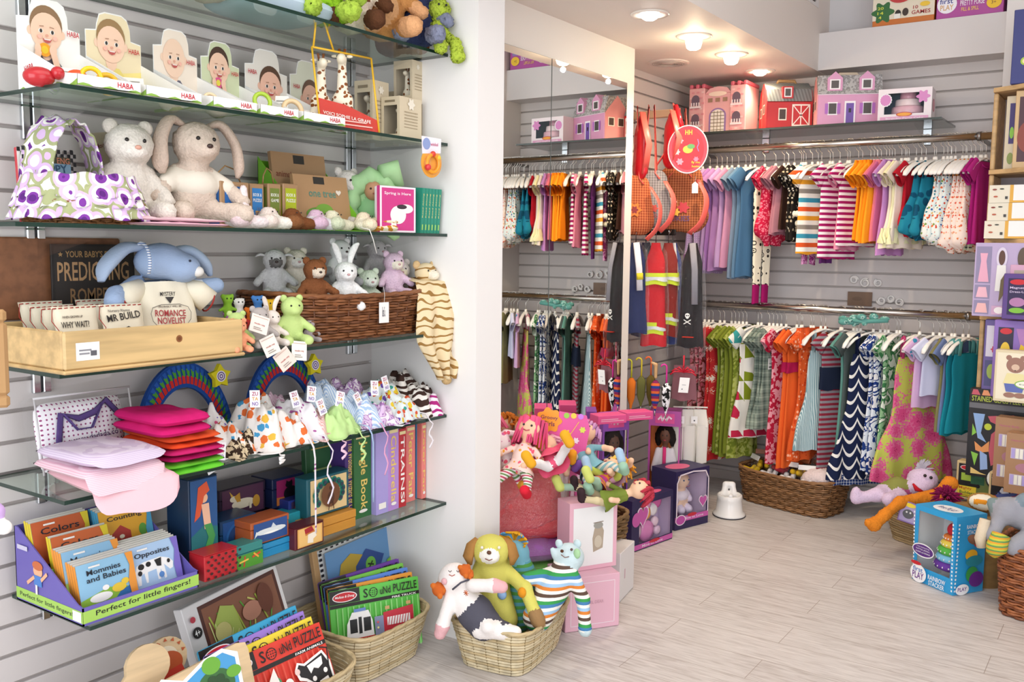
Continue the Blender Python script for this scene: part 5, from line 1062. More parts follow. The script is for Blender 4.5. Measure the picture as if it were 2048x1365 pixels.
# ---- shelf E ----
y=(Yp(75,880,-2.0)+Yp(285,880,-2.0))/2; w=Yp(270,880,-2.04)-Yp(80,880,-2.04)
t=thing('bedding_bag','clear zipped plastic bag holding white baby bedding with a purple collar print','bag',TR(-2.03,y,zE+.001,rz=90,rx=-10)); hw=w/2
m=MB(); m.rbox((-hw,-.035,0),(hw,.035,.185),clear('crinkle_film','ffffff',.93,.16),r=.008); m.build('bag_film',t)
m=MB(); slab(m,w*.92,.16,.045,pat('dots','f0edf2','9a4a7a',s=.011,t=.2),Matrix.Rotation(PI/2,4,'X')@Matrix.Translation((0,.09,-.022)),seed=7,n=16); m.build('folded_bedding',t)
m=MB(); m.tube([(-hw*.65,-.0285,.05),(-hw*.5,-.0285,.14),(-hw*.15,-.0285,.125),(hw*.2,-.0285,.135),(hw*.45,-.0285,.16),(hw*.85,-.0285,.10)],.008,M('54407a','c'),6,flat=.3).tube([(-hw*.45,-.0285,.14),(-hw*.2,-.0285,.10),(hw*.1,-.0285,.10),(hw*.35,-.0285,.15)],.007,M('54407a','c'),6,flat=.3); pr(m,Face((-hw,-.036,0),(1,0,0),(0,0,1),w,.185),[('t','www.dadada.co',.3,.38,.5,.07,'4a4060',3)]); m.build('printed_text',t)
m=MB()
for s in (-1,1): m.tube([(s*hw*.98,-.03,.01),(s*hw*.98,-.03,.18)],.0025,M('c9c6c8','g'),6)
m.tube([(-hw,-.03,.183),(hw,-.03,.183)],.003,M('c9c6c8','g'),6); m.build('zip_edge',t)
for i,(px0,px1,yt,X,lb) in enumerate(((272,468,726,-2.06,'blue baby toy arch with red and green rays behind the pink folded cloth'),(492,650,706,-2.05,'blue baby toy arch with red and green rays behind the printed hats'))):
    ya=Yp(px0,800,X); yb3=Yp(px1,800,X); w=yb3-ya; h=P((px0+px1)/2,yt,x=X).z-zE
    t=thing('toy_arch',lb,'activity arch',TR(X,(ya+yb3)/2,zE+.001,rz=90,rx=-5),'baby toy arches'); n=28; R_=w/2
    m=MB(); o=[(R_*math.cos(PI*i_/n),h*math.sin(PI*i_/n)) for i_ in range(n+1)]+[(R_*.70*math.cos(PI-PI*i_/n),h*.70*math.sin(PI-PI*i_/n)) for i_ in range(n+1)]
    m.prism(o,0,.012,M('234a94','c')); m.build('arch_body',t); m=MB()
    for q in range(30):
        a0=PI*(q+.5)/30; a1=a0+PI/38
        for r0,r1,c in ((.90,.97,'2d5cb0'),(.83,.92,'4f9a3a'),(.745,.84,'c8322c')):
            k=.6 if c!='c8322c' else 1; m.add([(R_*r0*math.cos(a0),-.001-.0003*r1,h*r0*math.sin(a0)),(R_*r1*math.cos(a0+.01),-.001-.0003*r1,h*r1*math.sin(a0+.01)),(R_*r1*math.cos(a1),-.001-.0003*r1,h*r1*math.sin(a1)),(R_*r0*math.cos(a1*k+a0*(1-k)),-.001-.0003*r1,h*r0*math.sin(a1*k+a0*(1-k)))],[(0,1,2,3)],M(c,'c'),sm=False)
    m.build('ray_pattern',t)
    MB().prism([(R_*.7*math.cos(PI*i_/n),h*.7*math.sin(PI*i_/n)) for i_ in range(n+1)],.004,.006,clear('crinkle_film','ffffff',.93,.16)).build('clear_panel',t)
    st=thing('star_rattle','yellow star with spiral clipped to the '+('near' if i==0 else 'far')+' blue arch','baby toy',TR(X+.012,(ya+yb3)/2+R_*.62,zE+h*.80,rz=90,rx=-5),'yellow star toys')
    a=MB(); a.prism(starp(0,0,.034,.034,5,.6),-.008,.006,M('d9cc2a','c')); a.build('star_body',st); a=MB()
    for r,c in ((.015,'e9e4ee'),(.012,'5a3a80'),(.009,'e9e4ee'),(.006,'5a3a80'),(.003,'e9e4ee')): a.add([(r*math.cos(2*PI*k/20),-.0085-(.015-r)*.03,r*math.sin(2*PI*k/20)) for k in range(20)],[tuple(range(20))],c,sm=False)
    a.build('spiral_print',st)
    for dx,dz,c,nm in ((-.3,.2,'3a9ad0','blue drop'),(.1,.15,'2a2a2e','black disc')):
        if i==0: a=MB(); a.ball((0,0,0),(.022,.012,.03) if c!='2a2a2e' else (.02,.008,.016),M(c,'g'),12,8); tag(a.build('hanging_toy',T=TR(X+.02,(ya+yb3)/2+dx*w*.6,zE+h*dz+.03,rz=90)),nm+' toy behind the clear panel of the near arch','baby toy')
FC=-1.90
def folded(px,py,X,w,d,h,m,lb,z,rz=90,seed=1,over=0,droop=0,g=None,rough=.003,cat='folded cloth',rx=0,ry=0):
    b=MB(); 
    nl=max(1,round(h/.022))
    for k in range(nl): slab(b,w*(1-.02*k),d*(1-.02*k),h/nl*1.15,m,TR(.002*math.sin(seed+k),.003*math.cos(seed*2+k),h/nl*k),seed=seed+k*.7,over=over,droop=droop,rough=rough,n=20)
    return tag(b.build('folded_blanket',T=TR(X,Yp(px,py,X),z,rz=rz,rx=rx,ry=ry)),lb,cat,g)
pk=pat('str','e4b9c6','eed2da',s=.0035)
folded(228,965,-1.885,.20,.27,.030,M('eec0c8','c'),'soft pink folded baby blanket at the bottom of the near stack, drooping off the shelf',zE+.002,seed=3,over=.02,droop=2.2,rz=82)
folded(200,930,-1.89,.19,.25,.022,pk,'pale pink fine striped baby blanket in the middle of the near stack',zE+.036,seed=5,over=.02,droop=1.6,rz=88)
folded(200,920,-1.89,.185,.24,.026,pat('str','cdbcd6','dccfe2',s=.0035),'pale lilac striped baby blanket on top of the near stack',zE+.062,seed=8,over=.01,droop=1.0,rz=90)
cl=[('6fce3a','lime green'),('6fce3a','second lime green'),('c41f6e','magenta'),('c92a72','second magenta'),('e8542a','orange'),('ea5f33','second orange'),('cf2070','large magenta')]
z=zE+.002
for i,(c,nm) in enumerate(cl):
    h=.014 if i<6 else .05; folded(345 if i<6 else 325,900,-1.905,.165-.004*i,.22,h,M(c,'c'),nm+' folded cotton blanket in the bright folded stack, layer '+['lowest','above the lowest','third','fourth','fifth','sixth','on top'][i],z,seed=11+i,rz=88+((i*7)%5)-2,rough=.004,ry=0); z+=h+.001
fl1=pat('flor','eeeae6','4a9ac8','e0703a','e8b84a',s=.026,t=.42); fl2=pat('dots','eeeaee','a85a9a',s=.012,t=.3); bst=pat('vstr','a9c2e4','e4ecf6',s=.005); pst=pat('vstr','d4a0bc','efdbe6',s=.005); teal=M('2f7f9f','c'); leo=pat('speck','d9c6a4','3a2a20',s=.012); fl3=pat('flor','e4ecec','3f9a8a','d85a3a','e8c83a','6a4aa0',s=.022,t=.4); zeb=pat('zebra','e9e2da','3f2c26',s=.026); mgs=pat('zebra','f0e4ec','a82a78',s=.02); grn=M('c4e69a','c'); lil2=pat('blob','d8bcdc','a878b4','f0e4ee',s=.02)
hats=[(415,815,-1.98,.15,.14,.085,pat('flor','eeeae8','7a6ac0','e05a8a','6ab85a',s=.02),'white sun hat with small fruit print beside the near arch'),
(448,865,-1.92,.12,.13,.075,fl1,'white bib set with orange and blue dots beside the stack'),
(470,800,-1.97,.10,.10,.05,teal,'teal knitted cuff cap behind the dotted bibs'),
(470,895,-1.90,.12,.11,.03,leo,'leopard print bib under the dotted bibs'),
(520,830,-1.93,.19,.18,.12,fl1,'large white baby hat with orange and blue dots'),
(545,780,-2.0,.16,.14,.10,pst,'pink fine striped sun hat at the back'),
(585,835,-1.93,.15,.16,.11,fl2,'white sun hat with tiny purple leaves'),
(575,880,-1.885,.13,.10,.07,fl1,'dotted baby cap at the shelf front'),
(640,790,-1.97,.19,.18,.12,bst,'pale blue striped sun hat in the middle of the pile'),
(632,850,-1.90,.10,.12,.07,pat('vstr','e0a8a4','f2dcd8',s=.005),'salmon striped bib folded under the blue hat'),
(672,868,-1.875,.15,.11,.055,grn,'pale lime crumpled bib with ties at the shelf front'),
(692,770,-2.0,.17,.14,.12,lil2,'lilac flowered sun hat at the back of the pile'),
(712,815,-1.92,.15,.15,.09,bst,'second blue striped hat with white tag'),
(760,800,-1.95,.19,.18,.11,fl3,'white hat with bright multicoloured flowers'),
(752,855,-1.875,.14,.10,.05,lil2,'lilac and plum bib hanging at the shelf front'),
(795,845,-1.885,.15,.12,.055,fl3,'white floral bib with bright flowers near the pillar'),
(815,765,-1.97,.17,.17,.13,zeb,'brown and white zebra striped sun hat'),
(845,800,-1.90,.13,.13,.085,zeb,'zebra striped hat with tied brim at the pillar end'),
(862,828,-1.87,.10,.09,.05,mgs,'magenta and white striped bib at the very end of the shelf')]
for i,(px,py,X,w,d,h,m,lb) in enumerate(hats):
    b=MB(); heap(b,w,d,h*.8,m,seed=i+1,fold=.02,sc=26); y=min(Yp(px,py,X),YR-w*.42); t=thing('baby_hat' if 'hat' in lb or 'cap' in lb else 'baby_bib',lb,'baby hat' if 'hat' in lb or 'cap' in lb else 'bib',TR(X,y,zE+.003,rz=85+(i*13)%20),'printed baby hats and bibs'); b.build('cloth',t)
    if 'hat' in lb: rufl(.002,.012,w*.42,d*.40,.16,11,m,sd=i).build('brim',t)
ztag=[(510,800),(594,800),(622,790),(648,815),(678,800),(722,800),(750,778),(775,768),(440,905),(425,930)]
for i,(px,py) in enumerate(ztag):
    X=-1.862-.01*(i%3) if py<880 else -1.84; v=P(px,py,x=X)
    card_thing('brand_tag','white hang tag with coloured letters, '+['first','second','third','fourth','fifth','sixth','seventh','eighth','ninth','tenth'][i]+' along the hats',TR(X,v.y,v.z-.02,rz=76+(i*11)%20,ry=(-1)**i*(5+i*3%17),rx=-12),.028,.044,'f3f3f8',[('t','ZU',.2,.68,.6,.22,'b02a5a'),('t','TA',.2,.4,.6,.2,'e0a83a'),('t','NO',.2,.1,.6,.22,'8a6ab0')],'coloured letter tags on the hats','tag')
for px,py,L,c,lb,xo in ((625,890,.235,'ede6ec','long white dotted tie hanging down from the hats',0),(655,895,.165,'f0e6f2','pale lilac curled tie hanging off the shelf',.012),(683,880,.05,'eec8dc','short pink tie loop below the lime bib',.01),(742,905,.20,'a9c0e2','blue striped tie hanging over the books',0),(768,880,.13,'e8a8cc','pink ribbon tie hanging over the lilac book',.008),(722,880,.07,'c4e69a','lime green tie at the shelf edge',.01),(858,870,.085,'ece6ea','white ribbon end at the pillar end',.01),(558,925,.02,'f0ece8','short white tie end on the shelf edge',.01)):
    y=Yp(px,870,-1.82); b=MB(); pts=[(-1.86,y-.01,zE+.02),(-1.83,y,zE+.016),(-1.818,y+.002,zE-.005)]+[(-1.815,y+.004+xo*math.sin(k*1.3),zE-.005-L*k/8) for k in range(1,9)]
    b.tube(pts,.0045,M(c,'c') if 'dotted' not in lb else pat('dots','ede6ec','a86a9a',s=.01,t=.3),6,flat=.3); tag(b.build('hat_tie'),lb,'hat tie')
# ---- shelf F: board book display ----
X0=-1.835; ya=Yp(166,1235,X0); yb4=Yp(397,1160,X0); w=yb4-ya; D=.27; pu='6a5fae'; hb=P(68,1042,x=-2.11).z-zF; hf=.040
T=TR(X0-D/2,(ya+yb4)/2,zF+.001,rz=90); t=thing('book_display_tray','purple and green cardboard tray of small board books','display tray',T); hw=w/2
m=MB().box((-hw,-D/2,0),(hw,D/2,.003),pu).box((-hw,-D/2,.003),(hw,-D/2+.003,hf),pu).box((-hw,D/2-.003,.003),(hw,D/2,hb),pu)
for s in (-1,1):
    pf=[(0,0),(D,0),(D,hb),(D*.95,hb),(.02,hf*1.1),(0,hf)]; x0,x1=(hw-.003,hw) if s>0 else (-hw,-hw+.003)
    m.add([(x0,-D/2+a,b_) for a,b_ in pf]+[(x1,-D/2+a,b_) for a,b_ in pf],[tuple(range(6)),tuple(range(6,12))[::-1]]+[(i,i+6,(i+1)%6+6,(i+1)%6) for i in range(6)],pu,sm=False)
m.box((-.0015,.0,.003),(.0015,D/2-.003,hb*.6),'8ac24a'); m.box((-hw+.003,.0,.003),(hw-.003,.003,hb*.55),'8ac24a')
m.build('tray_body',t); p=MB()
pr(p,Face((-hw,-D/2,0),(1,0,0),(0,0,1),w,hf),[('r',0,.14,1,.66,'a3cc5c'),('t','Perfect for little fingers!',.1,.3,.82,.38,'22261c')])
pr(p,Face((-hw,D/2,0),(0,-1,0),(0,0,1),D,hb),[('r',0,.035,1,.15,'a3cc5c'),('t','Perfect for little fingers!',.06,.065,.8,.075,'3a4a2c'),('r',.86,.04,.12,.13,'f0f0ee'),('e',.36,.5,.07,.09,'e8b08a'),('e',.36,.57,.08,.06,'c86a3a'),('r',.3,.3,.12,.14,'4a7fc8'),('l',[(.3,.4),(.2,.3)],.03,'e8b08a'),('l',[(.42,.4),(.5,.5)],.03,'e8b08a'),('l',[(.34,.3),(.34,.2)],.03,'e8e4e0'),('r',.06,.72,.16,.06,'c8c4dc')])
p.build('printed_artwork',t)
bb=[('Colors','c05a2c','8a3a3a',-.5,.055,.085,3,'d8c22a'),('Colors','c2602e','7a3a2a',-.42,-.005,.060,2,'d8c22a'),('Counting','e0a42c','b23a2c',.5,.03,.080,4,'4a9ac0'),('Mommies','8ab8d8','e8d6a0',-.44,-.05,.035,4,'e8963a'),('Opposites','a9c6e6','2a2a2e',.46,-.085,.014,6,'7a6ac0'),('Mommies and Babies','8fc0de','8ab24a',-.40,-.095,.012,4,'e8963a')]
for gi,(tx,c,c2,fx,fy,dz,n,sp) in enumerate(bb):
    for k in range(n):
        wb=hw*.98-.008; hbk=.098; first=(k==0); z_=.004+dz+.0015*k
        items=[('r',0,0,1,1,c),('r',.0,.95,1,.05,'d8d4cc')]
        if first:
            items=[('r',0,0,1,1,c)]+({'Colors':[('e',.45,.25,.25,.25,'5a3a4a'),('e',.4,.45,.06,.05,'e8d0b8')],'Counting':[('p',[(.2,.05),(.2,.4),(.38,.58),(.56,.4),(.56,.05)],'b2342c'),('e',.8,.35,.08,.15,'5a9a3a'),('e',.38,.3,.05,.05,'f0e6d0')],'Mommies':[('r',0,0,1,.3,'9ac25a')],'Opposites':[('p',[(.14,.08),(.2,.08),(.22,.3),(.28,.34),(.3,.1),(.34,.1),(.35,.34),(.52,.36),(.53,.1),(.58,.1),(.6,.34),(.66,.08),(.7,.1),(.68,.42),(.78,.26),(.84,.28),(.86,.42),(.8,.52),(.74,.56),(.62,.62),(.3,.6),(.16,.54),(.12,.4)],'f4f2f0'),('e',.24,.5,.06,.07,'1e1c1e'),('e',.38,.52,.05,.06,'1e1c1e'),('p',[(.5,.58),(.64,.6),(.62,.4),(.54,.42)],'1e1c1e'),('e',.2,.36,.04,.06,'1e1c1e'),('e',.77,.47,.03,.05,'1e1c1e'),('c',.6,.2,.05,'5a8ac8')],'Mommies and Babies':[('p',[(0,0),(1,0),(1,.2),(.5,.35),(0,.2)],'8ab83a'),('p',[(.55,0),(1,0),(1,.3),(.7,.18)],'2f6aa8'),('e',.35,.18,.2,.10,'f4f2ee'),('e',.45,.36,.06,.06,'f4f2ee'),('e',.68,.28,.13,.10,'e8c43a'),('e',.8,.38,.07,.07,'e8c43a')]}[tx])
            if len(tx)>10: items+=[('t','Mommies',.16,.72,.6,.12,'1e2430'),('t','and Babies',.14,.56,.7,.12,'1e2430')]
            else: items.append(('t',tx,.14,.68,.68,.15,'20222a'))
            items+=[('p',[(.88,0),(1,0),(1,1),(.86,1),(.92,.7),(.86,.35)],sp),('r',.2,.88,.2,.04,'f0ece6')]
        lb=('front copy of the '+tx+' board book'+(' in the '+('back' if gi==0 else 'second')+' pile' if tx=='Colors' else '') if first else ORD[k-1]+' copy behind the front '+tx+' board book'+(' of the back pile' if gi==0 else ''))
        tt=T@TR(fx*hw*1.0,fy+.010*k+.0,z_+.002,rx=-14)
        carton('board_book',lb,'book',tt,wb,.0085,hbk,'d9d6d0','small board books, '+tx+(' back pile' if gi==0 else ''),front=items,left=[('r',0,0,1,1,sp)])
# trinket boxes
def trinket(lb,px0,px1,yt,yb_,X,d,c,front=(),z=0,rz=90,g=None,lid=.35,top=None,h=None,name='trinket_box'):
    a=Yp(px0,(yt+yb_)/2,X); b_=Yp(px1,(yt+yb_)/2,X); w=b_-a; h=h or (P((px0+px1)/2,yt,x=X).z-zF-z)
    t=thing(name,lb,'trinket box',TR(X-d/2,(a+b_)/2,zF+.001+z,rz=rz),g); C=M(c,'p',.35)
    MB().rbox((-w/2,-d/2,0),(w/2,d/2,h*(1-lid)-.001),C,r=.002).build('box_body',t); MB().rbox((-w/2-.001,-d/2-.001,h*(1-lid)),(w/2+.001,d/2+.001,h),mm(top) if top else C,r=.002).build('lid',t)
    if front: p=MB(); f=Face((-w/2,-d/2-.0012,0),(1,0,0),(0,0,1),w,h); pr(p,f,list(front)); p.build('painted_picture',t)
    return t,w,h
merm=[('r',.04,.02,.92,.96,'1f4f86'),('p',[(.04,.02),(.96,.02),(.96,.45),(.5,.5),(.04,.4)],'1a6a6e'),('e',.5,.78,.13,.05,'e8b08a'),('p',[(.3,.9),(.6,.95),(.7,.85),(.5,.8),(.35,.6),(.15,.55),(.25,.75)],'d0502c'),('p',[(.4,.72),(.66,.72),(.72,.5),(.5,.45)],'e6b496'),('p',[(.48,.5),(.74,.5),(.86,.36),(.7,.2),(.4,.14),(.25,.2),(.5,.26),(.62,.36)],'3f8f4a'),('p',[(.2,.1),(.4,.2),(.2,.28)],'3f8f4a')]
trinket('tall dark blue box painted with a red haired mermaid',378,436,955,1105,-1.91,.09,'16304e',merm,lid=.0001)
dk='24182c'
trinket('dark purple box painted with a white unicorn, at the back',438,530,945,1000,-2.02,.09,dk,[('r',.05,.05,.9,.9,'4a2440'),('e',.5,.42,.25,.16,'d8cdb4'),('e',.3,.62,.09,.1,'d8cdb4'),('p',[(.24,.7),(.2,.9),(.29,.72)],'c8a03a'),('p',[(.3,.7),(.42,.8),(.44,.5),(.36,.5)],'b8862a'),('e',.78,.4,.08,.2,'b8862a'),('r',.3,.2,.05,.2,'d8cdb4'),('r',.62,.2,.05,.2,'d8cdb4')],z=.075,h=.085)
trinket('wide purple box under the unicorn box',440,560,1000,1060,-2.02,.10,'3a1c34',z=0,h=.073)
trinket('navy box painted with a black cat on magenta',545,614,945,1010,-2.0,.09,'1a2448',[('r',.1,.08,.8,.84,'8a1f54'),('p',[(.1,.08),(.9,.08),(.9,.3),(.1,.35)],'b86a2a'),('e',.5,.42,.2,.24,'15121a'),('e',.45,.72,.1,.1,'15121a'),('p',[(.36,.74),(.38,.88),(.44,.8)],'15121a'),('p',[(.46,.8),(.53,.88),(.55,.74)],'15121a'),('l',[(.66,.3),(.8,.4),(.76,.6)],.05,'15121a')],z=.075,h=.085)
trinket('deep blue box beneath the black cat box',540,620,1010,1055,-1.99,.10,'15284e',z=0,h=.073,front=[('e',.5,.5,.3,.2,'3a3a5a')])
trinket('dark teal box painted with a seated mermaid',440,512,1000,1090,-1.935,.08,'143c62',[('r',.06,.05,.88,.9,'174a86'),('c',.5,.5,.36,'1f5a96'),('c',.5,.5,.3,'123a6a'),('p',[(.3,.2),(.42,.75),(.6,.78),(.66,.4),(.5,.2)],'4a2418'),('p',[(.4,.25),(.45,.6),(.56,.62),(.56,.3),(.8,.15),(.2,.1)],'c48a4a')],h=.105)
trinket('orange framed blue box painted with a white dolphin',502,578,1038,1095,-1.87,.07,'a8542a',[('r',.06,.08,.88,.84,'244a86'),('p',wobble_shape(.5,.5,.32,.16,20,2,.25),'d6dcdc'),('p',[(.5,.6),(.56,.8),(.66,.58)],'c8d0d4'),('p',[(.18,.5),(.06,.3),(.12,.6)],'d6dcdc'),('e',.5,.42,.2,.05,'f0f0ea')],z=.040,h=.062,lid=.3)
trinket('bright blue box supporting the dolphin box',526,584,1082,1122,-1.868,.07,'1f86b8',z=0,h=.038,lid=.4)
trinket('green box painted with red dragonflies',470,525,1085,1140,-1.85,.055,'2f7f7a',[('r',0,0,1,.6,'4a8f2c'),('l',[(.3,.1),(.34,.5)],.05,'b8342a'),('l',[(.15,.3),(.45,.36)],.05,'e0b84a'),('l',[(.62,.4),(.88,.5)],.06,'c8402a'),('l',[(.66,.54),(.82,.34)],.05,'e0a03a')],lid=.36,h=.060)
trinket('red and black checked box at the shelf edge',409,475,1103,1170,-1.845,.06,'b8242c',[('e',.1+.2*i+.1*(j%2),.1+.16*j,.045,.05,'3a1618') for i in range(5) for j in range(6)],lid=.02,h=.066)
trinket('crimson box painted with an Egyptian queen in profile',590,648,1052,1100,-1.845,.05,'5a1c24',[('r',.07,.08,.86,.84,'e0a85a'),('r',.12,.12,.76,.76,'e8bc72'),('p',[(.34,.55),(.3,.85),(.55,.92),(.66,.62)],'a8242c'),('p',[(.4,.2),(.42,.6),(.66,.62),(.72,.42),(.6,.32),(.6,.15)],'f0e6d4'),('l',[(.34,.6),(.62,.66)],.04,'c87a3a')],lid=.0001,h=.062)
trinket('golden pine box under the peacock frame box',618,712,1035,1080,-1.875,.08,'c88a34',z=0,h=.052,lid=.45)
trinket('teal framed box painted with a fanned brown peacock',614,698,950,1040,-1.90,.05,'1f5a66',[('r',.07,.07,.86,.86,'e0c48e')]+[('c',.5+.33*math.cos(a),.52+.33*math.sin(a),.065,'1f7a6a') for a in [-.6+4.34*i/12 for i in range(13)]]+[('c',.5+.33*math.cos(a),.52+.33*math.sin(a),.035,'2a3a4a') for a in [-.6+4.34*i/12 for i in range(13)]]+[('c',.5,.5,.22,'6a4228'),('e',.5,.42,.08,.16,'4a2a1c'),('c',.5,.66,.04,'4a2a1c'),('l',[(.46,.3),(.44,.12)],.02,'4a2a1c'),('l',[(.54,.3),(.56,.12)],.02,'4a2a1c')],z=.054,h=.115,lid=.0001)
trinket('turquoise box with green base behind the dolphin box',575,612,1030,1075,-1.93,.06,'2fa0b0',h=.075,lid=.5)
trinket('small blue box with orange fish picture behind the pine box',578,618,1005,1040,-1.96,.06,'2a3a86',h=.10,front=[('r',.1,.6,.8,.35,'3a2a4a'),('e',.5,.78,.25,.08,'c8502a')])
# tall storybooks at the right end
sb=[(612,690,'24502f','dark green storybook standing cover outward','',-1.99,.15,1),(690,712,'4a2f78','purple spined storybook with gold lettering','The Wonderful Wizard of Oz',-1.93,.2,0),(708,742,'2f6a38','green spined storybook with gold lettering','Jungle Book',-1.92,.2,0),(752,776,'a89ad8','plain lavender storybook spine','',-1.90,.2,0),(776,797,'b48ad0','lilac spined storybook with gold script','Cinderella',-1.90,.2,0),(797,812,'b81f2c','red spined book with white capital letters','TRAINS',-1.90,.2,0),(812,830,'e07a74','salmon spined storybook beside the red spined book','Peter Pan',-1.92,.2,0),(832,842,'2f86b8','slim blue storybook spine','',-1.93,.2,0),(843,867,'e58078','salmon spined storybook nearest the pillar','Peter Pan',-1.91,.2,0)]
for px0,px1,c,lb,tx,X,d,cov in sb:
    a=Yp(px0,950,X); b_=min(Yp(px1,950,X),YR-.004); th=b_-a; h=.262-(.012 if px0>790 else 0)
    if cov: carton('story_book',lb,'book',TR(X,(a+b_)/2,zF+.001,rz=90,rx=-3),th,.02,h,c,front=[('r',.1,.1,.8,.8,'2c5c38'),('l',[(.15,.85),(.85,.85)],.02,'c8a85a')]+[('r',.15,.2+.1*k,.6,.02,'a8c07a') for k in range(5)]); continue
    t=thing('story_book',lb,'book',TR(X,(a+b_)/2,zF+.001,rz=90),'tall storybooks on the lowest shelf'); m=MB()
    dd=.13; m.rbox((-th/2,0,0),(-th/2+.002,dd,h),c,r=.0006).rbox((th/2-.002,0,0),(th/2,dd,h),c,r=.0006).rbox((-th/2,-.001,0),(th/2,.001,h),c,r=.0006); m.build('cover',t)
    MB().box((-th/2+.002,.001,.003),(th/2-.002,dd-.004,h-.003),'f2ede2').build('pages',t)
    p=MB(); 
    if tx: pr(p,Face((-th/2,-.001,0),(1,0,0),(0,0,1),th,h),[('t',tx,.26,.9,h*.8/th,.5*th/h,'e9c86a' if c not in('b81f2c',) else 'f4ece8',-90),('r',.1,.93,.8,.04,'e9d8a0'),('e',.5,.08,.25,.02,'f4efe8')])
    else: pr(p,Face((-th/2,-.001,0),(1,0,0),(0,0,1),th,h),[('r',.2,.06,.6,.07,'f4efe8')])
    p.build('printed_spine',t)
# edge things at the far left
t=thing('burlap_frame','burlap edged frame jutting in at the far end of the shelves','frame',TR(-1.35,P(8,715,x=-1.35).y-.045,P(8,812,x=-1.35).z,rz=58)); m=MB(); B=M('a8835a','c')
m.rbox((-.10,0,0),(.045,.012,.018),B).rbox((-.10,0,.122),(.045,.012,.14),B).rbox((.027,0,.018),(.045,.012,.122),B).rbox((-.10,0,.018),(-.085,.012,.122),B); m.build('frame_border',t); MB().box((-.09,.004,.01),(.03,.008,.13),'cfc4c4').build('picture_panel',t)
b=MB(); v=P(8,1030,x=-1.35); t=thing('cloth_doll','lilac and white cloth doll peeking in at the lower far end','doll',TR(-1.35,v.y-.03,v.z,rz=50))
blob(b,[('e',(0,0,.01),(.03,.02,.018),M('c9a8dc','c')),('c',(.0,0,0),(.028,-.005,-.012),.014,.011,M('f0ece8','c')),('c',(0,0,.01),(-.06,0,.03),.016,.02,M('c9a8dc','c'))],.004,.006); b.build('body',t)
MB().lathe([(.03,-v.z+.001),(.03,-v.z+.01),(.006,-v.z+.012),(.006,-.02)],M('d8d4d0'),16,T=TR(-.06,0,0)).build('stand',t)
# ======================= BACK WALL SHELF: TOY HOUSES =======================
zS=1.861
def BT(x0,x1,yt,Y,z):
    a=P(x0,yt+40,y=Y).x; b=P(x1,yt+40,y=Y).x; return (a+b)/2,b-a,P((x0+x1)/2,yt,y=Y).z-z
xc,w,h=BT(1378,1492,165,4.56,zS); D=.18
pkb='e9b3b4'
t=thing('toy_castle','pink brick toy castle with two towers on the back wall shelf','toy castle',TR(xc,4.56+D/2,zS)); hw=w/2
m=MB(); cp=M('e8b0b0'); m.rbox((-hw*.5,-D/2+.012,0),(hw*.5,D/2,h*.80),cp)
for s in (-1,1):
    x0,x1=(s*hw,s*hw*.45)[::s] if 0 else (min(s*hw,s*hw*.45),max(s*hw,s*hw*.45)); m.rbox((x0,-D/2,0),(x1,D/2,h*.92),cp)
    for i in range(3): xx=x0+(x1-x0)*(i*.4); m.rbox((xx,-D/2,h*.92),(xx+(x1-x0)*.22,D/2,h),M('d86a7c'))
m.prism([(-hw*.45,h*.8),(hw*.45,h*.8),(hw*.3,h*.9),(0,h*.93),(-hw*.3,h*.9)],-D/2+.012,-D/2+.03,cp); m.build('castle_body',t)
p=MB(); f=Face((-hw,-D/2,0),(1,0,0),(0,0,1),w,h); it=[]
for i in range(11):
    for j in range(8):
        x=.02+.09*i+(.03 if j%2 else 0)
        if .27<x+.02<.72 : continue
        if x<.92: it.append(('r',x,.04+.11*j,.05,.035,'e2969c' if (i+j)%3 else 'f2cfcb'))
for cx_ in (.14,.86):
    for cy_ in (.22,.60): it+=[('e',cx_,cy_+.08,.07,.09,'6d5a6a'),('r',cx_-.07,cy_-.04,.14,.12,'6d5a6a'),('r',cx_-.1,cy_-.09,.2,.035,'f4e9ea')]+[('r',cx_-.08+.045*q,cy_-.06,.02,.08,'f4e9ea') for q in range(4)]
pr(p,f,it); f2=Face((-hw,-D/2+.012,0),(1,0,0),(0,0,1),w,h)
pr(p,f2,[('e',.5,.34,.15,.16,'9a7ab0'),('r',.35,.02,.3,.33,'9a7ab0'),('e',.5,.34,.12,.13,'f6efe4'),('r',.38,.02,.24,.33,'f6efe4')]+[('l',[(.38+.06*q,.02),(.38+.06*q,.44)],.010,'8a7a5a') for q in range(1,4)]+[('l',[(.38,.06+.07*q),(.62,.06+.07*q)],.010,'8a7a5a') for q in range(6)]+[('r',.33+.13*q,.62,.08,.08,'a08068') for q in range(3)]+[('e',.5,.78,.16,.05,'f4dcc8')])
p.build('printed_bricks',t)
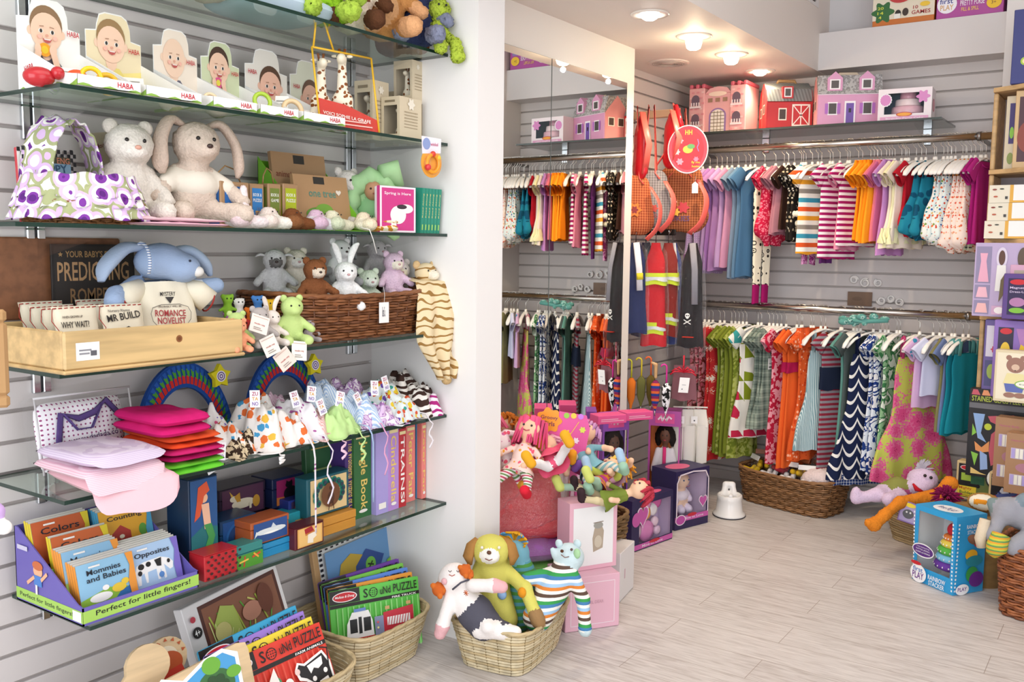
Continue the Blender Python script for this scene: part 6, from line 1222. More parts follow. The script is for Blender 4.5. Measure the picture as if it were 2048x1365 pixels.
def house(name,label,cat,T,w,h,d,wall,roof,endc,eave,fr,gam=False,end=(),dorm=()):
    t=thing(name,label,cat,T); hw=w/2; m=MB(); m.rbox((-hw,-d/2,0),(hw,d/2,h*eave),wall)
    m.build('house_body',t)
    if gam: rp=[(-d/2-.004,h*eave),(-d/2+.02,h*(eave+.26)),(0,h*.99),(d/2-.02,h*(eave+.26)),(d/2+.004,h*eave)]
    else: rp=[(-d/2-.006,h*eave),(-d/2+.024,h*.97),(d/2-.024,h*.97),(d/2+.006,h*eave)]
    m=MB(); Tm=Matrix.Rotation(PI/2,4,'Z'); m.prism(rp,-hw,hw,roof,Matrix.Rotation(PI/2,4,'Z')@Matrix.Scale(1,4)); m.build('roof',t)
    gp=rp if gam else [(-d/2,0),(d/2,0),(d/2,h*eave),(0,h*1.0),(-d/2,h*eave)]
    for s in (-1,1): m=MB(); m.prism([(a*.98,b_*.985) for a,b_ in ([(-d/2,0)]+rp+[(d/2,0)] if gam else gp)],s*hw-.003,s*hw+.003,endc,Tm); m.build('gable_end',t)
    if fr: p=MB(); pr(p,Face((-hw,-d/2-.0005,0),(1,0,0),(0,0,1),w,h),fr); pr(p,Face((-hw-.0035,d/2,0),(0,-1,0),(0,0,1),d,h),end); p.build('printed_windows',t)
    for x in dorm:
        m=MB(); a=.034 if not gam else .026; z0=h*(eave+.06); z1=h*(eave+.30); y0=-d/2-.004 if not gam else -d/2-.002
        m.prism([(x-a,z0),(x+a,z0),(x+a,z1),(x,z1+a*.9) if not gam else (x+a*.0,z1),(x-a,z1)],y0,y0+.05,wall); pr(m,Face((x-a,y0,z0),(1,0,0),(0,0,1),2*a,z1-z0),[('r',.15,.1,.7,.8,'f2eef0'),('r',.25,.2,.5,.6,'55504e')]); m.build('dormer_window',t)
    if not gam or 1:
        m=MB(); m.tube([(-.045,0,h*.97),(-.04,0,h*1.03),(.04,0,h*1.03),(.045,0,h*.97)],.008,M('d8c6ae') if not gam else M('b08a5c'),8); m.build('carry_handle',t)
    return t
xc,w,h=BT(1505,1606,158,4.56,zS)
wn=lambda x,y,a,b,fr='f2eadc',c='4a3a34':[('r',x-a*.15,y-b*.12,a*1.3,b*1.24,fr),('r',x,y,a,b,c)]
house('toy_barn','red toy barn with grey gambrel roof next to the pink castle','toy barn',TR(xc+.0,4.56+.125,zS,rz=30),w*.86,h,.19,'c22a2e',pat('vstr','8a8f90','75797a',s=.016),'c5282c',.56,wn(.28,.2,.14,.2)+[('r',.56,.06,.40,.44,'f4ece4'),('r',.585,.09,.16,.38,'c22a2e'),('r',.77,.09,.16,.38,'c22a2e'),('l',[(.58,.08),(.94,.48)],.022,'f4ece4'),('l',[(.94,.08),(.58,.48)],.022,'f4ece4'),('c',.76,.28,.02,'2a2220'),('r',.0,.0,1,.03,'9a1e22')],True,wn(.2,.3,.18,.16)+wn(.62,.34,.18,.16)+[('l',[(.5,.02),(.5,.95)],.02,'e8d8b8')],(-.01,))
xc,w,h=BT(1615,1750,144,4.56,zS)
house('doll_house','pink doll house with grey shingle roof and purple door','doll house',TR(xc,4.56+.115,zS,rz=23),w*.93,h,.17,'d99cc0',pat('speck','b9b7b6','8a8886','a09d9c',s=.012),'e59a9a',.60,[('r',0,.585,1,.02,'f2e6ee')]+wn(.18,.22,.12,.20,'f6f0f4','4a4442')+wn(.72,.22,.12,.20,'f6f0f4','4a4442')+[('r',.12,.22,.05,.2,'b06ac0'),('r',.31,.22,.05,.2,'b06ac0'),('r',.66,.22,.05,.2,'b06ac0'),('r',.85,.22,.05,.2,'b06ac0'),('r',.425,.02,.17,.44,'f6f0f4'),('r',.45,.02,.12,.40,'7250a8'),('r',.49,.24,.04,.08,'2a2030')],False,wn(.25,.32,.2,.16)+wn(.65,.32,.2,.16),(-w*.22,w*.24))
xc,w,h=BT(1753,1868,176,4.56,zS); w-=.02
winbox('toy_box','white and pink boxed toy tea cake set at the shelf end','toy box',TR(xc-.01,4.56+.085,zS,rz=5),w,.16,h,'f1e6ea',(.12,.22,.86,.86),back='2a5a78',inner=1,side_win=None,front=[('sc',.14,.66,.12,.2,'f4f0f4'),('sc',.14,.66,.1,.17,'d88ac4'),('fl',.84,.72,.11,'d88ac4'),('e',.5,.2,.15,.07,'c8342c'),('e',.5,.2,.13,.05,'f2a83a'),('r',.05,.02,.9,.12,'e6a8cc'),('t','Birthday Party Cake',.16,.04,.7,.07,'f8f0f6')],right=[('e',.5,.5,.3,.2,'c86a7c'),('e',.5,.5,.25,.15,'e8a0b0')])
t=thing('toy_cake','tiered pink and white toy cake inside the white box','toy cake',TR(xc-.005,4.56+.085,zS+.036,rz=5)); 
for k,(r,z0,z1,c) in enumerate(((.07,0,.035,'e6b4c0'),(.055,.037,.068,'efd8d8'),(.035,.07,.10,'d898a8'))): MB().lathe([(r,z0),(r*1.03,z0+.004),(r,z1-.004),(r*.96,z1)],M(c,'g'),28,sy=.8).build('cake_tier',t)
# ledge games
def ledge(px0,px1,lb,c,fr,h=.23,d=.13,rz=0,name='game_box'):
    a=P(px0,30,y=4.705).x; b=P(px1,30,y=4.705).x; return carton(name,lb,'board game',TR((a+b)/2,4.708+d/2,2.326,rz=rz),b-a,d,h,c,'boxed toys on the high ledge',front=fr)
ledge(1745,1868,'orange and green boxed craft game on the high ledge','c8702a',[('r',.0,.12,1,.88,'e8ddc6'),('fl',.17,.28,.16,'2f6a34'),('t','20',.08,.34,.1,.06,'d8e04a'),('t','14',.08,.24,.1,.06,'d8e04a'),('t','4',.1,.15,.05,.06,'d8e04a'),('t','10',.66,.28,.08,.07,'a8282c'),('t','GAMES',.64,.17,.3,.08,'a8282c'),('e',.42,.22,.05,.08,'2a2220'),('e',.54,.24,.05,.08,'3a2a22'),('r',.36,.12,.1,.1,'f0f0e8'),('e',.45,.6,.2,.16,'c23a3a'),('e',.78,.6,.12,.1,'4a9a4a'),('e',.15,.75,.1,.16,'8ac04a'),('e',.85,.36,.08,.05,'f0c83a')],h=.22)
ledge(1872,2006,'pink and purple boxed purse toy on the high ledge','b04a9a',[('r',.06,.34,.88,.6,'8a7ab8'),('e',.25,.6,.14,.16,'e8dce8'),('e',.6,.65,.2,.16,'7a2a5a'),('e',.16,.26,.15,.17,'f6f2f8'),('t','first',.05,.27,.2,.1,'2a3a8a'),('t','PLAY',.06,.15,.2,.1,'d8a86a'),('t','PRETTY PURSE',.36,.2,.36,.1,'f6e8f4'),('t','FILL & SPILL',.38,.1,.26,.07,'f0c86a'),('e',.86,.2,.11,.11,'f0c42a'),('t','3+',.82,.17,.07,.06,'8a5a2a')],h=.24)
# scroll letters and card on the wall
v=P(1720,598,y=4.85)
card_thing('wall_card','plain brown card fixed to the slat wall between the rails',TR(v.x,4.845,P(1720,612,y=4.85).z),.118,.07,'7a5e48',[('e',.4,.5,.2,.15,'6e543f')],cat='card',th=.006)
for i,(px,py,r,lb) in enumerate(((1708,560,.020,'small left curl above the brown card'),(1730,566,.024,'round middle curl above the brown card'),(1756,566,.020,'right curl above the brown card'),(1762,602,.020,'curl right beside the brown card'),(1781,598,.018,'middle curl right of the brown card'),(1798,605,.020,'last curl right of the brown card'))):
    v=P(px,py,y=4.845); t=MB(); t.tube([(r*(1-.55*k/16)*math.cos(k*.55+i),0,r*(1-.55*k/16)*math.sin(k*.55+i)) for k in range(17)],[.006]*14+[.004,.003,.002],M('f1eeea','g'),8,flat=.8); tag(t.build('wall_scroll',T=TR(v.x,4.846,v.z)),'white scroll ornament on the wall, '+lb,'wall ornament','white scroll wall ornaments')
# ======================= ALCOVE: BAGS, COSTUMES, UMBRELLAS =======================
YA=4.16; v=P(1345,228,y=YA)
t=thing('display_bar','beige bar jutting from the alcove wall holding red backpacks','bar',TR(XW,YA,v.z)); MB().rbox((-.005,-.012,-.015),(v.x-XW,.012,.022),'c9a98a').build('bar_body',t); MB().rbox((-.004,-.03,-.03),(.006,.03,.035),steel).build('wall_plate',t)
def hooks(x,z,lb): pass
coral=M('f2665c','p',.4); cred=M('c4202c','g'); zb=v.z
def strap(m,pts,w=.028,c=coral): ribbon(m,pts,w,c,.003)
def backpack(label,X,Y_,ztop,w,h,c,rz,face,mesh=None,name='backpack',st=coral,zstrap=None):
    t=thing(name,label,'backpack',TR(X,Y_,ztop-h,rz=rz)); b=MB(); C=mesh or c
    blob(b,[('c',(-w*.18,0,h*.2),(-w*.14,0,h*.78),w*.30,w*.22,C),('c',(w*.18,0,h*.2),(w*.14,0,h*.78),w*.30,w*.22,C)],.009,.03,0,T=Matrix.Scale(.42,4,(0,1,0))); b.build('bag_body',t)
    m=MB(); hz=(zstrap or ztop+.16)-(ztop-h)
    for s in (-1,1): strap(m,[(s*w*.2,-.02,h*.80),(s*w*.12,-.01,h*.9),(s*.012,0,hz),(s*w*.16,.03,h*.8),(s*w*.3,.045,h*.3)])
    for s in (-1,1): strap(m,cr([(s*w*.30,-.05,h*.75),(s*w*.46,-.09,h*.45),(s*w*.40,-.10,h*.1),(s*w*.2,-.08,-.03)]),.034)
    m.build('shoulder_straps',t); p=MB(); pr(p,Face((-w*.3,-w*.145,h*.08),(1,0,0),(0,.04,1),w*.6,h*.6),face); p.build('printed_front',t)
    return t
grid_=pat('plaid','b0623e','4a2a22','cc8a5c',s=.012); grey_=pat('plaid','8f8c8c','6a6668','b8b2b2',s=.012)
flw=[('fl',.3,.55,.12,'f0e0d8'),('fl',.62,.4,.14,'c8323c'),('fl',.42,.28,.1,'e8b23a'),('t','SUKIES',.2,.04,.6,.14,'5a3a6a')]
Xb=v.x
backpack('tan and orange netted backpack with flower print, front of the hanging bags',P(1362,330,y=4.19).x,4.19,P(1370,330,y=4.19).z,.29,.30,None,18,flw,grid_,zstrap=zb+.02)
backpack('grey netted backpack with red flowers between the hanging bags',-1.98,4.02,P(1310,335,y=4.02).z,.23,.27,None,30,[('fl',.4,.5,.16,'a83a4a'),('fl',.65,.35,.12,'c84a3a'),('t','SUKIES',.25,.08,.5,.12,'a8323c')],grey_,zstrap=zb+.02)
backpack('dark netted backpack with yellow flower nearest the mirror edge',-2.0,3.89,P(1262,345,y=3.9).z,.22,.28,None,45,[('fl',.5,.5,.22,'d87a2a'),('fl',.5,.5,.12,'8a2a2a')],pat('plaid','b85a3a','5a2a22','c88a5a',s=.012),zstrap=zb+.0)
# round red backpack
vz=P(1376,300,y=4.09); t=thing('round_backpack','glossy red round children backpack with white piping, in front of the others','backpack',TR(vz.x,4.09,vz.z,rz=22))
m=MB(); o=wobble_shape(0,0,.088,.112,40,2,.03); m.prism(o,-.02,.03,M('c2283a','g')); m.build('bag_body',t)
MB().tube([(x,-.021,z) for x,z in o],.003,M('f0dfe2','g'),6,closed=True).build('white_piping',t)
p=MB(); pr(p,Face((-.088,-.0205,-.112),(1,0,0),(0,0,1),.176,.224),[('e',.5,.5,.42,.42,'b81f34'),('t','HH',.42,.8,.18,.1,'e8c83a'),('fl',.3,.68,.07,'d8a0b0'),('fl',.22,.45,.07,'e8b8c0'),('fl',.3,.25,.08,'d890a8'),('fl',.72,.3,.06,'e07a9a'),('e',.5,.5,.13,.08,'e8b84a'),('e',.58,.56,.1,.05,'5a9a5a'),('l',[(.75,.7),(.78,.62),(.74,.54),(.78,.46)],.02,'8a78c0'),('t','fly me',.6,.2,.22,.06,'e8c83a'),('t','home',.62,.13,.2,.05,'e8c83a')]); p.build('printed_front',t)
m=MB(); strap(m,[(-.03,.03,.09),(-.06,.035,.13),(-.075,.05,.22)]); strap(m,[(-.05,.03,.08),(-.10,.04,.0),(-.15,.05,-.07),(-.12,.04,-.18)],.034); m.tube([(-.03,.01,.1),(-.045,.02,.15),(-.065,.04,.21)],.012,cred,8); m.build('shoulder_straps',t)
t=thing('price_tag','white swing tag on the tan netted backpack','tag',TR(P(1390,375,y=4.10).x,4.10,P(1390,365,y=4.10).z,rz=20)); MB().prism([(-.014,-.05),(.014,-.05),(.014,-.008),(0,.004),(-.014,-.008)],0,.001,'f3f0ee').build('tag_card',t); MB().tube([(0,.0005,-.004),(0,.02,.03)],.0006,'e9e5df',5).build('tag_string',t)
for y_,zz,L in ((3.92,P(1285,225,y=3.92).z,.30),(4.08,P(1340,222,y=4.08).z,.26)):
    X=P(1282 if L>.28 else 1342,250,y=y_).x; t=thing('backpack','glossy red backpack seen edge on, %s of the coral straps'%('left' if L>.28 else 'right behind the round bag'),'backpack',TR(X,y_,zz-L,rz=60)); b=MB(); blob(b,[('c',(0,0,.04),(0,0,L*.7),.05,.04,cred),('c',(0,.0,L*.6),(0,0,L*.9),.04,.02,cred)],.008,.02,T=Matrix.Scale(.5,4,(1,0,0))); b.build('bag_body',t); m=MB(); strap(m,[(.0,-.04,.02),(0,-.07,L*.5),(0,-.01,L)],.034); m.build('shoulder_straps',t)
# costume rack
YC=4.06; vr=P(1310,465,y=YC)
t=thing('hook_rack','dark metal strip with curved hooks above the bagged costumes','rack',TR(XW,YC,vr.z)); x1=P(1352,465,y=YC).x-XW
MB().rbox((0,-.006,-.014),(x1,.006,.014),M('3c3634','m',.4)).build('rack_bar',t)
for i in range(6): x=.05+(x1-.07)*i/5; MB().tube([(x,-.008,.008),(x,-.02,-.002),(x,-.03,-.004),(x,-.036,.008)],.003,M('cfd2d6','m',.2),6).build('hook',t)
cos=[(1226,3.83,'2f4f9a','bright blue cape costume in clear bag nearest the mirror',['e6e6ea'],.45,40),(1270,3.90,'23305e','navy costume in clear bag with pale collar',['e2e0e6','d8c83a'],.44,30),(1290,3.98,'2a2346','dark purple costume in clear bag',['3a3a42'],.46,35),(1310,3.97,'c8202c','red firefighter costume with yellow reflective bands',['c9d83a'],.50,25),(1335,4.05,'8a2a24','brown and red costume squeezed between the bags',['c9d83a'],.46,30),(1343,4.12,'2a4a9a','royal blue costume with white yellow tipped tie',['ecebee','d8c83a'],.50,25),(1384,4.02,'17141a','black pirate costume with white skull emblem in clear bag',['8c8a92'],.50,18)]
for i,(px,y_,c,lb,acc,L,rz) in enumerate(cos):
    X=P(px,560,y=y_).x; zt=vr.z-.03
    t=thing('costume',lb,'costume',TR(X,y_,zt,rz=rz),None); b=MB(); C=M(c,'c')
    loft(b,.02,L,[(0,.02),(.2,.045),(.6,.05),(1,.062)],[(0,.012),(.4,.03),(1,.04)],C,i,fa=.006,n=28,nz=16); b.build('garment_body',t)
    if i in (3,4):
        for z0 in (.16,L-.11): b=MB(); loft(b,z0,z0+.055,[(0,.052),(1,.056)],[(0,.038),(1,.042)],M('cfe03a','c'),i,fa=.006,n=28,nz=4); b.build('reflective_band',t); b=MB(); loft(b,z0+.018,z0+.036,[(0,.054),(1,.058)],[(0,.040),(1,.044)],M('c8ccd2','g'),i,fa=.006,n=28,nz=3); b.build('reflective_stripe',t)
    else:
        b=MB(); ribbon(b,[(.0,-.03,-.02),(.015,-.045,-.14),(.02,-.052,-.24 if i!=6 else -.30)],.03,M(acc[0],'c')); b.build('sash',t)
        if len(acc)>1: b=MB(); ribbon(b,[(.018,-.049,-.16),(.02,-.053,-.19)],.031,M(acc[1],'c')); b.build('sash_tip',t)
    if i==6:
        p=MB(); pr(p,Face((-.035,-.062,-L+.10),(1,0,0),(0,0,1),.05,.07),[('e',.5,.7,.22,.16,'e9e6e0'),('r',.4,.5,.2,.12,'e9e6e0'),('e',.42,.7,.06,.05,'17141a'),('e',.58,.7,.06,.05,'17141a'),('l',[(.2,.15),(.8,.42)],.08,'e9e6e0'),('l',[(.2,.42),(.8,.15)],.08,'e9e6e0')]); p.build('skull_emblem',t); b=MB(); ribbon(b,[(-.03,-.06,-L+.05),(.02,-.063,-L+.05)],.03,M('c23a2c','c')); b.build('waist_sash',t)
    MB().tube([(0,0,-.02),(0,0,.02),(0,-.012,.032),(0,-.022,.02)],.002,M('8f8c8a','m'),6).build('hanger_hook',t)
    b=MB(); loft(b,-.005,L+.05,[(0,.012),(.15,.055),(.6,.068),(1,.07)],[(0,.012),(.3,.05),(.9,.06),(1,.035)],clear('crinkle_bag','ffffff',.90,.2),i+3,fa=.008,n=28,nz=16); b.build('garment_bag',t)
# umbrellas
for i,(px,py,c,c2,lb) in enumerate(((1258,725,'c8c42a','e0782a','yellow handled child umbrella'),(1278,722,'d9c42c','6a6a3a','small yellow handled umbrella with olive canopy'),(1297,720,'e0642a','6a5a2a','orange handled umbrella with olive canopy'),(1312,730,'c9a070','2a3f8a','horse head handled umbrella with blue canopy'),(1328,735,'d8309a','f0eef0','magenta handled umbrella with white and black canopy'))):
    y_=3.86+.02*(i%3); v=P(px,py,y=y_); t=thing('umbrella',lb+' hanging in the alcove','umbrella',TR(v.x,y_,v.z,rz=20,s=.72)); hk=[(.018*math.cos(a)-.0,0,.018*math.sin(a)) for a in [PI*.95-PI*1.0*k/8 for k in range(9)]]
    if i==3: m=MB(); blob(m,[('c',(0,0,-.08),(0,0,.0),.010,.012,M('c9a070','g')),('c',(0,0,0),(-.025,0,.012),.012,.008,M('c9a070','g'))],.004,.006); m.build('handle',t)
    else: MB().tube(hk+[(.018,0,-.05),(.018,0,-.11)],.0055,M(c,'g'),8).build('handle',t)
    b=MB(); loft(b,.10,.30,[(0,.010),(.15,.030),(.6,.026),(1,.006)],[(0,.010),(.2,.028),(1,.006)],pat('speck','f0eef0','1a1a1a',s=.02) if i==4 else (pat('str','2a3f8a','e06a3a','8a2a5a',s=.05) if i==3 else M(c2,'c')),i,fa=.003,cx=.018 if i!=3 else 0,fk=16,n=24,nz=8); b.build('canopy',t); MB().tube([(.018 if i!=3 else 0,0,-.29),(.018 if i!=3 else 0,0,-.33)],.004,M('c9c6c4','m'),6).build('tip',t)
v=P(1370,710,y=3.95); t=thing('gift_bag','clear bag tied with a red ribbon and white card, below the costumes','gift bag',TR(v.x,3.95,v.z,rz=15))
b=MB(); loft(b,.0,.22,[(0,.05),(.2,.068),(1,.07)],[(0,.012),(.4,.025),(1,.02)],clear('crinkle_film','ffffff',.93,.16),4); b.build('bag_film',t); b=MB(); loft(b,.05,.21,[(0,.05),(1,.06)],[(0,.008),(1,.014)],M('8a5a62','c'),6); b.build('folded_contents',t)
m=MB()
for k in range(7): a=PI*k/6; m.tube([(0,-.03,-.075),(.04*math.cos(a),-.038,-.075+.025*math.sin(a)),(.06*math.cos(a),-.036,-.07-.02+.03*math.sin(a))],.004,M('c81f34','g'),6)
m.tube([(0,-.026,0),(0,-.03,-.08)],.004,M('c81f34','g'),6); m.build('ribbon_bow',t); p=MB(); pr(p,Face((-.02,-.042,-.17),(1,0,0),(.1,0,1),.045,.07),[('r',0,0,1,1,'f4f2f0'),('r',.3,.2,.12,.06,'3a3a4a'),('r',.3,.5,.4,.03,'8a8a90')]); p.build('gift_card',t)
for i,(px,lb) in enumerate(((1368,'left pair of white baby trousers hanging low beside the doll boxes'),(1394,'right pair of cream baby trousers hanging low by the rail'))):
    v=P(px,815,y=4.05+.05*i); t=thing('baby_trousers',lb,'trousers',TR(v.x,4.05+.05*i,v.z,rz=25)); b=MB(); loft(b,.01,.09,[(0,.045),(1,.055)],[(0,.01),(1,.014)],M('ebe6dc','c'),i,n=24,nz=8)
    for s in (-1,1): loft(b,.085,.27,[(0,.030),(1,.026)],[(0,.014),(1,.012)],M('ebe6dc','c'),i+s,cx=s*.027,fa=.004,n=20,nz=12)
    b.build('trouser_body',t); MB().tube([(-.05,0,.0),(.05,0,0)],.004,WHT,6).tube([(0,0,0),(0,0,.03),(0,.02,.035)],.0015,M('a9a6a2','m'),5).build('clip_hanger',t)
    card_thing('price_tag','white square tag on the %s trousers'%('left' if i==0 else 'right'),TR(v.x+.01,4.0+.05*i,v.z-.07,rz=25),.03,.035,'f6f4f0',[('c',.5,.4,.12,'4a4a50')],cat='tag')
# ======================= FLOOR, LEFT =======================
straw='e0d0ac'; straw2='cdb78c'
def sbasket(lb,T,w,d,h,style='straw',**k): return basket(lb,T,w,d,h,straw,style,rows=15,taper=.80,col2=straw2,lining='c4ac80',bow=.012,rim=.008,name='straw_basket')
# puzzle baskets
TBb=TR(-1.945,2.015,.001,rz=90); sbasket('cream straw basket of puzzles under the bear picture',TBb,.36,.34,.14)
TBa=TR(-1.86,1.60,.001,rz=86); sbasket('cream straw basket of puzzles nearest the camera',TBa,.38,.32,.14)
def sp_title(c,sub): return [('r',0,0,1,1,c)]+[('r',.02+.045*i,.02,.012,.72,'ffffff' if 0 else c) for i in range(1)]+[('r',0,.80,.33,.2,'1e1a18'),('r',0,.745,1,.05,'1e1a18')]+logo(.03,.82,.27,.15)+[('t','S',.37,.83,.05,.13,'1e1a18'),('c',.48,.89,.05,'1e1a18'),('c',.48,.89,.042,c)]+[('c',.45+.02*i,.86+.03*j,.006,'1e1a18') for i in range(4) for j in range(3)]+[('t','uNd',.55,.84,.12,.11,'1e1a18'),('t','PUZZLE',.70,.84,.27,.12,'1e1a18'),('t',sub,.68,.755,.28,.03,'f4f2ee')]
truck=[('r',.06+.06*i,.0,.012,.74,'8fd07a') for i in range(16)]+[('p',[(.14,.12),(.16,.5),(.22,.66),(.40,.66),(.44,.5),(.46,.12)],'f4f2f0'),('r',.14,.12,.32,.16,'c23028'),('r',.19,.36,.08,.2,'2a2c2e'),('r',.34,.36,.08,.2,'2a2c2e'),('r',.285,.34,.035,.24,'2a2c2e'),('r',.24,.66,.13,.045,'6a8ac8'),('r',.46,.16,.10,.38,'8a90b0'),('p',[(.56,.16),(.56,.58),(.9,.62),(.9,.16)],'c23040'),('r',.60,.38,.26,.12,'f0eceb')]+[('l',[(.61+.03*i,.38),(.63+.03*i,.5)],.008,'c23040') for i in range(8)]+[('t','COUNTY',.18,.22,.2,.05,'f0d8a0'),('t','FIRE DEPT.',.16,.14,.24,.05,'f0d8a0'),('r',.58,.62,.05,.05,'c8a06a'),('r',.82,.64,.05,.05,'c8a06a'),('p',[(.42,.2),(.46,.26),(.5,.2),(.46,.14)],'e8d83a'),('c',.49,.38,.012,'f0e8a0'),('c',.49,.46,.012,'d8606a')]
farm=[('r',.05+.06*i,.0,.012,.74,'d8503c') for i in range(16)]+[('p',[(.62,.60),(.66,.68),(.72,.64),(.92,.70),(.97,.55),(.97,.2),(.92,.2),(.92,.36),(.84,.34),(.82,.12),(.76,.12),(.75,.36),(.70,.44),(.64,.48)],'f2eeea'),('p',[(.64,.60),(.67,.65),(.72,.61),(.91,.67),(.95,.54),(.95,.23),(.93,.23),(.91,.40),(.82,.38),(.80,.15),(.77,.15),(.76,.40),(.71,.47),(.66,.51)],'1c1a1c'),('p',[(.74,.60),(.90,.64),(.89,.55),(.84,.52),(.80,.55),(.76,.50)],'f2eeea'),('e',.78,.43,.02,.03,'f2eeea'),('e',.90,.47,.02,.03,'f2eeea'),('e',.64,.58,.025,.035,'e8c8c0'),('e',.87,.24,.05,.04,'7ab84a'),('l',[(.94,.5),(.97,.7),(.9,.74)],.012,'1c1a1c'),('e',.42,.55,.06,.09,'3f8a5a'),('e',.38,.42,.05,.08,'7a4a2a'),('p',[(.36,.6),(.44,.74),(.46,.56)],'f0e8e0'),('e',.58,.38,.08,.09,'f0ece4'),('e',.54,.5,.04,.06,'f0ece4'),('e',.60,.26,.09,.03,'7ab84a'),('e',.20,.3,.09,.12,'8a4a22'),('l',[(.24,.36),(.28,.58)],.05,'8a4a22'),('e',.42,.15,.11,.12,'f2f0ee'),('c',.42,.3,.05,'f2f0ee'),('p',[(.40,.24),(.34,.22),(.40,.2)],'e8a03a'),('e',.06,.25,.06,.1,'2a2422')]
def puzzle(lb,T,c,sub,art=(),w=.30,h=.225,g=None):
    t=thing('sound_puzzle',lb,'puzzle',T,g); MB().rbox((-w/2,-.006,0),(w/2,.006,h),c,r=.004).build('puzzle_board',t); p=MB(); pr(p,Face((-w/2,-.0062,0),(1,0,0),(0,0,1),w,h),sp_title(c,sub)+list(art)); p.build('printed_artwork',t); return t
for i,(c,sub,lb,art) in enumerate((('5fbf4c','FIRE TRUCK','green sound puzzle with white and red fire truck, front of its basket',truck),('e89a3a','VEHICLES','orange sound puzzle directly behind the green one',()),('5a86d8','AROUND THE HOUSE','blue sound puzzle in the middle of the back basket',()),('7ac24a','PETS','second green sound puzzle showing only its top corner',()),('6a3a9a','MUSIC','purple sound puzzle at the rear of the back basket',()))):
    puzzle(lb,TR(-1.875-.019*i,2.03+.010*i,.034+.005*i,rz=62+1.5*i,rx=-9,ry=-1-1.2*i),c,sub,art,w=.285 if i==0 else .275,h=.205)
for i,(c,sub,lb,art) in enumerate((('d83a2a','FARM ANIMALS','red sound puzzle with cow and farm animals, front of its basket',farm),('e8d23a','ZOO','yellow sound puzzle behind the red one',()),('9a7ad0','FAMILY','lilac sound puzzle in the near basket',()),('3aa0c8','TRAIN','turquoise sound puzzle at the rear of the near basket',()))):
    puzzle(lb,TR(-1.735-.026*i,1.565-.004*i,.032+.010*i,rz=78+2*i,rx=-22+2*i,ry=-6),c,sub,art)
# bear picture board
xb=-2.10; a=P(632,1150,x=xb).y; b_=P(800,1150,x=xb).y; zt=P(700,1050,x=xb).z
w=b_-a; h=zt-.06
carton('picture_board','framed board showing a brown bear and clothes with checkered border','picture board',TR(xb+.03,(a+b_)/2,.03,rz=90,rx=-8,ry=-3),w,.018,h,'c8a070',front=[('r',.05,.03,.9,.94,'f2f0ec')]+[('r',.05,.03+.055*i,.03,.028,'26242a') for i in range(17)]+[('r',.92,.03+.055*i,.03,.028,'26242a') for i in range(17)]+[('r',.05+.06*i,.955,.03,.02,'26242a') for i in range(15)]+[('r',.09,.06,.82,.87,'6f9fd0'),('e',.34,.30,.22,.16,'6a4a34'),('e',.17,.43,.07,.06,'6a4a34'),('e',.5,.40,.07,.05,'6a4a34'),('e',.17,.43,.035,.03,'c09a80'),('e',.42,.22,.12,.08,'c8a878'),('e',.30,.33,.035,.028,'f0ece8'),('e',.30,.33,.02,.016,'2a4a9a'),('p',[(.2,.62),(.4,.55),(.5,.75),(.36,.82),(.24,.75)],'c8a83a'),('p',[(.38,.5),(.62,.44),(.74,.66),(.54,.8),(.4,.66)],'2f4f96'),('c',.57,.62,.06,'7ac84a'),('l',[(.54,.63),(.60,.60)],.014,'26401c'),('l',[(.55,.59),(.59,.64)],.014,'26401c'),('p',[(.52,.34),(.86,.46),(.86,.56),(.56,.46)],'c8283a'),('p',[(.52,.26),(.9,.36),(.9,.44),(.54,.34)],'6a3a9a'),('p',[(.76,.44),(.88,.47),(.86,.62),(.76,.58)],'8ac84a'),('c',.6,.38,.02,'e8c83a')])
# jungle boxed puzzle
X=-1.97; a=P(398,1230,x=X).y; b_=P(590,1230,x=X).y; zt=P(480,1185,x=X).z
carton('puzzle_box','white framed boxed wooden puzzle of a jungle scene','puzzle box',TR(X+.01,(a+b_)/2+.0,max(.09,zt-.27),rz=90,rx=-16,ry=-6),b_-a,.035,.26,'e6e4e4',front=[('r',.14,.05,.82,.9,'54302a'),('r',.17,.09,.76,.82,'8a5a44'),('p',[(.17,.09),(.93,.09),(.93,.3),(.6,.4),(.3,.3),(.17,.35)],'3a7a4a'),('e',.62,.12,.2,.06,'4aa8d8'),('e',.35,.12,.1,.05,'e8c84a')]+[('l',[(.2+.07*i,.2),(.28+.08*i,.5+.25*((i*7)%3)/2),(.22+.08*i,.8)],.014,('a8b84a','5a9a3a','c8c86a')[i%3]) for i in range(8)]+[('p',[(.2,.12),(.24,.7),(.34,.86),(.46,.8),(.5,.5),(.44,.3),(.3,.12)],'a9b95a'),('p',[(.45,.12),(.5,.45),(.66,.5),(.74,.3),(.6,.12)],'3f8a4a'),('p',[(.17,.1),(.2,.4),(.32,.3),(.36,.1)],'2f6a4a')]+[('l',[(.24,.2),(.2+.05*i,.75-.04*i)],.01,'d0d68a') for i in range(7)]+[('e',.62,.66,.10,.10,'b8806a'),('e',.78,.72,.08,.16,'6a3a2a'),('e',.3,.6,.08,.1,'c8c07a'),('c',.07,.72,.045,'1e1a1c'),('t','4+',.045,.69,.05,.06,'f0f0ee'),('c',.06,.86,.025,'b83a4a')])
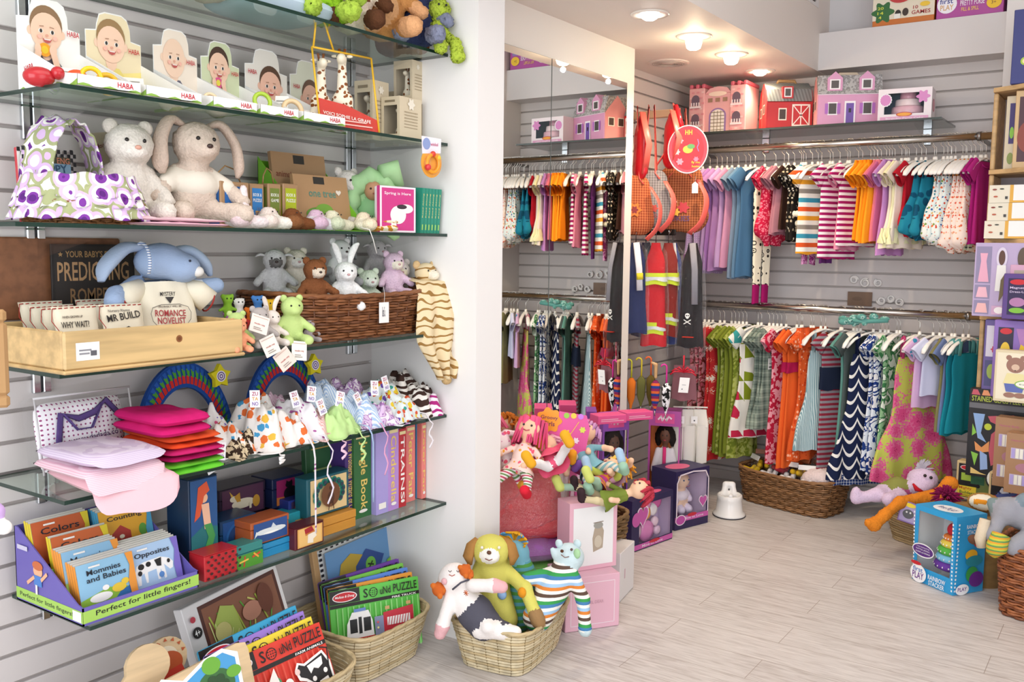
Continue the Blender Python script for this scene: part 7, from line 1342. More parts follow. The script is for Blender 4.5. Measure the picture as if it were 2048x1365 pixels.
# wooden chunky puzzles bottom left
def wboard(lb,T,pts,arts,th=.012):
    t=thing('wooden_puzzle',lb,'puzzle',T,'shaped wooden puzzles on the floor'); MB().prism(pts,-th/2,th/2,M('dcc096','w')).build('puzzle_board',t); p=MB(); pr(p,Face((0,-th/2,0),(1,0,0),(0,0,1),1,1),arts); p.build('painted_picture',t); return t
def wb(px,py,X,**k): v=P(px,py,x=X); return v
v=P(330,1330,x=-1.86); sun=[(-.17,-.2),(-.15,-.02),(-.08,.055),(-.02,.05),(.0,.07)]+[(.055+.055*math.cos(a),.075+.05*math.sin(a)) for a in [PI*.9-PI*1.2*i/12 for i in range(13)]]+[(.10,-.2)]
wboard('sun topped shaped wooden puzzle at the back of the floor stack',TR(-1.90,P(335,1300,x=-1.90).y-.05,P(340,1278,x=-1.90).z-.125,rz=88,rx=-14),sun,[('e',.055,.075,.03,.028,'e9dcc0'),('e',.055,.06,.04,.03,'b8552c'),('p',[(.02,.0),(.10,.02),(.09,.05),(.02,.04)],'c23a2a'),('p',[(-.13,-.02),(-.08,.04),(-.05,.03),(-.1,-.04)],'c23a2a'),('e',-.06,-.06,.05,.04,'f0eee8'),('p',[(-.05,-.09),(.0,-.03),(.02,-.05),(-.03,-.11)],'2a5aa0')]+[('p',[(.055+.042*math.cos(a-.12),.075+.04*math.sin(a-.12)),(.055+.052*math.cos(a),.075+.048*math.sin(a)),(.055+.042*math.cos(a+.12),.075+.04*math.sin(a+.12))],'b8552c') for a in [.2+.45*i for i in range(6)]])
wboard('second shaped wooden puzzle leaning in front of the sun topped one',TR(-1.86,P(290,1310,x=-1.86).y-.03,P(310,1290,x=-1.86).z-.125,rz=86,rx=-16),[(a-.01,b) for a,b in sun],[('e',-.02,.0,.05,.04,'e9e0c8'),('p',[(-.02,-.05),(.06,-.02),(.05,.03),(-.02,.02)],'b83a2a'),('e',-.08,-.05,.04,.05,'f0eee8'),('p',[(-.08,-.10),(-.03,-.04),(-.01,-.06),(-.06,-.12)],'2a5aa0')])
rr=[(-.15+.02*(i%2)*0,-.2) for i in range(1)]+[(-.155,-.02),(-.14,.0),(.12,.035),(.145,.03),(.15,.01),(.15,-.2)]
wboard('wooden puzzle painted with a green turtle on blue sea, front of the floor stack',TR(-1.80,P(385,1325,x=-1.80).y,P(470,1285,x=-1.80).z-.035,rz=84,rx=-18),rr,[tuple([q[0],[(a_,b_+.045) for a_,b_ in q[1]],q[2]]) if q[0]=='p' else tuple([q[0],q[1],q[2]+.045]+list(q[3:])) for q in [('p',[(-.12,-.2),(-.12,-.06),(-.08,-.03),(-.03,-.05),(.03,-.02),(.08,-.01),(.12,-.03),(.12,-.2)],'f0f2f0'),('p',[(-.11,-.2),(-.11,-.07),(-.08,-.04),(-.03,-.06),(.03,-.03),(.08,-.02),(.11,-.04),(.11,-.2)],'4a9ad0'),('e',.05,-.09,.05,.04,'3a6a3a'),('e',.045,-.04,.025,.02,'6aa83a'),('e',.10,-.07,.02,.014,'6aa83a'),('e',.0,-.09,.02,.014,'6aa83a'),('c',-.06,-.09,.008,'f0f0ee')]+[('e',.05+.022*math.cos(k),-.09+.018*math.sin(k),.012,.010,'2a4a2a') for k in range(6)]])
# ======================= DOLL BASKET =======================
cs=[P(914,1327,z=0),P(1030,1361,z=0),P(1116,1282,z=0)]; cen=(cs[0]+cs[2])/2; e1=(cs[2]-cs[1]); e0=(cs[0]-cs[1]); ang=math.degrees(math.atan2(e1.y,e1.x))
TC=TR(cen.x+.01,cen.y+.0,.001,rz=ang); 
basket('cream straw basket of knitted dolls in front of the white pillar',TC,e1.length*1.22,e0.length*1.30,.135,straw,'straw',rows=15,taper=.80,col2=straw2,lining='b39a70',bow=.012,rim=.008,name='straw_basket')
def kn(c): return M(c,'k')
def pxy(px,py,dp): 
    """point along the pixel ray at ground distance dp from the camera"""
    d=R3@V(((px-CX)/F,-(py-CY)/F,-1)); k=dp/math.hypot(d.x,d.y); return CAM+d*k
D0=math.hypot(cen.x,cen.y)
def knit(name,lab,pts,head,res=.006,k=.012,extras=None,cat='knitted doll'):
    t=thing(name,lab,cat,TR(0,0,0)); o=pts[0]; return t
# common body assembler in world space, parts list uses pixels + distance offset
def W(px,py,dd=0): return tuple(pxy(px,py,D0+dd))
def fig(name,label,cat,parts,res=.006,k=.012,fuzz=.0003):
    org=V(parts[0][1]); T=Matrix.Translation(org); t=thing(name,label,cat,T); q=[]
    for p in parts:
        if p[0]=='c': q.append(('c',tuple(V(p[1])-org),tuple(V(p[2])-org),p[3],p[4],p[5]))
        else: q.append(('e',tuple(V(p[1])-org),p[2],p[3]))
    b=MB(); blob(b,q,res,k,fuzz); b.build('body',t)
    def part(nm,mb): o=mb.build(nm,t); o.matrix_local=Matrix.Translation(-org); return o
    return t,part
YW=kn('d4cd68'); HB=-D0*.35
# yellow dog
u=-.02
t,pt=fig('knitted_dog','yellow green knitted dog doll with brown ears, tallest in the basket','knitted doll',[('e',W(985,1150,u),(.055,.055,.10),YW),('e',W(982,1102,u-.02),(.058,.055,.05),YW),('e',W(978,1112,u-.065),(.034,.02,.022),kn('f2efe6')),('c',W(1005,1135,u),W(1050,1178,u-.06),.022,.020,YW),('c',W(1050,1178,u-.06),W(1075,1240,u-.10),.020,.019,YW),('c',W(962,1135,u),W(945,1165,u-.03),.022,.018,YW),('c',W(1072,1232,u-.10),W(1078,1246,u-.10),.021,.02,kn('9c7a52')),('c',W(990,1190,u),W(1010,1240,u-.02),.05,.04,YW)])
for px in (955,1024): m=MB(); s=-1 if px<980 else 1; m.tube([W(982+s*28,1078,u-.01),W(982+s*40,1092,u-.02),W(982+s*46,1115,u-.03),W(982+s*42,1130,u-.03)],[.012,.022,.024,.010],kn('a87a44'),12,flat=.5); pt('ear',m)
pt('nose',MB().ball(W(978,1106,u-.088),(.008,.006,.006),kn('6a4a3a'),8,6)); 
for px in (964,998): pt('eye',MB().ball(W(px,1096,u-.072),.005,M('e9e2d0','g'),8,6)); 
pt('spot',MB().ball(W(1044,1186,u-.082),(.014,.012,.016),kn('e0962a'),10,8)); pt('spot',MB().ball(W(1004,1190,u-.05),(.016,.012,.016),kn('8fb0d8'),10,8)); pt('mouth',MB().tube([W(970,1118,u-.088),W(978,1122,u-.09),W(987,1118,u-.088)],.0015,M('7a3a2a'),5))
# white knitted girl
u=-.14; WHk=kn('efe8e4'); GR=kn('55545f'); PKk=kn('e3b0b4')
t,pt=fig('knitted_doll','white knitted doll with red curly hair and grey trousers slumped over the basket','knitted doll',[('e',W(910,1160,u+.03),(.052,.05,.05),WHk),('c',W(918,1190,u+.02),W(950,1225,u),.040,.050,WHk),('c',W(950,1225,u),W(968,1248,u-.01),.052,.05,GR),('c',W(972,1248,u-.01),W(1008,1262,u-.03),.032,.026,GR),('c',W(900,1200,u),W(886,1250,u-.03),.020,.019,WHk),('c',W(885,1254,u-.03),W(880,1268,u-.03),.020,.018,PKk),('c',W(945,1172,u-.02),W(985,1172,u-.04),.020,.019,WHk),('c',W(990,1172,u-.04),W(1004,1175,u-.04),.020,.018,PKk),('c',W(1008,1262,u-.03),W(975,1255,u-.06),.02,.02,WHk),('e',W(1005,1262,u-.04),(.028,.026,.022),GR),('c',W(960,1262,u-.04),W(1030,1266,u-.05),.022,.02,WHk)])
for px,py,r in ((878,1180,.021),(930,1142,.018),(938,1150,.014)): m=MB(); blob(m,[('e',W(px,py,u+.0),(r,r,r),kn('c8642c'))]+[('e',tuple(V(W(px,py,u))+V((r*.7*math.cos(a*1.3),r*.7*math.sin(a*2.1),r*.7*math.sin(a)))),(r*.4,)*3,kn('d0702f')) for a in range(8)],.004,.004); pt('hair_bun',m)
pt('cheek',MB().ball(W(888,1164,u-.012),(.010,.006,.010),PKk,10,8)); pt('neck_cord',MB().tube([W(905,1180,u-.03),W(922,1166,u-.035),W(938,1160,u-.02)],.003,GR,6)); pt('mouth',MB().tube([W(898,1150,u-.022),W(904,1153,u-.024),W(910,1150,u-.022)],.0015,M('b05a4a'),5))
for px,py in ((900,1142),(916,1142)): pt('eye',MB().tube([W(px-3,py,u-.02),W(px,py+3,u-.02),W(px+3,py,u-.02)],.0014,M('4a3a3a'),5))
m=MB()
for a in range(4): d=V((math.cos(a*.785),0,math.sin(a*.785)))*.009; c_=V(W(932,1187,u-.055)); m.tube([c_-d,c_+d],.0012,M('c8642c'),5)
pt('star_stitch',m)
# striped cat
rb=pat('str','4a7fb0','3f9a52','f0ece4','5f4a40','f0ece4','d8823a','9fc2e0','f0ece4',s=.075); u=-.02; LB=kn('c8dade')
t,pt=fig('knitted_cat','multicoloured striped knitted cat with pale blue head leaning out of the basket','knitted doll',[('c',W(1125,1150,u),W(1105,1180,u-.02),.045,.048,rb),('c',W(1105,1180,u-.02),W(1075,1235,u-.06),.048,.045,rb),('e',W(1138,1115,u+.02),(.048,.046,.044),LB),('c',W(1110,1110,u+.01),W(1105,1100,u+.01),.012,.008,LB),('c',W(1148,1158,u-.02),W(1166,1200,u-.03),.022,.02,rb),('c',W(1166,1200,u-.03),W(1170,1255,u-.05),.020,.019,rb),('e',W(1170,1262,u-.05),(.02,.018,.02),LB),('c',W(1095,1150,u),W(1055,1160,u-.03),.022,.022,rb)])
pt('nose',MB().ball(W(1124,1103,u-.025),(.006,.005,.005),kn('5a3a2a'),8,6)); pt('eye',MB().ball(W(1143,1100,u-.022),.0045,M('5a3a3a','g'),8,6)); pt('mouth',MB().tube([W(1122,1110,u-.028),W(1130,1116,u-.028),W(1138,1114,u-.026)],.0014,M('7a4a3a'),5)); pt('eye_patch',MB().ball(W(1154,1108,u-.018),(.012,.008,.016),kn('a8d0a0'),10,8))
for px in (1118,1155): pt('ear',MB().ball(W(px,1088,u+.02),(.014,.008,.014),LB,8,6))
# teal doll behind
u=.06
t,pt=fig('knitted_doll','teal knitted doll with orange woolly hair squeezed behind the yellow dog','knitted doll',[('e',W(1034,1110,u),(.04,.04,.05),kn('7fb6c8')),('c',W(1040,1140,u),W(1035,1235,u-.04),.045,.05,pat('str','5fa0b0','5a9a4a',s=.02)),('c',W(1055,1145,u),W(1075,1165,u-.02),.022,.02,pat('str','3f9a52','4a7fb0',s=.02))])
m=MB(); r_=random.Random(3)
for i in range(26): a=r_.uniform(-2.2,2.2); p0=V(W(1030,1085,u)); m.tube([p0,p0+V((.03*math.sin(a),.01,.03*math.cos(a)+.0)),p0+V((.055*math.sin(a),-.01,.012+.02*math.cos(a)))],[.008,.007,.003],kn(('e8a82c','5fa0d0')[i%4==0]),5)
pt('woolly_hair',m)
# ======================= PINK BOXES =======================
def quadbox(name,label,cat,pl,prr,yt,h=None,d=.1,col='e9b7c4',**k):
    """box whose front bottom edge runs between two ground pixels"""
    A=P(*pl,z=0);B=P(*prr,z=0); w=(B-A).length; ang=math.degrees(math.atan2((B-A).y,(B-A).x)); c=(A+B)/2; n=V((-(B-A).y,(B-A).x,0)).normalized()
    return TR(c.x+n.x*d/2,c.y+n.y*d/2,.001,rz=ang),w
T,w=quadbox(0,0,0,(1130,1268),(1238,1252),0,d=.16); h1=P(1180,1155,y=T.translation.y-.06).z
carton('gift_box','pale pink gift box at the bottom of the pink pile','box',T,w,.16,h1,'e2b2c2',front=[('l',[(.1,.1),(.9,.1),(.9,.88),(.1,.88),(.1,.1)],.012,'f2dfe6'),('t','ANGEL DEAR',.3,.48,.4,.06,'c898a8')])
T2,w2=quadbox(0,0,0,(1240,1212),(1279,1203),0,d=.2); carton('gift_box','white box behind the pale pink gift box','box',TR(T2.translation.x-.03,T2.translation.y+.01,.001,rz=10),.15,.17,h1*.98,'e9e6e6',right=[('r',.3,.4,.05,.2,'d8a8b8')])
T3=TR(T.translation.x+.03,T.translation.y+.035,h1+.002,rz=math.degrees(math.atan2(-.2,1))*0+55)
z3=h1; A=P(1165,1150,z=z3+.0); 
h3=.235; t=winbox('display_box','upright pink box with a grey framed picture standing on the gift boxes','box',TR(T.translation.x-.005,T.translation.y+.03,h1+.002,rz=60),.185,.085,h3,'e4b0bf',(.5,.5,.5,.5),front=[('r',.08,.06,.84,.86,'ecebea'),('p',[(.5,.25),(.7,.3),(.72,.55),(.68,.62),(.52,.6),(.48,.45)],'b0a08c'),('e',.6,.64,.10,.05,'9a9890'),('e',.60,.4,.08,.09,'c8bca8'),('l',[(.5,.68),(.7,.69)],.015,'8a7a6a')])
# ======================= RED BAG PILE AND RAG DOLLS =======================
fm=clear('crinkle_bag','ffffff',.80,.12)
def packet(lb,px,py,X,w,d,h,c,z,rz=60,name='wrapped_bag',film_=True):
    v=P(px,py,x=X); t=thing(name,lb,'wrapped bag',TR(X,v.y,z,rz=rz)); b=MB(); slab(b,w,d,h,M(c,'c',.7),seed=int(px),rough=.006,n=20); b.build('fabric_bag',t)
    b=MB(); slab(b,w*1.06,d*1.06,h*1.06+.008,fm,seed=int(px)+1,rough=.012,n=24); b.build('plastic_wrap',t); return t
Xp=-1.78
yv=P(1075,1080,x=-1.72).y
for i,(c,h,z,lb,w_) in enumerate((('3f5aa8',.10,.002,'folded blue bag in plastic at the bottom of the stack',.34),('7ab85a',.075,.10,'folded green bag in plastic, second from the bottom',.35),('a870b8',.07,.178,'folded purple bag in plastic above the green one',.35))):
    t=thing('wrapped_bag',lb,'wrapped bag',TR(-1.80,2.65,z,rz=55)); b=MB(); slab(b,w_,.24,h,M(c,'c',.7),seed=i+20,rough=.006,n=22); b.build('fabric_bag',t); b=MB(); slab(b,w_*1.04,.26,h*1.02,fm,seed=i+30,rough=.012,n=26); b.build('plastic_wrap',t)
t=thing('wrapped_bag','large red child chair bag wrapped in clear plastic on top of the stack','wrapped bag',TR(-1.79,2.65,.25,rz=50)); b=MB(); R_=M('f0585c','c',.4)
blob(b,[('c',(-.12,0,.05),(-.11,0,.19),.055,.045,R_),('c',(.12,0,.05),(.11,0,.19),.055,.045,R_),('c',(-.11,0,.20),(.11,0,.20),.045,.045,R_),('c',(-.12,0,.05),(.12,0,.05),.06,.06,R_),('c',(-.09,0,.12),(.09,0,.12),.055,.055,R_)],.009,.02); b.build('fabric_bag',t)
fw=clear('crinkle_wrap','ffffff',.82,.1); b=MB(); slab(b,.37,.24,.15,fw,TR(0,.0,.0,rx=90)@Matrix.Translation((0,.12,-.075)),seed=44,rough=.014,n=34); slab(b,.32,.22,.12,fw,TR(.01,-.02,.0,rx=90)@Matrix.Translation((0,.15,-.055)),seed=47,rough=.035,n=44); b.build('plastic_wrap',t)
# wicker basket of rag dolls
basket('brown wicker basket heaped with rag dolls beside the red bag',TR(-1.73,2.99,.001,rz=78),.32,.27,.26,'8a6a42',rows=12,taper=.86,col2='6e5230')
skin='f0c4a4'
def rag(lb,px,py,dist,s,rz,rx,ry,hair,top,leg,shoe,hairstyle=0,sk=skin,arm=None):
    v=pxy(px,py,dist); T=Matrix.Translation(v)@TR(0,0,0,rz=rz,rx=rx,ry=ry)
    t=thing('rag_doll',lb,'rag doll',T); S=M(sk,'c'); lm=mm(leg); b=MB(); r_=random.Random(px)
    lx=[(.26+.1*r_.random(),-.30,-.40),(-.20,-.36+.1*r_.random(),-.42)]
    q=[('e',(0,0,.52),(.16,.14,.15),S),('e',(0,0,.12),(.14,.11,.22),mm(top)),('c',(0,0,.25),(0,0,.4),.06,.06,S)]
    for sg,(x,y,z) in zip((1,-1),lx): q+=[('c',(sg*.08,0,-.05),(x*.7,y*.5,z*.45),.065,.055,lm),('c',(x*.7,y*.5,z*.45),(x,y,z),.055,.05,lm),('c',(x,y,z),(x,y-.12,z+.02),.06,.065,mm(shoe))]
    for sg in (1,-1): q+=[('c',(sg*.13,0,.26),(sg*.28,-.08,.12),.045,.04,mm(arm or top)),('c',(sg*.28,-.08,.12),(sg*.34,-.16,.02),.04,.045,S)]
    blob(b,q,.022,.03,T=Matrix.Scale(s,4)); b.build('body',t)
    b=MB(); hm=mm(hair)
    for i in range(46 if hairstyle<2 else 0):
        a=r_.uniform(0,6.28); e=r_.uniform(.1,1.1); p0=V((.15*math.cos(a)*math.sin(e),.02+.13*math.sin(a)*math.sin(e),.52+.155*math.cos(e)))
        if p0.y<-.06 and e>.7: continue
        out=V((math.cos(a),math.sin(a)*.8+.2,0)); L=.12 if hairstyle==0 else .34
        b.tube([tuple(p0*s),tuple((p0+out*.07+V((0,0,.03)))*s),tuple((p0+out*.14+V((.03*math.sin(i),.02,-L)))*s)],[.03*s,.03*s,.012*s],hm,5)
    if hairstyle<2: b.build('yarn_hair',t)
    for sg in (-1,1): MB().ball((sg*.055*s,-.135*s,.54*s),.016*s,M('2a2430'),8,6).build('eye',t)
    MB().tube([(x*s,-.142*s,z*s) for x,z in ((-.045,.475),(0,.46),(.045,.475))],.008*s,M('b84a5a'),5).build('mouth',t)
    b=MB(); loft(b,-.14*s,.10*s,[(0,.10*s),(.5,.14*s),(1,.21*s)],[(0,.10*s),(1,.16*s)],mm(top),px,fa=.006,n=30,nz=8,T=Matrix.Translation((0,0,.02*s))); b.build('dress',t)
    return t
wr=pat('str','f4ecec','c8486a','f4ecec','6a9a5a',s=.022)
rg=[('pink haired rag doll with striped tights and red boots on the red bag',1040,935,3.08,.26,15,-30,5,'c:e85a86',pat('flor','f4d8d0','e8607a','e8a03a',s=.02),wr,'c:d8283a',1),
('second pink haired rag doll at the mirror side of the pile',1015,905,3.16,.24,60,-10,-30,'c:f07a9c',pat('flor','f2e2e4','e8607a','c86aa0',s=.02),wr,'c:e0a03a',1),
('rag doll with mauve curly yarn hair in the middle of the heap',1135,905,3.25,.24,30,-60,30,'c:c894c4','c:e8a0b8','c:f0d0c0','c:e0962a',0),
('rag doll in pink with yellow shoes sticking up from the heap',1105,925,3.05,.26,-30,-55,-70,'c:f0b0c0','c:e05a7a','c:f2eeee','c:e8a82c',0),
('bald headed rag doll in turquoise dress at the top of the heap',1182,935,3.20,.26,20,-35,-35,'c:f0d09c','c:7fb0bc',pat('str','8fc0c8','f0e8d8',s=.02),'c:9ac0a8',2),
('rag doll in a pink and orange striped skirt facing right',1190,975,3.15,.25,-50,-60,-50,'c:e8c060',pat('str','d8508a','e8a03a','b04aa0',s=.03),'c:a8c8b0','c:c8d070',0),
('rag doll with green trousers and dark shoe near the pink box',1215,1000,3.10,.22,-20,-70,30,'c:b83a4a','c:7a8a3a','c:d8c8a0','c:3a2a2e',0),
('rag doll with pale blue shoes lying over the basket rim',1225,955,3.22,.24,-60,-70,-80,'c:e8a03a','c:e8b8cc','c:c8d860','c:a8c4dc',0),
('rag doll in peach dress behind the pink haired doll',1062,915,3.40,.22,10,-10,-20,'c:c8702a',pat('flor','f2d8b8','e0803a','c8506a',s=.02),'c:f0c4a4','c:b05a8a',0),
('rag doll with lilac hair squeezed beside the brand card',1160,930,3.30,.22,70,-40,40,'c:d8a8d8','c:c85a9a','c:f0c4a4','c:8a5ab0',0)]
for r in rg: rag(*r)
v=pxy(1118,916,3.22); ww=.165
t=thing('brand_card','pink display card with an orange flower badge standing behind the dolls','display card',TR(v.x,v.y,v.z+.015,rz=25,ry=4)); m=MB(); m.prism([(-.07,0),(.09,0),(.10,.10),(.085,.145),(-.01,.15),(-.06,.12)],0,.002,'e05aa0'); m.prism(wobble_shape(-.045,.115,.042,.042,40,7,.12),-.003,-.001,'f0a02a'); m.build('card',t)
p=MB(); pr(p,Face((-.087,-.003,.073),(1,0,0),(0,0,1),.084,.084),[('t','Groovy',.14,.5,.72,.2,'7a2a5a'),('t','Girls',.25,.26,.5,.2,'7a2a5a')]); pr(p,Face((0,0,0),(1,0,0),(0,0,1),.1,.15),[('fl',.2,.5,.12,'f0c84a'),('fl',.55,.35,.1,'f4e0ec'),('fl',.75,.62,.1,'d8e05a'),('c',.15,.92,.1,'9ad04a'),('c',.4,.93,.1,'f0d04a'),('c',.65,.93,.1,'c87ae0'),('l',[(.1,.2),(.6,.8)],.02,'f0d84a'),('fl',-.5,.3,.1,'b0d84a'),('fl',-.55,.12,.1,'f0b03a')]); p.build('printed_artwork',t)
# ======================= BOXED DOLLS =======================
def bdoll(lb,T,s,sk,hair,top,bot,scarf=None):
    t=thing('fashion_doll',lb,'doll',T); S=M(sk,'p',.6); b=MB()
    blob(b,[('e',(0,0,.86),(.085,.085,.10),S),('c',(0,0,.70),(0,0,.80),.035,.035,S),('e',(0,0,.58),(.11,.07,.16),mm(top)),('c',(.1,0,.68),(.16,-.02,.5),.045,.04,mm(top)),('c',(-.1,0,.68),(-.16,-.02,.5),.045,.04,mm(top)),('c',(.16,-.02,.5),(.15,-.06,.38),.03,.03,S),('c',(-.16,-.02,.5),(-.15,-.06,.38),.03,.03,S),('c',(.055,0,.42),(.06,0,.06),.06,.045,mm(bot)),('c',(-.055,0,.42),(-.06,0,.06),.06,.045,mm(bot)),('e',(.06,-.03,.03),(.04,.07,.03),M('2a2226')),('e',(-.06,-.03,.03),(.04,.07,.03),M('2a2226'))],.018,.02,T=Matrix.Scale(s,4)); b.build('body',t)
    b=MB(); blob(b,[('e',(0,.02,.90),(.11,.095,.09),mm(hair)),('e',(.10,.02,.82),(.05,.06,.09),mm(hair)),('e',(-.10,.02,.82),(.05,.06,.09),mm(hair))],.02,.03,.004,T=Matrix.Scale(s,4)); b.build('hair',t)
    for q in (-1,1): MB().ball((q*.03*s,-.08*s,.86*s),.010*s,M('1a1416'),8,6).build('eye',t)
    MB().ball((0,-.083*s,.81*s),(.018*s,.006*s,.008*s),M('a83a4a'),8,6).build('mouth',t)
    b=MB(); loft(b,-.50*s,-.36*s,[(0,.12*s),(1,.15*s)],[(0,.08*s),(1,.10*s)],mm(top),3,fa=.004,n=28,nz=6); b.build('blouse_hem',t)
    if scarf: b=MB(); ribbon(b,[(0,-.085*s,.74*s),(0,-.10*s,.6*s),(0,-.10*s,.46*s)],.05*s,mm(scarf)); b.build('scarf',t)
def dollbox(lb,px0,px1,py,yt,Y,d,rz=20,col='e05a9c',dz=0,AB=None,doll=None,winc=(.06,.06,.94,.86),side='e8843a'):
    A=P(px0,py,y=Y);B=P(px1,py,y=Y); w=(B.x-A.x); h=P((px0+px1)/2,yt,y=Y).z-dz
    T=TR((A.x+B.x)/2,Y+d/2,dz+.001,rz=rz)
    if AB: A=V(AB[0]+(0,));B=V(AB[1]+(0,)); w=(B-A).length; e=(B-A)/w; T=TR((A.x+B.x)/2-e.y*d/2,(A.y+B.y)/2+e.x*d/2,.001,rz=math.degrees(math.atan2(e.y,e.x))); h=P((px0+px1)/2,yt,y=(A.y+B.y)/2).z
    winbox('doll_box',lb,'doll box',T,w,d,h,col,winc,back=side,side_win=1,front=[('r',.2,.885,.6,.09,'d84a90'),('l',[(.3,.92),(.38,.95),(.42,.91),(.5,.95),(.55,.91),(.62,.95),(.7,.93)],.05,'f6dce8'),('c',.12,.14,.09,'2a2430'),('c',.12,.14,.05,'8a6a4a')])
    if doll: bdoll('dark skinned boxed doll in '+doll[0],T@TR(0,0,.004)@Matrix.Diagonal((.72,.45 if d<.06 else .72,1,1)),h*.88,*doll[1:])
dollbox('tall pink window box with the white bloused doll, facing out',1292,1350,905,822,3.93,.10,col='b04a9a',doll=('white blouse and pink scarf','6a4432','c:15100f','c:ebe6ea','c:252a48','c:d83a78'))
dollbox('pink window box left of the tall doll box, purple inside',1232,1286,905,830,3.5,.045,AB=((-1.90,3.47),(-1.832,3.58)),col='8a4ab0',side='6a4aa0',doll=('lilac blouse and grey skirt','5a3a2a','c:1c1412','c:d8cade','c:a8a4a8'))
dollbox('pink doll box nearest the mirror behind the rag dolls',1168,1220,905,846,3.3,.045,AB=((-1.895,3.237),(-1.845,3.34)),col='d85aa0',side='c8b0d8',doll=('pale pink dress','6a442e','c:2a1a14','c:e8c8d8','c:d8a8c0'))
for i,(px0,px1,yt,Y,z0) in enumerate(((1180,1226,822,3.28,.50),(1232,1284,818,3.50,.50))):
    A=P(px0,840,y=Y);B=P(px1,840,y=Y); carton('pink_box',('left','right')[i]+' flat hot pink box lying on the doll boxes','box',TR((A.x+B.x)/2+.02,Y+.02,P(1200,(846,832)[i],y=Y).z+.002,rz=57),.13,.075,.035,'e0508c',front=[('r',.1,.3,.8,.08,'f4b8cc'),('r',.1,.5,.6,.08,'f4b8cc')])
# play set box
A=P(1258,1108,z=0);B=P(1345,1080,z=0); w=.30
T,w=quadbox(0,0,0,(1262,1108),(1344,1078),0,d=.08); h=P(1300,990,y=T.translation.y).z
mel=[('h',.26,.66,.14,.24,'f2e4ee'),('h',.26,.66,.12,.21,'c85aa8'),('r',.12,.72,.0,.0,'f2e4ee'),('r',0,.02,1,.10,'cf5fae'),('t','Mine to Love',.25,.04,.5,.055,'f4dff0'),('e',.55,.10,.13,.035,'c8283a'),('e',.1,.62,.1,.14,'c85aa8')]
winbox('play_set_box','navy and pink window box of doll feeding toys on the floor','toy box',T,w,.08,h,'231c4e',(.18,.13,.95,.88),back='c9b4d4',front=mel,top=[('e',.7,.5,.16,.25,'e4608a')])
for i,(dx,dz,c,r,nm) in enumerate(((-.25,.30,'e8d8e4',.035,'white bib'),(.02,.25,'e68ac8',.045,'pink plate'),(.22,.40,'ecd0e2',.02,'pink spoon'),(.0,.62,'e89a3a',.028,'orange jar'),(.16,.66,'eeeaf0',.028,'white jar'),(.0,.82,'e48ac0',.03,'pink bottle'),(.25,.80,'d85aa8',.03,'pink bowl'),(.28,.20,'e8c8e0',.02,'pale fork'))):
    b=MB(); b.lathe([(.001,-.01),(r,-.008),(r*1.05,.0),(r,.01),(r*.5,.014),(.001,.012)],M(c,'g'),18,T=Matrix.Rotation(PI/2,4,'X')); tag(b.build('doll_dish',T=T@TR(dx*w,.0,dz*h)),nm+' inside the navy and pink play set box','toy dish')
T,w=quadbox(0,0,0,(1346,1062),(1412,1045),0,d=.13); h=P(1378,935,y=T.translation.y).z
winbox('baby_doll_box','navy and pink arched window box holding a blond baby doll','doll box',T,w,.15,h,'2a2050',(.06,.22,.94,.92),back='d8c4e0',side_win=None,front=[('r',0,.13,1,.09,'cf5fae'),('t','Mine to Love',.25,.155,.6,.04,'f4dff0'),('e',.5,.22,.14,.03,'c8283a'),('e',.16,.16,.15,.09,'f2e4ee'),('e',.16,.16,.13,.075,'c050a8'),('h',.82,.42,.13,.12,'f2e4ee'),('h',.82,.42,.11,.10,'c85aa8'),('l',[(.03,.22),(.03,.8),(.12,.93),(.5,.96),(.88,.93),(.97,.8),(.97,.22)],.03,'f2e4ee')],top=[('e',.4,.5,.3,.3,'e4608a')])
plush('baby_doll','blond baby doll in white and lilac dress inside the arched box','doll',T@TR(.01,.02,.055),h*.74,'f0cdb4',legs=((.12,-.22,.06),(-.12,-.22,.06)),arms=((.24,-.14,.26),(-.24,-.14,.26)),ear='none',shirt='c:eee4f0',hair='c:c8a060',kind='p',nose=None,mouth='b85a5a',fuzz=0,paw='e6d8ee',eye='3a5a8a')
# potty
v=P(1418,1036,z=0); t=thing('potty','white child potty on the floor beside the doll box','potty',TR(v.x+.06,v.y+.10,.001,rz=25,s=.78)); Wp=M('f2f0ee','g')
MB().lathe([(.098,0),(.104,.004),(.100,.016),(.086,.03),(.078,.10),(.080,.125),(.072,.132),(.062,.120),(.055,.05),(.001,.04)],Wp,32,sx=.95,sy=1.1).build('potty_body',t)
b=MB(); blob(b,[('c',(.03,.06,.11),(.02,.085,.165),.022,.018,Wp),('c',(-.03,.06,.11),(-.02,.085,.165),.022,.018,Wp),('c',(.02,.085,.17),(-.02,.085,.17),.018,.018,Wp),('c',(.03,.065,.11),(-.03,.065,.11),.02,.02,Wp)],.006,.012); b.build('back_rest',t); b=MB(); blob(b,[('c',(0,-.065,.12),(0,-.07,.135),.02,.015,Wp)],.005,.01); b.build('front_lip',t); MB().lathe([(.104,.0),(.106,.003),(.104,.006)],M('3a3a42'),32,sx=.95,sy=1.1).build('base_ring',t)
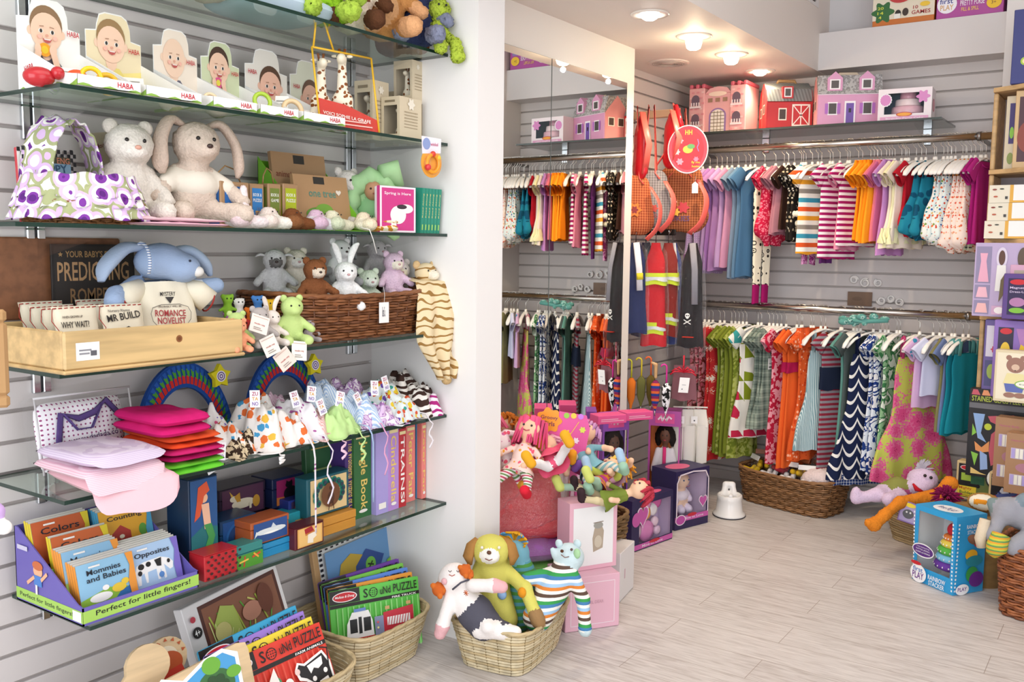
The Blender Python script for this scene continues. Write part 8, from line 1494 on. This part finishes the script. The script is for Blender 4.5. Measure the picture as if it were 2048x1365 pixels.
# ======================= BACK BASKET =======================
A=P(1462,990,z=0);B=P(1640,1042,z=0); A=P(1475,1000,z=0); e=B-A; ang=math.degrees(math.atan2(e.y,e.x)); n=V((-e.y,e.x,0)).normalized(); c=(A+B)/2+n*.13
TBk=TR(c.x+.0,c.y,.001,rz=ang); wk=e.length
basket('brown wicker basket of baby booties under the lower clothes rail',TBk,wk*1.12,.27,.165,'9a6f48',rows=9,taper=.88,col2='7a5430')
MB_=lambda:MB()
cols=[('e8c02c','yellow'),('e0b428','yellow'),('ecebea','white'),('e6e2e0','white'),('c23a4a','red'),('3a3a4a','charcoal'),('ece6e2','cream'),('e6b82a','yellow'),('b04a6a','plum'),('f0eeee','white')]
for i,(c_,nm) in enumerate(cols):
    x=-wk*.42+wk*.075*i; y=-.05+.05*((i*7)%3)-.02; z=.135+.012*((i*5)%3)
    t=thing('bagged_booties',nm+' booties in a clear header bag, '+['first','second','third','fourth','fifth','sixth','seventh','eighth','ninth','tenth'][i]+' from left in the wicker basket','baby shoes',TBk@TR(x,y,z,rz=20*((i*3)%4)-30,rx=-25),'bagged baby booties in the brown wicker basket')
    for s in (-1,1): b=MB(); blob(b,[('c',(s*.018,0,.01),(s*.018,-.04,.008),.014,.013,M(c_,'c')),('c',(s*.018,.005,.01),(s*.018,.01,.035),.013,.013,M(c_,'c'))],.005,.006); b.build('bootie',t)
    b=MB(); b.grid(lambda u,v:((u-.5)*.085,-.02+.02*math.sin(v*PI),-.01+.085*v),8,8,fm); b.build('bag_film',t); MB().rbox((-.043,-.022,.07),(.043,-.018,.095),'8a4a28' if i%3 else 'e9e4e0',r=.001).build('header_card',t)
b=MB(); blob(b,[('e',(0,0,.05),(.085,.06,.055),M('ecd8d6','f')),('e',(-.03,-.03,.045),(.05,.04,.04),M('ecd8d6','f')),('e',(.055,0,.06),(.04,.04,.04),M('e8d0d0','f')),('c',(.08,-.01,.06),(.11,-.02,.08),.014,.008,M('e8c8ca','f'))],.007,.015,.0015); tag(b.build('pink_plush',T=TBk@TR(wk*.36,-.03,.12)),'pale pink fluffy plush lying at the right end of the wicker basket','plush toy')
b=MB(); blob(b,[('e',(0,0,.05),(.07,.05,.05),M('eeeeec','c')),('e',(.03,0,.07),(.05,.04,.04),M('f2f2f0','c'))],.007,.015,.001); t=thing('wrapped_plush','white plush wrapped in clear film behind the pink plush','plush toy',TBk@TR(wk*.36,.07,.15)); b.build('plush_body',t); b=MB(); slab(b,.18,.13,.14,fm,seed=9,rough=.01,n=20); b.build('plastic_wrap',t)
# ======================= RIGHT SIDE FLOOR =======================
A=P(1752,1065,z=0);B=P(1828,1108,z=0)
cR=V((-.66,4.30,0)); TS=TR(cR.x,cR.y,.001,rz=-22)
basket('straw basket holding monster puppets at the foot of the clothes',TS,.50,.30,.15,'b79d72','straw',rows=14,taper=.80,col2='a08458',lining='a08a62',bow=.02,rim=.008,name='straw_basket')
v=pxy(1845,965,4.32)
def fg(name,lab,org,parts,res=.007,k=.015,fuzz=.001,rz=0):
    t=thing(name,lab,'puppet',TR(org.x,org.y,org.z,rz=rz)); b=MB(); blob(b,parts,res,k,fuzz); b.build('body',t); return t
LI=M('d9c3dc','f'); OL=M('8a8c4a','c')
def Q(px,py,d=4.30): return pxy(px,py,d)
o=Q(1800,965,4.25); R_=lambda px,py,d=4.25: tuple(Q(px,py,d)-o)
t=fg('monster_puppet','lilac monster puppet with wide red mouth in olive trousers',o,[('e',R_(1845,960),(.062,.055,.05),LI),('e',R_(1836,975,4.21),(.045,.03,.03),LI),('e',R_(1855,965,4.22),(.03,.03,.03),LI),('c',R_(1820,985),R_(1790,985,4.2),.04,.04,M('b85a8a','c')),('c',R_(1795,975,4.22),R_(1770,985,4.18),.045,.038,OL),('c',R_(1770,985,4.18),R_(1755,990,4.12),.035,.03,LI),('c',R_(1755,990,4.12),R_(1712,998,4.10),.026,.022,LI),('e',R_(1712,990,4.10),(.022,.02,.035),LI),('c',R_(1800,995,4.15),R_(1778,1000,4.08),.032,.028,LI)],fuzz=.0006)
b=MB(); b.add([],[],LI); 
m=MB(); m.tube([R_(1826,968,4.175),R_(1833,979,4.165),R_(1846,984,4.17)],[.004,.010,.004],M('b8202c','c'),8); m.build('mouth',t)
for px,py in ((1850,952),(1862,956)): MB().ball(R_(px,py,4.19),.007,M('1a1616','g'),8,6).build('eye',t)
m=MB(); r_=random.Random(8)
for i in range(40): a=r_.uniform(-1.6,1.6); p0=V(R_(1845,945,4.25)); d=V((.6*math.sin(a),-.1,math.cos(a))); m.tube([p0,p0+d*.04,p0+d*.07+V((.01,0,-.01))],[.006,.005,.001],M('b9b2bc','f'),4)
m.build('hair_tuft',t)
o=Q(1860,990,4.15); OR=M('e0862a','f')
t=fg('monkey_puppet','orange puppet with magenta mane and one leg hanging out of the straw basket',o,[('c',R_(1880,985,4.12) if 0 else tuple(Q(1865,995,4.12)-o),tuple(Q(1800,1005,4.02)-o),.03,.022,OR),('c',tuple(Q(1800,1005,4.02)-o),tuple(Q(1770,1030,3.96)-o),.022,.02,OR),('c',tuple(Q(1770,1030,3.96)-o),tuple(Q(1748,1050,3.92)-o),.022,.024,OR),('c',tuple(Q(1748,1050,3.92)-o),tuple(Q(1736,1046,3.90)-o),.024,.016,OR),('e',tuple(Q(1884,998,4.12)-o),(.055,.05,.036),OR),('e',tuple(Q(1900,968,4.16)-o),(.03,.028,.028),OR),('c',tuple(Q(1885,985,4.14)-o),tuple(Q(1900,968,4.16)-o),.028,.028,OR)],fuzz=.0012)
m=MB()
for i in range(90): a=r_.uniform(0,6.28); e=r_.uniform(0,1.5); p0=Q(1893,1000,4.10)-o; d=V((math.cos(a)*math.sin(e),-abs(math.sin(a))*math.sin(e)*.8,math.cos(e))); m.tube([p0+d*.02,p0+d*.05,p0+d*.075+V((0,-.005,-.012))],[.007,.006,.001],M('8e1f52','f'),4)
m.build('mane',t)
v=P(1810,1030,y=3.90); card_thing('puppet_tag','purple card tag with grey monster picture hanging on the straw basket',TR(v.x,3.93,v.z-.04,rz=-8,rx=-8,ry=8),.075,.085,'8a6aa8',[('r',.06,.06,.88,.88,'b0a0c8'),('e',.5,.42,.3,.22,'5a5a60'),('c',.4,.5,.05,'f0eee8'),('c',.6,.5,.05,'f0eee8'),('e',.5,.85,.3,.1,'e8d03a')],cat='tag')
# rainbow stacker box
A=P(1824,1158,z=0);B=P(1905,1193,z=0);C_=P(1968,1170,z=0); e=B-A; ang=math.degrees(math.atan2(e.y,e.x)); n=V((-e.y,e.x,0)).normalized(); dd=.15; wst=e.length; hs=P(1870,1018,x=(A.x+B.x)/2,).z
hs=P(1840,1010,y=A.y).z
c=(A+B)/2+n*dd/2; TSt=TR(c.x,c.y,.001,rz=ang); bl='2f9fd8'
stripes=[('r',x,.04+.05*i,.03,.025,'f2f6f8') for i in range(18) for x in (.01,.955)]
fsty=[('e',.2,.12,.2,.12,'f4f4f6'),('t','first',.07,.145,.24,.06,'2f6ab8'),('t','PLAY',.06,.05,.28,.09,'6a2a8a'),('e',.14,.25,.13,.025,'c8202c'),('t','RAINBOW',.45,.10,.42,.06,'f4f6f8'),('t','STACKER',.47,.03,.38,.06,'f4f6f8')]
winbox('stacker_box','bright blue window box of a rainbow ring stacker toy','toy box',TSt,wst,dd,hs,bl,(.09,.20,.91,.93),back='dfe0e2',front=stripes+fsty+[('e',.3,.44,.27,.09,'f4f4f6'),('e',.3,.44,.25,.075,'5a2a80'),('t','5 Soft Stacking Rings',.14,.47,.32,.018,'f0eef4'),('t','RATTLE, JINGLE,',.13,.435,.34,.022,'f0eef4'),('t','SQUEAK and CRINKLE!',.12,.40,.36,.022,'f0eef4')],right=[('r',.03,.04+.05*i,.05,.025,'f2f6f8') for i in range(18)]+[('t','RAINBOW',.3,.84,.5,.05,'f4f6f8'),('t','STACKER',.33,.77,.44,.05,'f4f6f8'),('e',.7,.68,.16,.09,'c82a2c'),('e',.5,.5,.2,.07,'e8b02a'),('e',.6,.42,.28,.07,'2a8a9a'),('e',.55,.25,.2,.1,'3a9a4a'),('e',.7,.18,.24,.1,'6a2a8a'),('e',.25,.07,.22,.07,'f4f4f6'),('t','PLAY',.1,.05,.3,.05,'6a2a8a')],top=[('e',.5,.4,.3,.3,'f4f4f6'),('t','first PLAY',.3,.3,.4,.2,'2a3a8a')])
t=thing('ring_stacker','soft rainbow ring stacker inside the blue box','stacking toy',TSt@TR(wst*.1,.0,hs*.22))
z=0
for r,h_,c_ in ((.066,.036,'6a3aa0'),(.060,.032,'7fc4e8'),(.055,.032,'5ab84a'),(.045,.03,'f0d85a'),(.036,.026,'e8843a')):
    b=MB(); b.tube([(r*.62*math.cos(a),r*.62*math.sin(a)*.9,z+h_/2) for a in [2*PI*i/28 for i in range(28)]],r*.40,M(c_,'c'),10,closed=True,flat=.75*h_/(r*.6) if h_<r*.8 else 1); g_=b.build('ring',t)
    b=MB()
    for k in range(18): a=2*PI*k/18; b.ball((r*math.cos(a),r*.92*math.sin(a),z+h_/2),(.0035,.0035,.0035),M('f4f2ee'),6,5)
    b.build('stitch_dots',g_); z+=h_*.85
MB().ball((0,0,z+.022),(.024,.024,.026),M('d0283a','c'),16,12).build('top_ball',t)
# wicker basket right with sock animals
A=P(1978,1218,z=0); TW=TR(A.x+.235,A.y+.06,.001,rz=-8)
basket('tall orange brown wicker basket of sock animals at the right edge',TW,.42,.30,.245,'a8643a',rows=13,taper=.9,col2='7e4628')
GY=M('9a9aa2','k')
o=pxy(2022,1040,3.65); t=fg('sock_elephant','grey knitted elephant with striped arm in the tall wicker basket',o,[('e',(.04,.03,.02),(.07,.06,.06),GY),('e',(-.01,0,.03),(.05,.05,.05),GY),('c',(-.03,-.02,.01),(-.05,-.05,-.05),.025,.022,GY),('c',(-.05,-.05,-.05),(-.03,-.07,-.08),.022,.022,GY),('c',(-.04,0,.0),(-.06,.0,.05),.022,.02,M('7a8a8a','k')),('c',(.06,-.03,-.05),(.02,-.06,-.08),.035,.03,GY),('e',(.05,.0,.075),(.04,.03,.03),M('7f8f9a','k'))],fuzz=.0003)
m=MB(); m.tube([(-.02,-.07,-.04),(-.03,-.09,-.085),(-.045,-.09,-.11)],[.03,.035,.02],pat('str','e0a03a','6a9a5a','c8c84a',s=.016),12); m.build('striped_arm',t); MB().tube([(-.075,-.05,-.0),(-.085,-.06,-.07),(-.08,-.06,-.10)],[.018,.02,.016],M('d8c8b0','k'),10).build('cream_leg',t); MB().ball((-.11,-.03,-.085),(.02,.018,.018),M('6a4a3a','k'),12,8).build('brown_paw',t)
t=fg('knit_fox','orange and cream knitted animal face curled behind the tall basket',pxy(1968,1005,3.95),[('e',(0,0,0),(.06,.05,.035),M('a8824a','k')),('e',(0,-.03,.006),(.045,.03,.026),M('ece4d0','k')),('c',(-.02,-.055,.01),(.01,-.058,.015),.007,.004,M('e0902a','k'))],res=.006,fuzz=.0003)
MB().lathe([(.09,-.35),(.1,-.12),(.12,-.03),(.10,-.035),(.001,-.05)],M('a07c4a','w'),24).build('nest_base',t)
# wooden boxed vehicles on the floor right
def wbx(lb,px0,px1,pyt,pyb,Y,fr,rz=-10,d=.06):
    A=P(px0,(pyt+pyb)/2,y=Y);B=P(px1,(pyt+pyb)/2,y=Y); z0=max(.001,P(px0,pyb,y=Y).z); h=P(px0,pyt,y=Y).z-z0; return carton('toy_set_box',lb,'toy box',TR((A.x+B.x)/2,Y+d/2,z0,rz=rz),B.x-A.x,d,h,'d9c08e',front=fr)


riser=tag(MB().rbox((-.20,-.06,0),(.42,.09,.135),M('b89a70','w')).build('wooden_riser',T=TR(-.38,4.42,.001,rz=-6)),'low wooden riser carrying the boxed wooden vehicles','riser')
wbx('wooden framed box showing a green toy truck',1913,1992,922,997,4.37,[('r',.06,.06,.5,.88,'1c1a1c'),('r',.56,.06,.40,.88,'7a8a4a'),('e',.3,.84,.2,.07,'f4eeee'),('e',.3,.84,.18,.055,'c8202c'),('r',.14,.5,.28,.2,'a8c84a'),('r',.40,.44,.36,.24,'2f6a4a'),('r',.5,.6,.2,.12,'3a7a5a'),('c',.25,.44,.05,'1a1a1c'),('c',.6,.40,.055,'1a1a1c'),('r',.06,.08,.5,.28,'f0d83a'),('t','Mighty',.1,.25,.34,.09,'c8502a'),('t','Builders',.12,.15,.4,.08,'3a6a3a'),('t','24 WOODEN PIECES',.1,.10,.4,.03,'2a2422')])
wbx('wooden framed box showing a starred red and blue toy plane',1978,2075,945,1018,4.25,[('r',.05,.05,.44,.9,'16141c'),('r',.52,.05,.43,.9,'b83a5a'),('e',.26,.84,.2,.07,'f4eeee'),('e',.26,.84,.18,.055,'c8202c'),('p',[(.06,.1),(.3,.62),(.46,.5),(.3,.08)],'e8eaf2'),('s',.25,.45,.06,'2a3a7a'),('s',.3,.15,.05,'2a3a7a'),('p',[(.1,.3),(.6,.45),(.66,.55),(.2,.42)],'4a5a9a'),('c',.15,.32,.05,'c83a3a'),('s',.7,.3,.07,'f0eef0')],rz=-12)
# ======================= CORNER BOOKCASE =======================
bm=M('cfab78','w'); xl=XR+.004
def cz(py,Y=4.45): return P(2020,py,y=Y).z
t=thing('corner_bookcase','light wood corner bookcase with curved fronted shelves','bookcase',TR(0,0,0)); zl=[cz(965,4.3),cz(790,4.35),cz(635,4.35),cz(478,4.35),cz(335,4.3),cz(166,4.3)]
def curved(z,th=.018,x0=xl,dep=.52):
    n=14; pts=[(x0,4.66),(x0,4.40)]+[(x0+.02+.75*(i/n),4.40-.34*math.sin(PI/2*i/n)**1.0) for i in range(1,n+1)]+[(x0+.77,4.66)]
    m=MB(); k=len(pts); m.add([(x,y,z-th) for x,y in pts]+[(x,y,z) for x,y in pts],[tuple(range(k))[::-1],tuple(range(k,2*k))]+[(i,(i+1)%k,(i+1)%k+k,i+k) for i in range(k)][::1],bm,sm=False); return m
for z in zl: curved(z).build('curved_shelf',t)
MB().rbox((xl,4.38,0),(xl+.018,4.66,zl[0]-.019),bm).build('side_panel',t)
for a,b in zip(zl,zl[1:]): MB().rbox((xl,4.42,a+.0005),(xl+.018,4.66,b-.019),bm).build('side_panel',t)
MB().rbox((xl,4.645,.0),(xl+.77,4.665,zl[5]),M('b9b0b8','p',.6)).build('back_panel',t)
def on(lb,name,px0,px1,pyt,zi,Y,c,fr,rz=0,d=.04,cat='toy box',top=(),left=()):
    z0=zl[zi]+.001 if isinstance(zi,int) else zi; A=P(px0,pyt+40,y=Y);B=P(px1,pyt+40,y=Y); h=P((px0+px1)/2 if px1<2048 else 2030,pyt,y=Y).z-z0
    return carton(name,lb,cat,TR((A.x+B.x)/2,Y+d/2,z0,rz=rz),(B.x-A.x)*.98,d,h,c,front=fr,top=list(top),left=list(left))
on('dark blue boxed toy on top of the bookcase','toy_box',2026,2120,20,5,4.34,'2f3578',[('c',.3,.3,.1,'a8c83a'),('c',.3,.3,.06,'f0e8a0'),('e',.7,.7,.2,.2,'5a4a9a')],d=.2,left=[('e',.5,.1,.3,.06,'c8c83a')])
on('tall cream framed toy with purple panel in the top cubby','framed_toy',2012,2034,192,4,4.42,'ddd0b4',[('r',.35,.35,.6,.55,'3a2870'),('e',.62,.5,.2,.08,'8ac83a'),('e',.6,.15,.3,.08,'8a9a4a')],d=.03)
on('wooden framed tray puzzle in the top cubby','framed_toy',2030,2100,182,4,4.36,'d0b080',[('r',.12,.08,.8,.84,'4a2430'),('e',.4,.4,.3,.2,'8a3a2a')],d=.03)
cm_=[('r',0,0,.46,1,'e4dcc8'),('r',.46,0,.08,1,'e0a83a'),('r',.54,.0,.46,1,'f2f0ee'),('r',.54,0,.46,.12,'e0a83a'),('e',.12,.75,.05,.05,'8a3a2a'),('e',.28,.78,.05,.04,'3a3a2a'),('e',.15,.35,.05,.05,'b85a3a'),('r',.36,.2,.06,.16,'3a3430')]
zc1=zl[3]+.001
for i,(px0,px1,pt,z0) in enumerate(((1985,2040,430,zc1),(1988,2048,380,None),(1990,2048,340,None),(2040,2090,430,zc1),(2042,2100,380,None))):
    h=.072
    z0=zc1+ (0,h+.001,2*h+.002,0,h+.001)[i]; A=P(px0,440,y=4.30).x;B=P(px1,440,y=4.30).x
    carton('cream_toy_box','cream and yellow boxed wooden toy, '+['bottom of the left stack','second up in the left stack','top of the left stack','bottom of the right stack','top of the right stack'][i]+' in the bookcase','toy box',TR(max((A+B)/2,xl+.09) if i<3 else xl+.29,4.32+.06,z0,rz=0),.165 if i<3 else .19,.12,h,'e4dcc8','cream toy boxes in the bookcase',front=cm_)
# magnetic doll sets on shelf 2 (below boxes)
def dollset(lb,px0,px1,pt,Y,zi,fr,c='b9a8cc',rz=-4,d=.03): return on(lb,'doll_set_box',px0,px1,pt,zi,Y,c,fr,rz=rz,d=d)
A=P(1948,545,y=4.30);B=P(2060,545,y=4.30)
t=carton('doll_set_box','lilac boxed wooden doll with pink dress pieces, jutting over the shelf','toy box',TR((A.x+B.x)/2+.0,4.315,zl[2]+.002,rz=-4),B.x-A.x,.03,P(2000,487,y=4.3).z-zl[2],'b9a8cc',front=[('r',.03,.45,.28,.5,'8f86a8'),('r',.03,.24,.28,.19,'8f86a8'),('r',.03,.03,.28,.19,'8f86a8'),('p',[(.08,.47),(.12,.75),(.1,.86),(.24,.86),(.22,.75),(.28,.47)],'e4a8c0'),('p',[(.06,.26),(.1,.4),(.24,.4),(.28,.26)],'e8b4c4'),('p',[(.06,.05),(.1,.18),(.25,.18),(.29,.05)],'e8b4b4'),('e',.5,.8,.1,.14,'d8d0e4'),('e',.5,.8,.06,.1,'5a3a2c'),('p',[(.4,.35),(.42,.7),(.58,.7),(.6,.35)],'e8e8e4'),('p',[(.48,.2),(.5,.5),(.58,.6),(.56,.3)],'6a5a3a'),('r',.36,.03,.25,.12,'d0a8c8'),('e',.5,.09,.09,.045,'f4f0f0'),('e',.88,.8,.1,.14,'5a4a3a')])
on('dark purple magnetic dress up box with a red oval mark','doll_set_box',2005,2110,548,2,4.20,'5a3f86',[('r',.1,.1,.45,.8,'2a1c4a'),('e',.3,.82,.17,.06,'c8202c'),('t','Magnetic',.14,.66,.34,.06,'d8c8e8'),('t','Dress-Up',.14,.57,.34,.06,'d8c8e8'),('e',.3,.38,.16,.1,'b07aa8'),('e',.3,.2,.16,.06,'7ab83a'),('e',.8,.6,.14,.2,'c86a3a'),('p',[(.62,.05),(.7,.5),(.9,.5),(.98,.05)],'5a8a6a')],d=.04,rz=-6)
on('pink framed box behind the dark purple one','doll_set_box',2018,2100,530,2,4.27,'d8a8c4',[('r',.1,.1,.8,.8,'b8a898'),('e',.5,.5,.3,.2,'8a7a6a')],d=.03)
# shelf 1
on('clear lidded purple craft box at the left of the bead shelf','craft_box',1968,2012,640,1,4.33,'6a5a9a',[('r',.1,.1,.8,.35,'4a4a7a'),('e',.4,.3,.2,.1,'9ab04a'),('r',.1,.5,.8,.42,'d8d4e0'),('fl',.5,.6,.15,'c83a5a')],d=.05)
on('lilac boxed bead set with yellow figure label','craft_box',1986,2100,642,1,4.25,'8a6ab8',[('r',.08,.35,.28,.56,'241a38'),('e',.22,.86,.11,.04,'c8202c'),('e',.22,.6,.09,.12,'e8c43a'),('e',.22,.44,.1,.035,'6ab83a'),('p',[(.4,.9),(.9,.9),(.8,.7),(.5,.66)],'b07ab8'),('p',[(.4,.4),(.5,.7),(.6,.66),(.5,.35)],'e8c42a'),('r',.6,.35,.35,.3,'9a9ac8')]+[('c',.66+.08*(i%3),.42+.1*(i//3),.03,('c83a5a','5a9a3a','e8c43a','3a6ab8','e8843a','f0f0f0')[i]) for i in range(6)],d=.06)
on('pale wooden box showing a dressed brown bear with a green oval label','bear_puzzle_box',1988,2110,702,1,4.12,'dccdaa',[('r',.04,.05,.92,.9,'ece2c8'),('e',.36,.72,.16,.15,'9a7060'),('c',.24,.86,.05,'9a7060'),('c',.48,.86,.05,'9a7060'),('e',.36,.68,.07,.06,'d8b8a0'),('p',[(.22,.56),(.5,.56),(.56,.36),(.16,.36)],'e8dca0'),('p',[(.18,.36),(.54,.36),(.5,.2),(.22,.2)],'5a6ab0'),('e',.28,.14,.1,.05,'9a7060'),('e',.46,.14,.1,.05,'9a7060'),('e',.6,.36,.24,.09,'8ab84a'),('e',.6,.36,.22,.07,'eef0e0'),('t','40 magnetic pieces',.44,.34,.32,.035,'4a5a3a'),('e',.36,.62,.012,.01,'2a1a14')],d=.05,rz=-3)
# lowest curved shelf: stained glass kit and craft boxes
colz=['c85a6a','e89a6a','9ab8e8','c8d86a','e8c87a','8ab86a','b05a9a']
sg=[('r',0,.84,1,.16,'1a1818')]+[('p',[(.02+.14*i,.93),(.14+.14*i,.93),(.10+.14*i,.99),(.04+.14*i,.99)],colz[i]) for i in range(7)]+[('t','STAINED GLASS PEEL & PRESS',.03,.86,.9,.06,'b8c84a'),('r',0,.78,1,.06,'6a6a70'),('r',.0,.0,1,.78,'16141a'),('p',[(.06,.72),(.22,.72),(.18,.5),(.26,.4),(.14,.44)],'8fb0e0'),('p',[(.26,.70),(.6,.74),(.9,.6),(.7,.62),(.5,.58),(.3,.64)],'c85a6a'),('c',.27,.58,.05,'c8d83a'),('p',[(.06,.6),(.12,.5),(.06,.46)],'8ac84a'),('p',[(.1,.4),(.2,.34),(.3,.42),(.3,.3),(.2,.28),(.12,.3)],'e89a5a'),('p',[(.32,.5),(.44,.6),(.44,.2),(.34,.14),(.30,.3)],'c85a6a'),('p',[(.06,.28),(.16,.26),(.12,.12)],'8ac84a'),('p',[(.18,.3),(.28,.26),(.3,.1),(.2,.08)],'9ab8e8'),('p',[(.07,.1),(.2,.05),(.3,.03),(.07,.03)],'e8c87a'),('e',.46,.0,.18,.14,'16141a'),('e',.46,.0,.16,.12,'f0f0ea'),('t','EASY PEEL',.36,.06,.2,.03,'2a2a2a'),('p',[(.6,.5),(.9,.45),(.9,.2),(.6,.3)],'6a9a5a'),('c',.72,.68,.05,'d8d8d8'),('c',.84,.55,.04,'d8d8d8')]
A=P(1935,860,y=4.30);B=P(2090,860,y=4.30); h=P(1990,783,y=4.30).z-zl[0]
carton('craft_kit_box','black stained glass craft kit box with colourful bird picture','craft kit',TR((A.x+B.x)/2,4.34,zl[0]+.002,rz=-4),B.x-A.x,.05,h,'1c1a1c',front=sg,left=[('r',.1,.05+.1*i,.8,.08,colz[i%7]) for i in range(9)])
kr=[('r',.0,0,1,1,'a87f5c'),('t','Natural Body',.12,.86,.6,.04,'b05a7a'),('e',.5,.44,.25,.08,'b07a8a')]+[('r',.12,y,.7,.18,'c8b8c8') for y in (.58,.14)]+[('r',.14+.1*i,y+.01,.08,.16,('b0a0d8','ece8d8','f0ece0')[i%3]) for i in range(7) for y in (.58,.14)]
for i,(px0,px1,pt,Y,rz,lb) in enumerate(((1990,2060,838,4.19,-6,'open brown card box behind the other on the lowest curved shelf'),(2012,2100,868,4.10,-6,'brown card box of lilac and cream soaps at the shelf front'))):
    on(lb,'card_display_box',px0,px1,pt,0,Y,'a87f5c',kr,rz=rz,d=.07,cat='display box')
